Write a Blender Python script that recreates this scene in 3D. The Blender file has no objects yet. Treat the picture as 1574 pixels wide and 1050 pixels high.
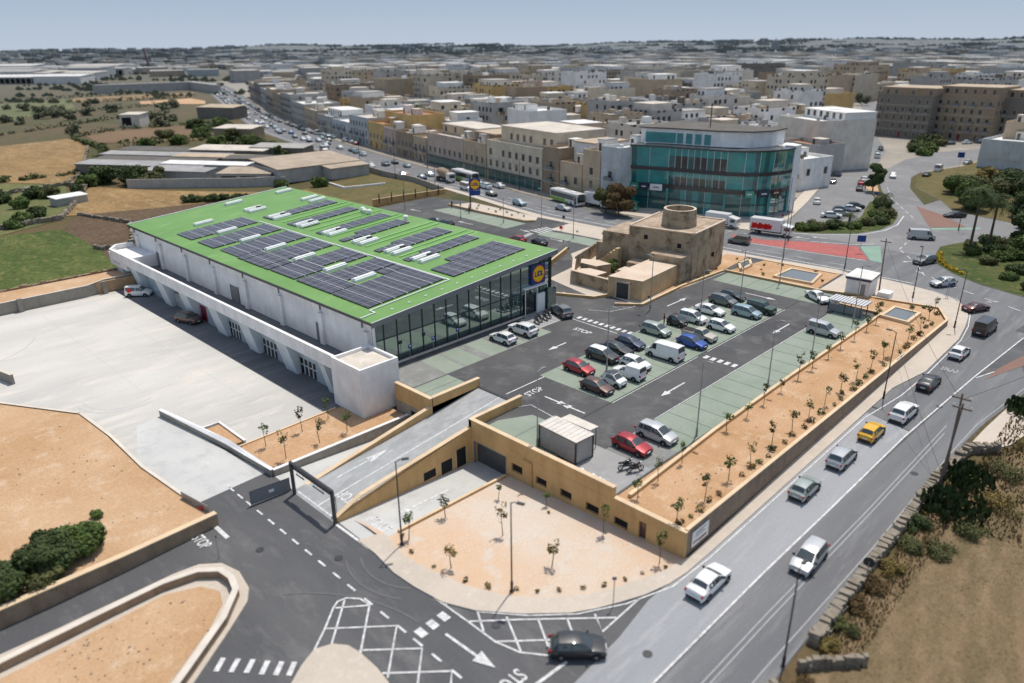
import bpy, bmesh, math, random
from mathutils import Vector, Matrix
R = math.radians
rnd = random.Random(7)
scene = bpy.context.scene
COL = scene.collection

# ---------------------------------------------------------------- materials
def new_mat(name):
    m = bpy.data.materials.new(name); m.use_nodes = True
    nt = m.node_tree; nt.nodes.clear()
    out = nt.nodes.new('ShaderNodeOutputMaterial'); b = nt.nodes.new('ShaderNodeBsdfPrincipled')
    nt.links.new(b.outputs[0], out.inputs[0])
    return m, nt, b, out

def node(nt, typ, **kw):
    n = nt.nodes.new(typ)
    for k, v in kw.items():
        if k.startswith('i_'):
            key = k[2:]; key = int(key) if key.isdigit() else key
            n.inputs[key].default_value = v
        else: setattr(n, k, v)
    return n

def mixc(nt, fac, a, b, blend='MIX'):
    n = nt.nodes.new('ShaderNodeMix'); n.data_type = 'RGBA'; n.blend_type = blend
    for s, v in ((0, fac), (6, a), (7, b)):
        if hasattr(v, 'is_linked') or isinstance(v, bpy.types.NodeSocket): nt.links.new(v, n.inputs[s])
        elif s == 0: n.inputs[0].default_value = v
        else: n.inputs[s].default_value = (*v, 1) if len(v) == 3 else v
    return n.outputs[2]

def math_n(nt, op, a, b=None, c=None, clamp=False):
    n = nt.nodes.new('ShaderNodeMath'); n.operation = op; n.use_clamp = clamp
    for i, v in enumerate((a, b, c)):
        if v is None: continue
        if isinstance(v, bpy.types.NodeSocket): nt.links.new(v, n.inputs[i])
        else: n.inputs[i].default_value = v
    return n.outputs[0]

def ramp(nt, v, lo, hi):
    n = nt.nodes.new('ShaderNodeMapRange'); n.clamp = True
    nt.links.new(v, n.inputs[0]); n.inputs[1].default_value = lo; n.inputs[2].default_value = hi
    return n.outputs[0]

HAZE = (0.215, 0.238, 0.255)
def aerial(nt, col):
    """aerial haze painted into the surface colour, growing with distance from the world origin"""
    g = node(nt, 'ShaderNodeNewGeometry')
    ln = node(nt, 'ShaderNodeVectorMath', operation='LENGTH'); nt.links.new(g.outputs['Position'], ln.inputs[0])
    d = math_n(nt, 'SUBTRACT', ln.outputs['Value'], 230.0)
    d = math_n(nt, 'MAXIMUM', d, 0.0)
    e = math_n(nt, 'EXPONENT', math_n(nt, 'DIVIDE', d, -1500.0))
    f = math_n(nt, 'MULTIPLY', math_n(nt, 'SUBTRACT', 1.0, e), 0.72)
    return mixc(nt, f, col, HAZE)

def pos(nt, scale=(1, 1, 1), rot=0.0, obj=False):
    if obj:
        tc = node(nt, 'ShaderNodeTexCoord'); s = tc.outputs['Object']
    else:
        g = node(nt, 'ShaderNodeNewGeometry'); s = g.outputs['Position']
    mp = node(nt, 'ShaderNodeMapping'); mp.inputs['Scale'].default_value = scale; mp.inputs['Rotation'].default_value = (0, 0, rot)
    nt.links.new(s, mp.inputs[0]); return mp.outputs[0]

def noise(nt, vec, scale, detail=4, rough=.6):
    n = node(nt, 'ShaderNodeTexNoise'); n.inputs['Scale'].default_value = scale
    n.inputs['Detail'].default_value = detail; n.inputs['Roughness'].default_value = rough
    nt.links.new(vec, n.inputs['Vector']); return n.outputs['Fac']

def ground(name, c1, c2, big=.06, mid=.5, fine=6.0, c3=None, rough=.95, stretch=None, fine_amt=.25, bump=.0, far=False, rot=0):
    """mottled ground: two tones in patches, a third as stains, fine grain"""
    m, nt, b, out = new_mat(name)
    v = pos(nt); vs = pos(nt, stretch, rot) if stretch else v
    col = mixc(nt, ramp(nt, noise(nt, vs, big, 5), .36, .64), c1, c2)
    if c3: col = mixc(nt, ramp(nt, noise(nt, vs, mid, 6, .7), .52, .74), col, c3)
    fn = ramp(nt, noise(nt, v, fine, 4, .75), .2, .8)
    k = mixc(nt, fn, (1 - fine_amt,) * 3, (1 + fine_amt,) * 3)
    col = mixc(nt, 1.0, col, k, 'MULTIPLY')
    if far: col = aerial(nt, col)
    nt.links.new(col, b.inputs['Base Color']); b.inputs['Roughness'].default_value = rough
    b.inputs['Specular IOR Level'].default_value = .2
    if bump:
        bp = node(nt, 'ShaderNodeBump', i_Strength=bump, i_Distance=.1); nt.links.new(fn, bp.inputs['Height']); nt.links.new(bp.outputs[0], b.inputs['Normal'])
    return m

def plain(name, c, rough=.6, metal=0.0, var=.12, scale=1.5, spec=.4, coat=0.0, far=False):
    m, nt, b, out = new_mat(name)
    v = pos(nt)
    col = mixc(nt, noise(nt, v, scale, 5, .7), tuple(x * (1 - var) for x in c), tuple(min(1, x * (1 + var)) for x in c))
    if far: col = aerial(nt, col)
    nt.links.new(col, b.inputs['Base Color']); b.inputs['Roughness'].default_value = rough; b.inputs['Metallic'].default_value = metal
    b.inputs['Specular IOR Level'].default_value = spec; b.inputs['Coat Weight'].default_value = coat
    return m

def wallmat(name, c, stain=(.5, .45, .38), amt=.35, far=False, blocks=None, rough=.9, run=(.9, .9, .3)):
    """rendered or stone wall with rain streaks running down"""
    m, nt, b, out = new_mat(name)
    v = pos(nt); vs = pos(nt, run)
    col = mixc(nt, ramp(nt, noise(nt, v, .35, 5), .3, .7), tuple(x * .86 for x in c), tuple(min(1, x * 1.1) for x in c))
    st = math_n(nt, 'MULTIPLY', ramp(nt, noise(nt, vs, 1.0, 6, .7), .46, .72), amt)
    col = mixc(nt, st, col, tuple(x * y for x, y in zip(c, stain)))
    if blocks:
        br = node(nt, 'ShaderNodeTexBrick'); br.inputs['Scale'].default_value = blocks; br.inputs['Mortar Size'].default_value = .02
        br.inputs['Color1'].default_value = (1, 1, 1, 1); br.inputs['Color2'].default_value = (.82, .82, .82, 1); br.inputs['Mortar'].default_value = (.6, .6, .6, 1)
        g = node(nt, 'ShaderNodeNewGeometry'); sp = node(nt, 'ShaderNodeSeparateXYZ'); nt.links.new(g.outputs['Position'], sp.inputs[0])
        cb = node(nt, 'ShaderNodeCombineXYZ'); nt.links.new(math_n(nt, 'ADD', sp.outputs[0], sp.outputs[1]), cb.inputs[0]); nt.links.new(sp.outputs[2], cb.inputs[1])
        nt.links.new(cb.outputs[0], br.inputs['Vector'])
        col = mixc(nt, .8, col, mixc(nt, 1.0, col, br.outputs['Color'], 'MULTIPLY'))
    if far: col = aerial(nt, col)
    nt.links.new(col, b.inputs['Base Color']); b.inputs['Roughness'].default_value = rough; b.inputs['Specular IOR Level'].default_value = .2
    return m

def townwall(name, c):
    """far house wall: pitted render with shuttered openings in rows of storeys"""
    m, nt, b, out = new_mat(name)
    tc = node(nt, 'ShaderNodeTexCoord'); sp = node(nt, 'ShaderNodeSeparateXYZ'); nt.links.new(tc.outputs['Object'], sp.inputs[0])
    sn = node(nt, 'ShaderNodeSeparateXYZ'); nt.links.new(tc.outputs['Normal'], sn.inputs[0])
    ax = math_n(nt, 'ABSOLUTE', sn.outputs[0]); ay = math_n(nt, 'ABSOLUTE', sn.outputs[1])
    isx = math_n(nt, 'GREATER_THAN', ax, ay)
    s = math_n(nt, 'ADD', math_n(nt, 'MULTIPLY', isx, sp.outputs[1]), math_n(nt, 'MULTIPLY', math_n(nt, 'SUBTRACT', 1.0, isx), sp.outputs[0]))
    s = math_n(nt, 'ADD', s, 200.0)
    cs = math_n(nt, 'DIVIDE', s, 2.7); cz = math_n(nt, 'DIVIDE', sp.outputs[2], 3.1)
    fs = math_n(nt, 'FRACT', cs); fz = math_n(nt, 'FRACT', cz)
    inx = math_n(nt, 'LESS_THAN', math_n(nt, 'ABSOLUTE', math_n(nt, 'SUBTRACT', fs, .5)), .24)
    inz = math_n(nt, 'LESS_THAN', math_n(nt, 'ABSOLUTE', math_n(nt, 'SUBTRACT', fz, .55)), .27)
    oi = node(nt, 'ShaderNodeObjectInfo')
    cb = node(nt, 'ShaderNodeCombineXYZ')
    nt.links.new(math_n(nt, 'FLOOR', cs), cb.inputs[0]); nt.links.new(math_n(nt, 'FLOOR', cz), cb.inputs[1])
    nt.links.new(math_n(nt, 'ADD', math_n(nt, 'MULTIPLY', oi.outputs['Random'], 50.0), math_n(nt, 'MULTIPLY', isx, 9.0)), cb.inputs[2])
    wn = node(nt, 'ShaderNodeTexWhiteNoise'); nt.links.new(cb.outputs[0], wn.inputs['Vector'])
    keep = math_n(nt, 'GREATER_THAN', wn.outputs['Value'], .5)
    cf = node(nt, 'ShaderNodeCombineXYZ'); nt.links.new(math_n(nt, 'MULTIPLY', oi.outputs['Random'], 77.0), cf.inputs[0]); nt.links.new(math_n(nt, 'ROUND', math_n(nt, 'MULTIPLY', sn.outputs[0], 2.0)), cf.inputs[1]); nt.links.new(math_n(nt, 'ROUND', math_n(nt, 'MULTIPLY', sn.outputs[1], 2.0)), cf.inputs[2])
    wf = node(nt, 'ShaderNodeTexWhiteNoise'); nt.links.new(cf.outputs[0], wf.inputs['Vector']); keep = math_n(nt, 'MULTIPLY', keep, math_n(nt, 'GREATER_THAN', wf.outputs['Value'], .38))
    vert = math_n(nt, 'LESS_THAN', math_n(nt, 'ABSOLUTE', sn.outputs[2]), .5)
    f = math_n(nt, 'MULTIPLY', math_n(nt, 'MULTIPLY', inx, inz), math_n(nt, 'MULTIPLY', keep, vert))
    v = pos(nt)
    base = mixc(nt, ramp(nt, noise(nt, v, .3, 5), .3, .7), tuple(x * .8 for x in c), tuple(min(1, x * 1.12) for x in c))
    base = mixc(nt, math_n(nt, 'MULTIPLY', oi.outputs['Random'], .25), base, tuple(x * .55 for x in c))
    col = mixc(nt, f, base, (.05, .055, .06))
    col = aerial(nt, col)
    nt.links.new(col, b.inputs['Base Color']); b.inputs['Roughness'].default_value = .9; b.inputs['Specular IOR Level'].default_value = .15
    return m

def leafmat(name, c, far=False):
    m, nt, b, out = new_mat(name)
    v = pos(nt)
    col = mixc(nt, ramp(nt, noise(nt, v, 1.1, 3), .3, .7), tuple(x * .5 for x in c), tuple(x * 1.45 for x in c))
    col = mixc(nt, ramp(nt, noise(nt, v, 9.0, 2), .5, .75), col, (c[0] * 1.9, c[1] * 1.5, c[2] * 1.0))
    if far: col = aerial(nt, col)
    nt.links.new(col, b.inputs['Base Color']); b.inputs['Roughness'].default_value = .75; b.inputs['Specular IOR Level'].default_value = .2
    return m

def glassmat(name, c, gloss=.35, rough=.03):
    m, nt, b, out = new_mat(name)
    b.inputs['Base Color'].default_value = (*c, 1); b.inputs['Roughness'].default_value = .4; b.inputs['Specular IOR Level'].default_value = .5
    v = pos(nt); col = mixc(nt, noise(nt, v, .45, 4), tuple(x * .45 for x in c), tuple(x * 1.6 for x in c)); nt.links.new(col, b.inputs['Base Color'])
    g = node(nt, 'ShaderNodeBsdfGlossy', i_Roughness=rough); g.inputs['Color'].default_value = (.85, .97, .95, 1)
    fr = node(nt, 'ShaderNodeLayerWeight', i_Blend=.35)
    f = math_n(nt, 'ADD', math_n(nt, 'MULTIPLY', fr.outputs['Fresnel'], .3), gloss, clamp=True)
    mx = node(nt, 'ShaderNodeMixShader'); nt.links.new(f, mx.inputs[0]); nt.links.new(b.outputs[0], mx.inputs[1]); nt.links.new(g.outputs[0], mx.inputs[2])
    nt.links.new(mx.outputs[0], out.inputs[0])
    return m

def paint(name, c, metal=.25):
    m, nt, b, out = new_mat(name)
    v = pos(nt)
    col = mixc(nt, ramp(nt, noise(nt, v, 3.0, 5, .7), .35, .75), c, tuple(x * .82 + .02 for x in c))
    nt.links.new(col, b.inputs['Base Color']); b.inputs['Roughness'].default_value = .38; b.inputs['Metallic'].default_value = metal
    b.inputs['Coat Weight'].default_value = .6; b.inputs['Coat Roughness'].default_value = .08
    return m

M = {}
def setup_mats():
    g = ground
    M['earth'] = g('dry_earth', (.125, .088, .045), (.080, .080, .032), .022, .09, 1.2, (.048, .060, .022), far=True, fine_amt=.4)
    M['dirt'] = g('orange_soil', (.54, .365, .225), (.45, .28, .15), .09, .40, 5, (.60, .46, .33), fine_amt=.3)
    M['planter'] = g('planter_soil', (.53, .34, .20), (.43, .255, .13), .13, .5, 5, (.60, .445, .31), fine_amt=.32)
    M['gravel'] = g('pale_gravel', (.60, .51, .42), (.60, .42, .28), .075, .35, 9, (.58, .55, .50), fine_amt=.28)
    M['yard'] = g('yard_concrete', (.59, .57, .525), (.46, .45, .425), .07, .3, 4, (.66, .61, .54), stretch=(.45, 1.6, 1), fine_amt=.08, rot=.5)
    M['drive'] = g('driveway_concrete', (.56, .56, .535), (.49, .495, .48), .15, .6, 5, (.43, .43, .42), fine_amt=.08)
    M['rampc'] = g('ramp_concrete', (.40, .41, .41), (.30, .31, .31), .3, .8, 5, (.46, .465, .46), fine_amt=.1, stretch=(1, 2.5, 1))
    M['asphalt'] = g('dark_asphalt', (.075, .076, .080), (.110, .110, .110), .09, .28, 8, (.165, .162, .158), fine_amt=.24)
    M['asphalt2'] = g('junction_asphalt', (.090, .092, .097), (.125, .125, .127), .08, .30, 8, (.175, .172, .168), fine_amt=.2, stretch=(1.6, .5, 1))
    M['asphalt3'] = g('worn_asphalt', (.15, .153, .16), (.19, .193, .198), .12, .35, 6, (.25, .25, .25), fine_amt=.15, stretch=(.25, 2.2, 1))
    M['road_pale'] = g('pale_road_concrete', (.33, .34, .355), (.29, .30, .315), .15, .5, 5, (.39, .395, .40), fine_amt=.1, stretch=(.3, 2.2, 1))
    M['road_far'] = g('far_road', (.19, .19, .195), (.24, .24, .24), .03, .2, 2, (.30, .29, .28), fine_amt=.12, far=True)
    M['bay'] = g('green_bay', (.235, .285, .225), (.285, .325, .27), .2, .7, 5, (.30, .33, .27), fine_amt=.14)
    M['bay_grey'] = g('grey_bay', (.20, .205, .195), (.26, .262, .25), .3, .9, 5, (.34, .335, .32), fine_amt=.14)
    M['deckpav'] = g('pale_deck_paving', (.34, .335, .33), (.29, .29, .288), .3, .9, 5, (.40, .39, .38), fine_amt=.1)
    M['pave'] = g('pavement_stone', (.56, .49, .41), (.50, .44, .37), .2, 1.0, 5, (.60, .54, .46), fine_amt=.1)
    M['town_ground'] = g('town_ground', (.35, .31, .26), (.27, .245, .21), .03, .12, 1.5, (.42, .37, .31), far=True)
    M['grass'] = g('green_field_grass', (.055, .088, .020), (.095, .115, .032), .09, .6, 1.0, (.19, .165, .06), fine_amt=.75, stretch=(1.3, .5, 1))
    M['grass2'] = g('lawn_grass', (.042, .07, .017), (.085, .095, .03), .13, .5, 2.5, (.19, .16, .06), fine_amt=.45)
    M['scrub'] = g('dry_scrub', (.145, .115, .05), (.10, .095, .035), .12, .5, 3, (.22, .17, .085), fine_amt=.4)
    M['drygrass'] = g('dry_mown_field', (.205, .145, .082), (.14, .11, .057), .10, .30, 3, (.27, .19, .115), fine_amt=.35, stretch=(.5, 1.8, 1), bump=.5)
    M['straw'] = g('straw_stubble', (.30, .195, .088), (.215, .138, .06), .07, .3, 1.0, (.38, .28, .15), fine_amt=.6, stretch=(1.6, .5, 1), far=True)
    M['plough'] = g('brown_ploughed_soil', (.095, .066, .042), (.13, .086, .053), .1, .5, 1.2, (.07, .065, .035), fine_amt=.65, stretch=(.4, 1.6, 1))
    M['fieldbrown'] = g('far_brown_field', (.20, .13, .075), (.15, .10, .055), .02, .1, .8, (.12, .115, .05), far=True)
    M['fieldgreen'] = g('far_green_field', (.10, .125, .045), (.15, .15, .06), .02, .1, .8, (.20, .17, .08), far=True)
    M['hill'] = g('far_hills', (.022, .034, .028), (.05, .06, .05), .006, .03, .15, (.26, .25, .23), far=True)
    M['red_road'] = g('red_surfacing', (.42, .125, .115), (.36, .12, .11), .2, .8, 5, (.45, .22, .19), fine_amt=.12)
    M['green_road'] = g('green_surfacing', (.20, .33, .26), (.25, .36, .29), .2, .8, 5, fine_amt=.12)
    M['brown_road'] = g('brown_surfacing', (.25, .15, .12), (.22, .14, .115), .2, .8, 5, fine_amt=.12)
    m, nt, b, out = new_mat('road_paint')
    col = mixc(nt, ramp(nt, noise(nt, pos(nt), 2.2, 6, .85), .40, .66), (.76, .76, .75), (.34, .34, .34)); nt.links.new(col, b.inputs['Base Color']); b.inputs['Roughness'].default_value = .8
    M['mark'] = m
    M['mark_faint'] = plain('worn_road_paint', (.36, .36, .365), .9, var=.3, scale=2)
    m = M['drygrass']; nt = m.node_tree; b = [n for n in nt.nodes if n.type == 'BSDF_PRINCIPLED'][0]; col = b.inputs['Base Color'].links[0].from_socket
    v = pos(nt); va = node(nt, 'ShaderNodeVectorMath', operation='ADD'); nt.links.new(v, va.inputs[0]); va.inputs[1].default_value = (-14, 86, 0)
    vm = node(nt, 'ShaderNodeVectorMath', operation='MULTIPLY'); nt.links.new(va.outputs[0], vm.inputs[0]); vm.inputs[1].default_value = (.8, 1, 0); vl = node(nt, 'ShaderNodeVectorMath', operation='LENGTH'); nt.links.new(vm.outputs[0], vl.inputs[0])
    wob = math_n(nt, 'ADD', math_n(nt, 'MULTIPLY', vl.outputs['Value'], 3.1), math_n(nt, 'MULTIPLY', noise(nt, v, .35, 4), 9.0)); sn = math_n(nt, 'SINE', wob)
    f = math_n(nt, 'MULTIPLY', ramp(nt, sn, -.2, 1.0), ramp(nt, noise(nt, v, .5, 5, .7), .35, .7)); nt.links.new(mixc(nt, math_n(nt, 'MULTIPLY', f, .6), col, (.30, .205, .125)), b.inputs['Base Color'])
    M['tyremark2'] = plain('road_scuff', (.128, .128, .13), .95, var=.3, scale=2)
    M['tyremark'] = plain('tyre_scuff', (.47, .455, .43), .95, var=.25, scale=3)
    M['joint'] = plain('dark_joint', (.05, .06, .05), .95)
    M['cream'] = wallmat('ochre_render', (.60, .385, .175), (.66, .58, .48), .55)
    M['cream_top'] = wallmat('pale_coping', (.70, .54, .36), amt=.2)
    M['finwall'] = wallmat('pale_blue_render', (.60, .66, .70), (.85, .85, .85), .3)
    M['kerb'] = wallmat('kerb_stone', (.66, .60, .52), amt=.2)
    M['whitewall'] = wallmat('white_render', (.82, .81, .80), (.70, .68, .65), .45)
    M['coping_w'] = wallmat('white_coping', (.86, .85, .84), amt=.15)
    M['greywall'] = wallmat('bare_block_wall', (.36, .33, .285), (.6, .58, .55), .45, blocks=1.4)
    M['stonewall'] = wallmat('rubble_wall', (.37, .275, .19), (.5, .45, .4), .6, blocks=1.9)
    M['rubble'] = wallmat('dry_rubble_stone', (.27, .235, .185), (.4, .38, .34), .7)
    M['planterwall'] = wallmat('brown_retaining_wall', (.32, .245, .185), (.55, .5, .45), .5, blocks=.8)
    M['mill'] = wallmat('old_mill_stone', (.46, .37, .26), (.13, .125, .12), 1.0, blocks=1.5, run=(.55, .55, .5))
    M['mill2'] = wallmat('restored_mill_stone', (.66, .48, .28), (.55, .5, .45), .5, blocks=1.5)
    M['millroof'] = ground('mill_roof', (.44, .34, .25), (.27, .205, .15), .25, .6, 4, (.58, .50, .40), fine_amt=.2)
    M['millroof2'] = ground('mill_pale_roof', (.66, .55, .44), (.58, .46, .35), .3, .9, 4, (.63, .53, .44), fine_amt=.1)
    m, nt, b, out = new_mat('green_roof_sheet')
    v = pos(nt); wv = node(nt, 'ShaderNodeTexWave'); wv.bands_direction = 'Y'; wv.inputs['Scale'].default_value = .55; nt.links.new(v, wv.inputs[0])
    col = mixc(nt, ramp(nt, noise(nt, v, .12, 5), .3, .7), (.105, .245, .050), (.155, .305, .080)); col = mixc(nt, math_n(nt, 'MULTIPLY', wv.outputs['Fac'], .22), col, (.20, .42, .10))
    col = mixc(nt, ramp(nt, noise(nt, pos(nt, (.25, 1, 1)), .6, 6, .7), .55, .8), col, (.26, .43, .16)); nt.links.new(col, b.inputs['Base Color']); b.inputs['Roughness'].default_value = .55
    M['roof'] = m
    M['roofrib'] = plain('pale_green_rib', (.27, .55, .17), .5)
    m, nt, b, out = new_mat('solar_cells')
    v = pos(nt); br = node(nt, 'ShaderNodeTexBrick', offset=0.0); br.inputs['Scale'].default_value = 1.0; br.inputs['Brick Width'].default_value = 1.0; br.inputs['Row Height'].default_value = 1.65; br.inputs['Mortar Size'].default_value = .035
    br.inputs['Color1'].default_value = (.050, .048, .064, 1); br.inputs['Color2'].default_value = (.066, .063, .080, 1); br.inputs['Mortar'].default_value = (.26, .25, .27, 1); nt.links.new(v, br.inputs['Vector'])
    nt.links.new(br.outputs['Color'], b.inputs['Base Color']); b.inputs['Roughness'].default_value = .28; b.inputs['Specular IOR Level'].default_value = .35
    M['solar'] = m
    M['alu'] = plain('bare_aluminium', (.62, .62, .63), .45, .3)
    M['skylight'] = plain('skylight_acrylic', (.80, .83, .80), .35)
    M['darkmetal'] = plain('dark_steel', (.045, .047, .052), .45, .2)
    M['greymetal'] = plain('grey_steel', (.20, .205, .215), .75, .0)
    M['galv'] = plain('galvanised_steel', (.30, .31, .315), .5, .4)
    M['facade_glass'] = glassmat('storefront_glass', (.012, .058, .055), .36, .012)
    M['teal_glass'] = glassmat('teal_curtain_glass', (.024, .245, .245), .045, .05)
    M['teal_glass2'] = glassmat('dark_teal_glass', (.012, .10, .105), .05, .05)
    M['car_glass'] = glassmat('car_glass', (.012, .016, .018), .10, .05)
    M['dark_open'] = plain('dark_opening', (.012, .012, .013), .9)
    M['window_dark'] = glassmat('dark_window_glass', (.018, .022, .026), .05, .1)
    M['blue'] = plain('blue_sign_panel', (.005, .045, .22), .4)
    M['yellow'] = plain('yellow_sign_panel', (.85, .50, .005), .4)
    M['red'] = plain('red_sign_panel', (.65, .01, .012), .4)
    M['white'] = plain('white_plastic', (.80, .80, .80), .4)
    M['black'] = plain('black_rubber', (.018, .018, .02), .8)
    M['rim'] = plain('wheel_alloy', (.36, .37, .38), .35, .6)
    M['lamp'] = plain('lamp_lens', (.75, .76, .78), .15)
    M['tail'] = plain('red_lens', (.40, .012, .012), .2)
    M['maroon'] = plain('maroon_door', (.20, .012, .03), .5)
    M['wood'] = plain('weathered_wood', (.17, .13, .10), .9, var=.25)
    M['bark'] = plain('bark', (.11, .08, .055), .95, var=.3)
    M['bark_far'] = plain('far_bark', (.11, .085, .06), .95, far=True)
    M['leaf'] = leafmat('leaf_green', (.072, .112, .03)); M['leaf_dark'] = leafmat('leaf_dark_green', (.048, .074, .026))
    M['leaf_olive'] = leafmat('leaf_olive', (.085, .095, .038)); M['leaf_dry'] = leafmat('leaf_dry', (.17, .135, .045)); M['hay'] = leafmat('hay', (.15, .108, .052)); M['leaf_far'] = leafmat('leaf_far', (.105, .118, .065), True)
    M['leaf_yellow'] = leafmat('leaf_yellow_flower', (.36, .26, .01)); M['leaf_brown'] = leafmat('leaf_brown', (.11, .075, .035))
    M['person_skin'] = plain('skin', (.36, .20, .13), .6); M['cloth_dark'] = plain('dark_cloth', (.03, .03, .035), .9); M['cloth_red'] = plain('rust_cloth', (.22, .07, .04), .9)
    for n, c in dict(white=(.80, .80, .79), silver=(.50, .515, .525), grey=(.16, .17, .175), dark=(.035, .037, .042), black=(.015, .016, .019), red=(.36, .012, .022), blue=(.008, .065, .34), navy=(.03, .045, .10),
                     brown=(.11, .055, .042), lightblue=(.30, .40, .45), green=(.03, .065, .045), yellow=(.78, .43, .0), beige=(.50, .46, .38), paleblue=(.52, .60, .66), maroon=(.09, .02, .02), teal=(.06, .36, .28), sage=(.36, .41, .38)).items():
        M['p_' + n] = paint('paint_' + n, c, .0 if n in ('white', 'yellow', 'black', 'beige') else .3)
    for n, c in dict(tan=(.50, .40, .285), cream=(.62, .54, .42), white=(.80, .79, .77), grey=(.42, .41, .39), brown=(.34, .26, .185), ochre=(.62, .43, .19), pale=(.68, .63, .56), bluegrey=(.50, .53, .545), dark=(.21, .19, .165), pink=(.55, .43, .36)).items():
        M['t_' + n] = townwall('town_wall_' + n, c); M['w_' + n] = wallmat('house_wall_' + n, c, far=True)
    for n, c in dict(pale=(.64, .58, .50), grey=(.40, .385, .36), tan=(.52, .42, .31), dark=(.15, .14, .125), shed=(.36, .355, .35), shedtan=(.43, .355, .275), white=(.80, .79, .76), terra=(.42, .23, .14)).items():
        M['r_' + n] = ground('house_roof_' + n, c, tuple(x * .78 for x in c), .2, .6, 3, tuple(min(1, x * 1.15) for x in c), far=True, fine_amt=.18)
setup_mats()

# ---------------------------------------------------------------- mesh builder
class MB:
    def __init__(s): s.v = []; s.f = []; s.m = []
    def quad(s, pts, m=0):
        i = len(s.v); s.v += [tuple(p) for p in pts]; s.f.append(tuple(range(i, i + len(pts)))); s.m.append(m); return s
    def box(s, x0, y0, z0, x1, y1, z1, m=0, top=None):
        i = len(s.v)
        s.v += [(x0, y0, z0), (x1, y0, z0), (x1, y1, z0), (x0, y1, z0), (x0, y0, z1), (x1, y0, z1), (x1, y1, z1), (x0, y1, z1)]
        for f in ((0, 3, 2, 1), (4, 5, 6, 7), (0, 1, 5, 4), (1, 2, 6, 5), (2, 3, 7, 6), (3, 0, 4, 7)):
            s.f.append(tuple(i + k for k in f)); s.m.append(top if (top is not None and f == (4, 5, 6, 7)) else m)
        return s
    def obox(s, c, ax, hx, hy, z0, z1, m=0, top=None):
        """box turned by ax (radians) about its centre c=(x,y)"""
        n = len(s.v); s.box(-hx, -hy, z0, hx, hy, z1, m, top); cs, sn = math.cos(ax), math.sin(ax)
        for k in range(n, len(s.v)):
            x, y, z = s.v[k]; s.v[k] = (c[0] + cs * x - sn * y, c[1] + sn * x + cs * y, z)
        return s
    def prism(s, poly, z0, z1, m=0, top=None, bottom=True):
        """z0,z1 numbers or functions of (x,y)"""
        a = sum(poly[i][0] * poly[(i + 1) % len(poly)][1] - poly[(i + 1) % len(poly)][0] * poly[i][1] for i in range(len(poly)))
        if a < 0: poly = poly[::-1]
        f0 = z0 if callable(z0) else (lambda x, y: z0); f1 = z1 if callable(z1) else (lambda x, y: z1)
        n = len(poly); i = len(s.v)
        s.v += [(x, y, f0(x, y)) for x, y in poly] + [(x, y, f1(x, y)) for x, y in poly]
        s.f.append(tuple(i + n + k for k in range(n))); s.m.append(m if top is None else top)
        if bottom: s.f.append(tuple(i + k for k in range(n))[::-1]); s.m.append(m)
        for k in range(n):
            l = (k + 1) % n; s.f.append((i + k, i + l, i + n + l, i + n + k)); s.m.append(m)
        return s
    def cyl(s, c, r, z0, z1, n=16, m=0, r2=None, cap=True):
        r2 = r if r2 is None else r2; i = len(s.v)
        for rr, z in ((r, z0), (r2, z1)):
            s.v += [(c[0] + rr * math.cos(2 * math.pi * k / n), c[1] + rr * math.sin(2 * math.pi * k / n), z) for k in range(n)]
        for k in range(n):
            l = (k + 1) % n; s.f.append((i + k, i + l, i + n + l, i + n + k)); s.m.append(m)
        if cap: s.f += [tuple(i + n + k for k in range(n)), tuple(i + k for k in range(n))[::-1]]; s.m += [m, m]
        return s
    def tube(s, pts, r, n=6, m=0, radii=None):
        rings = []
        for k, p in enumerate(pts):
            p = Vector(p); d = (Vector(pts[min(k + 1, len(pts) - 1)]) - Vector(pts[max(k - 1, 0)])).normalized()
            a = d.orthogonal().normalized(); b = d.cross(a); rr = radii[k] if radii else r; i = len(s.v); rings.append(i)
            s.v += [tuple(p + rr * (math.cos(2 * math.pi * q / n) * a + math.sin(2 * math.pi * q / n) * b)) for q in range(n)]
        for i, j in zip(rings, rings[1:]):
            for q in range(n):
                l = (q + 1) % n; s.f.append((i + q, i + l, j + l, j + q)); s.m.append(m)
        s.f += [tuple(rings[0] + q for q in range(n))[::-1], tuple(rings[-1] + q for q in range(n))]; s.m += [m, m]
        return s
    def ball(s, c, rx, ry, rz, n=10, k=6, m=0):
        i = len(s.v)
        for a in range(k + 1):
            t = math.pi * a / k
            s.v += [(c[0] + rx * math.sin(t) * math.cos(2 * math.pi * q / n), c[1] + ry * math.sin(t) * math.sin(2 * math.pi * q / n), c[2] + rz * math.cos(t)) for q in range(n)]
        for a in range(k):
            for q in range(n):
                l = (q + 1) % n; s.f.append((i + a * n + q, i + (a + 1) * n + q, i + (a + 1) * n + l, i + a * n + l)); s.m.append(m)
        return s
    def mesh(s, name, mats, smooth=None):
        me = bpy.data.meshes.new(name); me.from_pydata(s.v, [], s.f)
        for m in (mats if isinstance(mats, (list, tuple)) else [mats]): me.materials.append(M[m] if isinstance(m, str) else m)
        me.polygons.foreach_set('material_index', s.m); me.update()
        if smooth is not None:
            me.polygons.foreach_set('use_smooth', [True] * len(me.polygons))
            try: me.set_sharp_from_angle(angle=R(smooth))
            except Exception: pass
        return me
    def build(s, name, mats, parent=None, loc=None, rot=0, smooth=None):
        return link(name, s.mesh(name, mats, smooth), parent, loc, rot)

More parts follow.
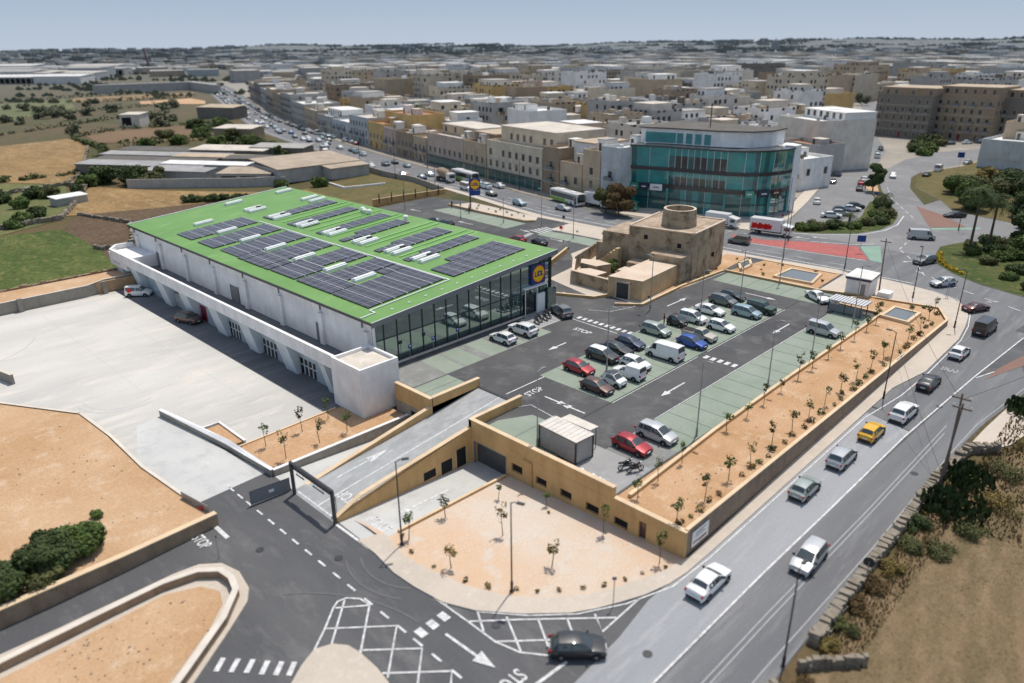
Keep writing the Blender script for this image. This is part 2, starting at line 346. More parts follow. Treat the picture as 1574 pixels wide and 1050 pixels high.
KIDS = {}
def link(name, data, parent=None, loc=None, rot=0):
    o = bpy.data.objects.new(name, data); COL.objects.link(o)
    if parent: o.parent = parent; KIDS.setdefault(parent.name, []).append(o)
    if loc: o.location = loc
    if rot: o.rotation_euler = (0, 0, rot)
    return o
def tag(o, label=None, cat=None, group=None, kind=None):
    if label: o['label'] = label
    if cat: o['category'] = cat
    if group: o['group'] = group
    if kind: o['kind'] = kind
    return o
def thing(name, label, cat, loc=(0, 0, 0), rot=0, group=None):
    return tag(link(name, None, None, loc, rot), label, cat, group)
def struct(o): o['kind'] = 'structure'; return o
def dup(o, parent=None, loc=None, rot=None, label=None, group=None):
    c = o.copy(); COL.objects.link(c)
    if parent: c.parent = parent; KIDS.setdefault(parent.name, []).append(c)
    if loc is not None: c.location = loc
    if rot is not None: c.rotation_euler = (0, 0, rot)
    if label: c['label'] = label
    if group: c['group'] = group
    for ch in list(KIDS.get(o.name, [])): dup(ch, c)
    return c

# ---------------------------------------------------------------- ground levels
HP = [(-400, -3.57), (-40, -3.57), (45, -1.32), (66, -.76), (84, -.15), (20000, -.15)]
def h(u, v=0):
    for (a, za), (b, zb) in zip(HP, HP[1:]):
        if u <= b: return za + (zb - za) * max(0, (u - a)) / (b - a)
    return HP[-1][1]
CUTS = [-40, 45, 66, 84]
def sheet(name, poly, mat, eps=.02, level=None, cuts=True):
    """flat patch of ground that follows the slope of the land"""
    bm = bmesh.new(); bm.faces.new([bm.verts.new((x, y, 0)) for x, y in poly])
    if level is None:
        for c in CUTS:
            bmesh.ops.bisect_plane(bm, geom=bm.verts[:] + bm.edges[:] + bm.faces[:], dist=1e-5, plane_co=(c, 0, 0), plane_no=(1, 0, 0))
    bmesh.ops.triangulate(bm, faces=bm.faces[:])
    for v in bm.verts: v.co.z = (h(v.co.x) if level is None else level) + eps
    for f in bm.faces:
        f.normal_update()
        if f.normal.z < 0: f.normal_flip()
    me = bpy.data.meshes.new(name); bm.to_mesh(me); bm.free(); me.materials.append(M[mat])
    return struct(link(name, me))
def kerbed(name, poly, top, side='kerb', hgt=.14):
    """raised pavement or island with a kerb face"""
    bm = bmesh.new(); f = bm.faces.new([bm.verts.new((x, y, 0)) for x, y in poly]); f.normal_update()
    if f.normal.z < 0: f.normal_flip()
    for c in CUTS:
        bmesh.ops.bisect_plane(bm, geom=bm.verts[:] + bm.edges[:] + bm.faces[:], dist=1e-5, plane_co=(c, 0, 0), plane_no=(1, 0, 0))
    for v in bm.verts: v.co.z = h(v.co.x) + hgt
    ed = [e for e in bm.edges if len(e.link_faces) == 1]
    r = bmesh.ops.extrude_edge_only(bm, edges=ed)
    for v in [g for g in r['geom'] if isinstance(g, bmesh.types.BMVert)]: v.co.z -= hgt + .3
    for f in r['geom']:
        if isinstance(f, bmesh.types.BMFace): f.material_index = 1
    bmesh.ops.triangulate(bm, faces=[f for f in bm.faces if len(f.verts) > 4])
    bmesh.ops.recalc_face_normals(bm, faces=bm.faces[:])
    me = bpy.data.meshes.new(name); bm.to_mesh(me); bm.free(); me.materials.append(M[top]); me.materials.append(M[side])
    return struct(link(name, me))
def offset_line(pts, w):
    out = []
    for i, p in enumerate(pts):
        a = Vector(pts[max(i - 1, 0)]); b = Vector(pts[min(i + 1, len(pts) - 1)]); d = (b - a).normalized(); out.append((p[0] - d.y * w, p[1] + d.x * w))
    return out
def stripe(mb, pts, w, zf, lift=.03):
    """painted line: ribbon of width w along pts"""
    a = offset_line(pts, w / 2); b = offset_line(pts, -w / 2)
    for i in range(len(pts) - 1):
        mb.quad([(*b[i], zf(*b[i]) + lift), (*b[i + 1], zf(*b[i + 1]) + lift), (*a[i + 1], zf(*a[i + 1]) + lift), (*a[i], zf(*a[i]) + lift)])
def wall_line(name, pts, thick, z0, z1, mat, top, label, cat='wall', over=.04, cop=.07, closed=False):
    """free-standing wall along a line with a coping; z0,z1 functions of (x,y)"""
    a = offset_line(pts, thick / 2); b = offset_line(pts, -thick / 2)
    mb = MB(); cp = MB(); a2 = offset_line(pts, thick / 2 + over); b2 = offset_line(pts, -thick / 2 - over)
    for i in range(len(pts) - 1):
        q = [b[i], b[i + 1], a[i + 1], a[i]]; mb.prism(q, z0, z1)
        q2 = [b2[i], b2[i + 1], a2[i + 1], a2[i]]; cp.prism(q2, lambda x, y: z1(x, y) + .002, lambda x, y: z1(x, y) + cop)
    w = tag(mb.build(name, [mat]), label, cat); cp.build('coping', [top], w)
    return w

def text_obj(name, body, size, mat, parent=None, sx=1.0, sy=1.0, ext=0.0, bold=0.0, sp=1.0):
    cu = bpy.data.curves.new('lettering', 'FONT'); cu.body = body; cu.size = size; cu.align_x = 'CENTER'; cu.align_y = 'CENTER'; cu.extrude = ext; cu.offset = bold; cu.space_character = sp
    t = bpy.data.objects.new('lettering', cu); COL.objects.link(t)
    dg = bpy.context.evaluated_depsgraph_get(); me = bpy.data.meshes.new_from_object(t.evaluated_get(dg)); bpy.data.objects.remove(t)
    for v in me.vertices: v.co.x *= sx; v.co.y *= sy
    me.materials.clear(); me.materials.append(M[mat])
    return link(name, me, parent)

# ---------------------------------------------------------------- camera, light, sky
CAM = Vector((-47.08, -70.39, 37.2))
def setup_camera():
    pitch, roll, yaw = R(22.0), R(-.55), R(90 - 45.5)
    r0 = Vector((math.sin(yaw), -math.cos(yaw), 0)); f0 = Vector((math.cos(yaw), math.sin(yaw), 0))
    fw = f0 * math.cos(pitch) + Vector((0, 0, -math.sin(pitch))); up = f0 * math.sin(pitch) + Vector((0, 0, math.cos(pitch)))
    c, s = math.cos(roll), math.sin(roll); right = c * r0 + s * up; up2 = -s * r0 + c * up
    cam = bpy.data.cameras.new('camera'); o = bpy.data.objects.new('camera', cam); COL.objects.link(o)
    o.matrix_world = Matrix(((right.x, up2.x, -fw.x, CAM.x), (right.y, up2.y, -fw.y, CAM.y), (right.z, up2.z, -fw.z, CAM.z), (0, 0, 0, 1)))
    cam.sensor_width = 36; cam.lens = 36 * 1137 / 1574; cam.clip_start = 1; cam.clip_end = 20000
    cam.dof.use_dof = True; cam.dof.focus_distance = 105; cam.dof.aperture_fstop = .08
    scene.camera = o
    return right, up2, fw
AXR, AXU, AXF = setup_camera()
def px(p):
    """where a world point falls in the picture, as fractions across and down"""
    d = Vector(p) - CAM; z = d.dot(AXF)
    if z <= 1: return None
    return .5 + d.dot(AXR) / z * 1137 / 1574, .5 - d.dot(AXU) / z * 1137 / 1050, z
def place(p):
    q = px(p); return '%d%% across, %d%% down' % (round(q[0] * 100), round(q[1] * 100))

SUN_EL, SUN_AZ = 69.0, 17.0
sun = bpy.data.lights.new('sun', 'SUN'); sun.energy = 3.55; sun.angle = R(.53); sun.color = (1, .945, .865)
so = bpy.data.objects.new('sun', sun); COL.objects.link(so)
sd = Vector((math.cos(R(SUN_EL)) * math.cos(R(SUN_AZ)), math.cos(R(SUN_EL)) * math.sin(R(SUN_AZ)), math.sin(R(SUN_EL))))
so.rotation_euler = sd.to_track_quat('Z', 'Y').to_euler(); so.location = (0, 0, 300)
w = bpy.data.worlds.new('World'); scene.world = w; w.use_nodes = True; nt = w.node_tree; nt.nodes.clear()
sky = nt.nodes.new('ShaderNodeTexSky'); sky.sky_type = 'NISHITA'; sky.sun_disc = False; sky.sun_elevation = R(SUN_EL); sky.sun_rotation = R(90 - SUN_AZ); sky.air_density = 1.2; sky.dust_density = 1.0; sky.ozone_density = 1.5
bg = nt.nodes.new('ShaderNodeBackground'); bg.inputs[1].default_value = .15; wo = nt.nodes.new('ShaderNodeOutputWorld')
tcw = nt.nodes.new('ShaderNodeTexCoord'); spw = nt.nodes.new('ShaderNodeSeparateXYZ'); nt.links.new(tcw.outputs['Generated'], spw.inputs[0])
hz1 = ramp(nt, spw.outputs[2], .0, .085); hzc = mixc(nt, hz1, (3.3, 3.8, 4.5), (2.25, 3.0, 4.0))
warm = mixc(nt, 1.0, sky.outputs[0], (1.14, 1.0, .86), 'MULTIPLY')
nt.links.new(mixc(nt, ramp(nt, spw.outputs[2], .09, .42), hzc, warm), bg.inputs[0]); nt.links.new(bg.outputs[0], wo.inputs[0])
scene.view_settings.view_transform = 'Standard'; scene.view_settings.look = 'None'; scene.view_settings.exposure = 0; scene.view_settings.gamma = 1
scene.render.engine = 'CYCLES'
scene.cycles.max_bounces = 5; scene.cycles.diffuse_bounces = 3; scene.cycles.glossy_bounces = 3; scene.cycles.use_denoising = True
# ================================================================ ground and roads
def terrain():
    mb = MB()
    us = [-400, -40, -18.3, -1.0, 45, 66, 84, 300, 900, 2200, 5000, 9000]; vs = [-900, -300, -100, -45.0, -6.5, 0, 66.4, 100, 300, 900, 2200, 5000, 9000]
    for a, b in zip(us, us[1:]):
        for c, d in zip(vs, vs[1:]):
            if a == -18.3 and c in (-45.0, -6.5, 0): continue   # the garage forecourt dips below the road here
            mb.quad([(a, c, h(a)), (b, c, h(b)), (b, d, h(b)), (a, d, h(a))])
    struct(mb.build('ground', ['earth']))
terrain()
# low ridge on the horizon, higher to the right
RD_ = ((2300, 0), (2900, .45), (3500, .95), (4200, 1.0), (5600, .5), (8500, .25))
def ridge_z(u, v):
    d = math.hypot(u - CAM.x, v - CAM.y); t = (math.degrees(math.atan2(v - CAM.y, u - CAM.x)) + 18) / 126
    if d < 2300: return -.3
    hr = 20 + 20 * (1 - t) ** 1.6 + 4 * math.sin(t * 23) + 3 * math.sin(t * 61 + 1)
    for (a, ka), (b, kb) in zip(RD_, RD_[1:]):
        if d <= b: return -.3 + hr * (ka + (kb - ka) * (d - a) / (b - a)) * (1 + .2 * math.sin(d * .01 + t * 37))
    return 0
def ridge():
    mb = MB(); n = 90; prev = None
    for i in range(n + 1):
        t = i / n; ang = R(-18 + 126 * t); row = []
        hr = 20 + 20 * (1 - t) ** 1.6 + 4 * math.sin(t * 23) + 3 * math.sin(t * 61 + 1)
        for d, k in ((2300, 0), (2900, .45), (3500, .95), (4200, 1.0), (5600, .5), (8500, 0.25)):
            row.append((CAM.x + d * math.cos(ang), CAM.y + d * math.sin(ang), -.3 + hr * k * (1 + .25 * math.sin(d * .01 + t * 37))))
        if prev:
            for q in range(5): mb.quad([prev[q], prev[q + 1], row[q + 1], row[q]])
        prev = row
    struct(mb.build('hills', ['hill'], smooth=60))
ridge()

OUT = [(-18.2, -19.6), (-18.4, -22.4), (-18.6, -25.9), (-19.0, -29), (-18.9, -31.5), (-18.5, -34.5), (-17.4, -37.0), (-15.3, -39.8), (-12.7, -42.5), (-11.1, -43.6), (-9.2, -44.6), (-7.3, -45.5), (-5.0, -46.2), (-3.0, -46.5), (.7, -46.6), (9.9, -46.7), (20.2, -46.8), (39, -47.0), (41.2, -47.0), (48.6, -48.4), (62, -48.4), (67.1, -47.8), (72.1, -46.9), (75.7, -45.6), (78.3, -43.2), (80.0, -39.5), (81.0, -35), (81.6, -30), (81.6, -24), (80.5, -10.7), (80.0, 0), (79.4, 25), (79.6, 42.8), (81.3, 53.3), (84.7, 68.8), (88.0, 85.8), (89.4, 101.8)]
sheet('junction_road', [(-75, -56.6), (-5, -56.6), (33, -56.9), (38, -57.2), (45, -57.7), (52, -59.2), (62, -63), (80, -72), (120, -95), (125, -60), (60, -52), (60, -46.0), (-3, -46.0), (-11, -43.4), (-17.2, -36.9), (-18.7, -31), (-18.3, -25.8), (-18.2, -19.6), (-18.3, -6.4), (-26.6, -6.4), (-26.3, -11.8), (-75, -11.8)], 'asphalt2', .02)
sheet('main_road', [(60, -46), (60, -52), (125, -60), (150, -60), (150, -4), (101, -4), (96.2, 5.6), (91, 32), (94, 52), (97, 70), (100, 78), (104.5, 105), (108.5, 125), (114.2, 150), (125, 190), (140, 245.5), (172, 340), (192.6, 387), (290, 622), (341, 765), (313, 750), (234, 544), (168, 379), (137, 296), (122, 250), (112, 210), (101, 160), (92.5, 132), (89.4, 102), (88, 85.8), (84.7, 68.8), (81.3, 53.3), (79, 42), (79, 0), (79, -38)], 'asphalt3', .03)
sheet('pale_road_lane', [(-7.6, -46), (-12, -46.6), (-40, -47.8), (-75, -49.3), (-75, -50.6), (1.2, -51.0), (13, -51.4), (32, -51.9), (33.4, -47), (9, -46.5)], 'road_pale', .035)
sheet('worn_road_lane', [(-75, -50.6), (1.2, -51), (13, -51.4), (50, -53.2), (58, -56.5), (52, -59.0), (38, -57.1), (33, -56.8), (-5, -56.5), (-75, -56.5)], 'asphalt3', .04)
sheet('patched_road_lane', [(33.4, -47.0), (41, -47), (48.6, -48.4), (62, -48.4), (70, -47.4), (70, -55), (50.6, -53.2), (32.2, -52.0)], 'asphalt3', .045)
sheet('side_road', [(100, 2), (117, .5), (134, 5), (157, 11.2), (187, 20), (223, 31), (262, 43), (310, 60), (407, 94), (800, 260), (808, 250), (422, 90), (336, 62), (284, 42), (241, 23.5), (187, 9), (159, -1), (147, -7), (133, -16), (118, -18.5), (102, -6)], 'road_far', .05)
sheet('north_road', [(102, -6), (135, -14), (161, -3.4), (181, 4.9), (199, 9), (225, 11.5), (250, 9), (275, -2), (600, -120), (600, -135), (262, -8), (245, -7), (220, -4.5), (203, -.5), (189, -1.6), (171, -7), (150, -17), (160, -18), (180, -40), (180, -60), (100, -60)], 'road_far', .045)
sheet('town_street', [(96, 6), (91.5, 32), (94.5, 52), (97.5, 70), (100.5, 78), (105, 105), (109, 125), (114.7, 150), (125.5, 190), (140.5, 245), (172.5, 340), (193, 387), (290.5, 622), (342, 765), (1800, 2200), (2200, 1500), (1500, 0), (1400, -600), (600, -400), (220, -40), (200, 0), (181, 6), (162, -1), (168, 11)], 'town_ground', .012)
# ---- pavements and islands
INN = [(-16.9, -20.3), (-16.4, -24.0), (-17.0, -26.5), (-17.1, -28.5), (-16.7, -31.3), (-16.0, -34.6), (-14.6, -37.8), (-12.3, -40.5), (-10.3, -42.2), (-7.9, -43.5), (-5.7, -44.4), (-3.8, -45.1), (-1.4, -45.6)]
kerbed('pavement', [(-18.55, -23.3)] + OUT[2:29] + [(81.2, -31), (79, -31), (69.5, -34.2), (66.9, -38), (67.2, -45.2), (-1.3, -45.6)] + INN[::-1][1:-2] + [(-16.4, -24.9), (-16.9, -23.9)], 'pave')
kerbed('far_pavement', OUT[28:] + [(87.8, 101), (86.2, 86), (83, 70), (79.6, 54), (77.5, 43), (77.3, 25), (78.6, -8), (79.2, -20), (79.2, -31)], 'pave', hgt=.17)
def gz(x, y):
    zw = -2.52 - .042 * (y + 45); return -2.86 + (x + 17) / 15.5 * (zw + 2.86)
def shaped(name, poly, mat, zf, cu=(), cv=()):
    bm = bmesh.new(); bm.faces.new([bm.verts.new((x, y, 0)) for x, y in poly])
    for cs, ax in ((cu, 0), (cv, 1)):
        for c in cs: bmesh.ops.bisect_plane(bm, geom=bm.verts[:] + bm.edges[:] + bm.faces[:], dist=1e-5, plane_co=((c, 0, 0), (0, c, 0))[ax], plane_no=((1, 0, 0), (0, 1, 0))[ax])
    bmesh.ops.triangulate(bm, faces=bm.faces[:])
    for v in bm.verts: v.co.z = zf(v.co.x, v.co.y)
    for f in bm.faces:
        f.normal_update()
        if f.normal.z < 0: f.normal_flip()
    me = bpy.data.meshes.new(name); bm.to_mesh(me); bm.free(); me.materials.append(M[mat]); return struct(link(name, me))
shaped('garden_gravel', INN + [(-1.3, -45.6), (-1.3, -25.0), (-2.2, -25.0), (-16.9, -24.8)], 'gravel', gz, (-14, -11, -8, -5), (-41, -37, -33, -29))
shaped('garage_driveway', [(-18.6, -19.5), (-1.0, -19.5), (-1.0, -25.0), (-15.0, -25.0), (-18.6, -25.0)], 'drive', lambda x, y: -2.97 - max(0, x + 18.6) * .055)
kerbed('splitter_island', [(-31.5, -33.4), (-30.5, -32.7), (-29.3, -31.9), (-27.9, -31.3), (-26.7, -31.8), (-26.0, -32.8), (-25.8, -34.0), (-25.8, -36.0), (-26.0, -37.6), (-28, -40), (-33, -40), (-34, -36)], 'pave')
ISL2 = [(-75, -14.6), (-43.8, -15.0), (-34.7, -15.45), (-31.5, -15.6), (-29.5, -16.0), (-28.1, -17.3), (-27.6, -19.4), (-28.0, -21.8), (-28.8, -23.1), (-31.0, -24.8), (-35.1, -27.7), (-45, -34), (-75, -50)]
kerbed('verge_island', ISL2, 'pave')
sheet('bare_soil_patch', [(-75, -17.6), (-44, -17.6), (-33, -17.6), (-30.6, -18.8), (-29.8, -20.5), (-30.3, -22.0), (-32, -23.6), (-36, -26.4), (-75, -48)], 'dirt', .17)
kerbed('shrub_island', [(101.9, -4.7), (105.2, -11.1), (109.9, -16.3), (116.5, -18.6), (123.8, -18.7), (133, -16.7), (139.9, -13.6), (150.7, -8), (144.9, -6.1), (135, -8.6), (128, -10.6), (121.8, -11.7), (115.9, -7.6), (110, -3.5)], 'grass2')
kerbed('tree_island', [(153.3, -4.6), (164.5, 2.6), (174.2, 3.2), (166.5, -.3), (158, -3.6)], 'dirt')
kerbed('red_traffic_island', [(147.1, -16.1), (140.1, -24.6), (131, -31), (125.5, -25.6)], 'brown_road', hgt=.1)
kerbed('slip_road_island', [(50.9, -54.4), (58.4, -56.9), (66, -59.8), (80, -66), (88, -66), (80, -61), (66, -57.0), (55, -54.7)], 'brown_road', hgt=.1)
kerbed('roundabout_island', [(104.5, -33), (110, -32.1), (116, -34), (128, -42), (150, -60), (165, -85), (130, -95), (100, -80), (86, -58), (85.5, -52), (88.7, -44.1), (92.3, -39.2), (97.5, -35)], 'grass2')
kerbed('roadside_park', [(142, -37), (147, -24), (158, -18.5), (171, -8.4), (189, -3), (204, -2.4), (220, -6.5), (245, -9), (262, -10), (262, -60), (200, -90), (160, -70)], 'scrub')
kerbed('street_corner_pavement', [(98.2, 1.5), (104, -1.5), (117, .7), (134, 5), (157, 11.4), (187, 20.2), (223, 31.4), (262, 43.5), (262, 46.5), (223, 34.5), (187, 23), (157, 14.5), (134, 8), (120, 4.5), (112, 6), (106, 11), (103, 30), (99, 33), (93, 32), (95, 12)], 'pave')
kerbed('far_verge', [(34, -57.4), (38, -57.6), (45, -58.2), (52, -59.8), (62, -63.6), (62, -68), (45, -62), (36, -60.5), (33, -59)], 'pave', hgt=.12)
# ---- painted surfacing
sheet('red_median', [(92.6, 2.5), (92.6, -4.7), (96.5, -11), (100, -20.4), (91.3, -25.6), (90.0, -16), (89.0, -6.5), (88.6, 0)], 'red_road', .06)
sheet('green_junction_patch', [(100.2, -20.6), (103, -23.5), (91, -28), (91.4, -25.8)], 'green_road', .06)
sheet('green_crossing_strip', [(133, -33.2), (125.3, -25.6), (124, -26.6), (131, -33.8)], 'green_road', .06)
# ---- yard, lot and driveway on the left
YARD = [(-27.3, 3), (-27.2, 20), (-33.5, 29.7), (-42, 36), (-60, 45), (-60, 66.5), (-7, 66.5), (-3, 66.5), (-3, -1.2), (-6.2, -1.0), (-17.2, -1.0), (-17.2, 5.8), (-19.3, 6.0), (-20.9, 13.0), (-24, 12)]
mb = MB(); mb.prism(YARD, -6, -2.72); struct(mb.build('yard', ['yard']))
mb = MB(); mb.quad([(-26.9, -7.2, h(-27) + .03), (-18.6, -7.2, h(-18.6) + .03), (-20.9, 13, -2.70), (-24, 12, -2.70), (-27.3, 3, -2.8)]); struct(mb.build('yard_driveway', ['drive']))
mb = MB(); mb.prism([(-75, -11.2), (-25.9, -11.2), (-26.4, -8), (-27.3, 3), (-27.2, 19.6), (-33.5, 29.5), (-75, 41)], -6, -2.45); struct(mb.build('building_plot', ['dirt']))
mb = MB(); mb.prism([(-60, 66.9), (-3.6, 66.9), (-3.6, 72.8), (-60, 73.4)], -5, -.75); struct(mb.build('dirt_track', ['dirt']))
mb = MB(); zy = lambda x, y: -2.72
for cx, cy, rad, a0, a1 in ((-22, 22, 4.2, 170, 300), (-22, 22, 5.0, 180, 290), (-35, 56, 12, 270, 340)):
    stripe(mb, [(cx + rad * math.cos(R(a0 + (a1 - a0) * k / 14)), cy + rad * math.sin(R(a0 + (a1 - a0) * k / 14))) for k in range(15)], .22, zy, .004)
struct(mb.build('tyre_marks', ['tyremark']))
mb = MB()
for x0, y0, x1, y1 in ((-15, 30, -6.5, 30), (-40, 45, -8, 45), (-30, 22, -7, 19), (-20, 62, -20, 20), (-12, 64, -12, 8)): stripe(mb, [(x0, y0), (x1, y1)], .05, zy, .006)
struct(mb.build('slab_joints', ['tyremark']))
sheet('painted_yard_shade', [(-7.3, 66.2), (-2.8, 66.2), (-2.8, 0), (-5.4, 0), (-5.4, -1.0), (-7.5, -1.0)], 'asphalt3', .004, level=-2.715)  # dark sheet over the yard concrete, deepens the terrace's shade by colour
# ---- fields
sheet('green_field', [(-90, 90), (-60, 76), (-4, 73.6), (-1.6, 80), (-.6, 90), (.6, 98), (1.0, 112), (.8, 124), (-10.5, 129), (-90, 150)], 'grass', .12)
sheet('ploughed_field', [(.8, 124), (8.9, 137), (25, 131), (36, 126), (40, 90), (36, 78), (-1.6, 79), (-.6, 90), (.6, 98), (1, 112)], 'plough', .10)
sheet('stubble_field', [(23.8, 176), (36, 151), (52, 126), (62, 118), (60, 92), (42, 100), (38, 124), (25, 129), (9, 137.4), (5.5, 139), (17, 162)], 'straw', .11)
sheet('threshed_field', [(-60, 330), (31, 309), (60, 310), (53, 268), (30, 202), (21.5, 185.6), (8, 208), (-60, 225)], 'straw', .13)
sheet('far_brown_field', [(67, 319), (78, 322), (120, 316), (90, 250), (61, 280)], 'fieldbrown', .15)
sheet('far_tan_field', [(131, 547), (147, 597), (192, 600), (239, 589), (215, 535), (158, 538)], 'straw', .2)
sheet('far_orange_field', [(157, 487), (166, 515), (205, 518), (200, 482), (186, 451)], 'dirt', .22)
sheet('far_green_field', [(-100, 460), (60, 560), (146, 598), (131, 545), (110, 470), (60, 420), (-100, 400)], 'fieldgreen', .14)
sheet('scrub_strip', [(-60, 225), (8, 208), (20, 186), (10, 147), (4, 135.5), (-10.5, 129.5), (-60, 150)], 'fieldgreen', .09)
sheet('vacant_lot', [(60, 84), (83, 82), (87, 100), (87, 121), (60, 119)], 'scrub', .1)
sheet('mown_field', [(-20, -58.2), (17, -57.9), (33, -60.8), (60, -69), (60, -110), (-45, -110), (-45, -60)], 'drygrass', .15)
# ================================================================ road markings
def marks():
    z = lambda x, y: h(x)
    def S(name, lines, wd=.12, mat='mark', lift=.06):
        mb = MB()
        for l in lines: stripe(mb, l, wd, z, lift)
        return struct(mb.build(name, [mat]))
    S('edge_line', [[(-18.7, -30.5), (-18.2, -35), (-17.1, -37.5), (-15.0, -40.3), (-12.4, -42.9), (-9, -45.0), (-5, -46.55), (0, -46.9), (10, -47.0), (32, -47.3), (40, -48.4), (48.4, -48.75), (62, -48.7), (68, -48.0), (73, -46.9), (78.6, -43.6), (80.5, -39.2)]], .13)
    S('worn_edge_line', [[(-40, -55.2), (-8, -55.6), (9.4, -56.2), (29.3, -56.4), (38, -56.7), (51.4, -58.4), (70, -66)]], .1, 'mark_faint')
    S('centre_line', [[(-60, -50.2), (1.2, -51), (13, -51.4), (30.5, -51.9), (50.6, -53.2), (68.2, -54.7)], [(50.6, -53.4), (59.2, -56.5), (75, -62.8)]], .16)
    S('double_line', [[(-40, -52.5), (-3, -53.3), (15.4, -53.95), (35.9, -54.4)], [(-40, -52.9), (-3, -53.7), (15.4, -54.3), (34.0, -54.75)]], .1, 'mark_faint')
    S('lane_dashes', [[(-22.35, y), (-22.35, y - 1.05)] for y in (-6.9, -8.7, -10.4, -12.5, -14.6, -16.7, -18.8, -20.9, -23.0, -25.2, -27.3, -29.6, -31.7, -33.8, -35.7, -37.8, -39.9)] + [[(-22.2, -5.3), (-22.3, -7.2)]], .18)
    S('hatching', [[(-27.9, -31.3), (-26.2, -30.05), (-24.6, -28.7), (-24.0, -28.35), (-23.3, -28.5), (-22.6, -29.4), (-22.5, -30.5), (-25.8, -34.0)], [(-23.5, -28.6), (-26.7, -31.7)], [(-24.5, -28.8), (-22.5, -30.55)], [(-26.2, -30.1), (-22.4, -33.8), (-25.8, -37.2)], [(-25.7, -33.7), (-22.5, -36.9), (-25, -39.4)], [(-25.8, -36.6), (-22.4, -40.0), (-24, -41.6)],
                   [(-18.6, -32.6), (-18.5, -37.4), (-18.5, -40.3), (-18.0, -42.3), (-16.9, -43.9), (-15.7, -45.0)], [(-18.1, -34.5), (-18.6, -35.0)], [(-17.2, -37.0), (-18.4, -39.0)], [(-16.2, -39.2), (-17.9, -42.3)], [(-18.5, -37.4), (-15.7, -40.15), (-10.7, -45.3)], [(-18.4, -40.4), (-14.9, -43.9)], [(-14.7, -41.0), (-16.6, -44.0)], [(-13.2, -42.6), (-15, -45.2)], [(-11.5, -43.9), (-12.5, -45.4), (-8.0, -45.4)]], .15)
    S('give_way_line', [[(-16.4, -45.3), (-20.6, -44.9)]], .25)
    mb = MB()
    for x, y in ((-33.2, -27.5), (-32.5, -28.35), (-31.8, -29.2), (-31.15, -30.1), (-30.5, -30.9), (-29.9, -31.6)):
        mb.obox((x, y), R(-50), .19, .62, h(x) + .055, h(x) + .062)
    for x in (-21.6, -20.5, -19.4): mb.box(x - .32, -36.15, h(x) + .055, x + .32, -35.2, h(x) + .062)
    for v0, v1 in ((-12.0, -14.4),): mb.box(-26.35, v1, h(-26) + .055, -25.95, v0, h(-26) + .062)
    struct(mb.build('crossing_marks', ['mark']))
    S('arrow_mark', [[(-20.45, -37.1), (-20.3, -40.6)]], .22)
    mb = MB(); mb.quad([(-20.85, -40.4, h(-20) + .06), (-20.15, -42.0, h(-20) + .06), (-19.75, -40.2, h(-20) + .06)]); struct(mb.build('arrow_mark', ['mark']))
    def T(x, y, zz, size, rot, sx=1, sy=1, mat='mark', body='STOP'):
        t = text_obj('road_lettering', body, size, mat, None, sx, sy, 0, .02); t.location = (x, y, zz); t.rotation_euler = (0, 0, R(rot)); struct(t)
    T(-20.4, -43.6, h(-20) + .06, 1.1, 180, .95, 1.5)
    T(-28.0, -13.1, h(-28) + .06, .95, -90, .95, 1.5)
    T(-15.6, -22.4, -3.1, 1.2, 90, 1.0, 1.35)
    # deck markings are laid on the level car park (z=0)
    T(28.0, -10.3, .03, 1.2, -90, 1.0, 1.15); T(9.3, -18.5, .03, 1.15, 0, .95, 1.15)
    T(51.5, -47.0 - 3.4, h(51) + .06, 1.4, -90, .8, 2.4, 'mark_faint', 'BUS')
    zz = lambda x, y: 0.0
    def D(name, lines, wd=.12, lift=.03):
        mb = MB()
        for l in lines: stripe(mb, l, wd, zz, lift)
        return struct(mb.build(name, ['mark']))
    D('stop_line', [[(6.6, -16.6), (13.1, -16.6)], [(30.8, -6), (30.5, -14.4)]], .16)
    D('bay_edge_line', [[(13.1, -26.75), (31, -26.75)], [(33.3, -26.75), (55.4, -26.75)], [(13.1, -32.3), (57.8, -32.3)], [(2.6, -18.3), (6.6, -20.5), (5.8, -26.8)], [(25, -5.2), (30.2, -5.25)], [(35.4, -5.4), (37.0, -8.3), (41, -9.5), (66.5, -10.4)], [(33.5, .8), (33.8, -2.5)]], .1)
    D('motorcycle_bay_line', [[(x, -.9), (x - .5, -5.2)] for x in (25.6, 26.6, 27.6, 28.6, 29.6)], .09)
    mb = MB()
    for x0, y, n, dy in ((31.1, -27.3, 5, .98),):
        for k in range(n): mb.box(x0, y - k * dy - .55, .02, x0 + 1.0, y - k * dy, .03)
    for k in range(10): mb.box(31.45, -6.3 - k * 1.0, .02, 32.35, -6.85 - k * 1.0, .03)
    for k in range(7): mb.box(58.6 + k * .95, 31.3 + k * .25, .02, 59.1 + k * .95, 32.6 + k * .25, .03)
    for k in range(5): mb.obox((66.5 + k * 1.0, 33.8 - k * .12), R(80), 1.9, .22, .02, .03)
    struct(mb.build('crossing_marks', ['mark']))
    def arrow(x, y, ang, L=5.0, head=1.5):
        a = R(ang); c, s = math.cos(a), math.sin(a); P = lambda p, q: (x + c * p - s * q, y + s * p + c * q, .03)
        mb = MB(); mb.quad([P(-L / 2, -.11), P(L / 2 - head, -.11), P(L / 2 - head, .11), P(-L / 2, .11)]); mb.quad([P(L / 2 - head, -.42), P(L / 2, 0), P(L / 2 - head, .42)]); struct(mb.build('arrow_mark', ['mark']))
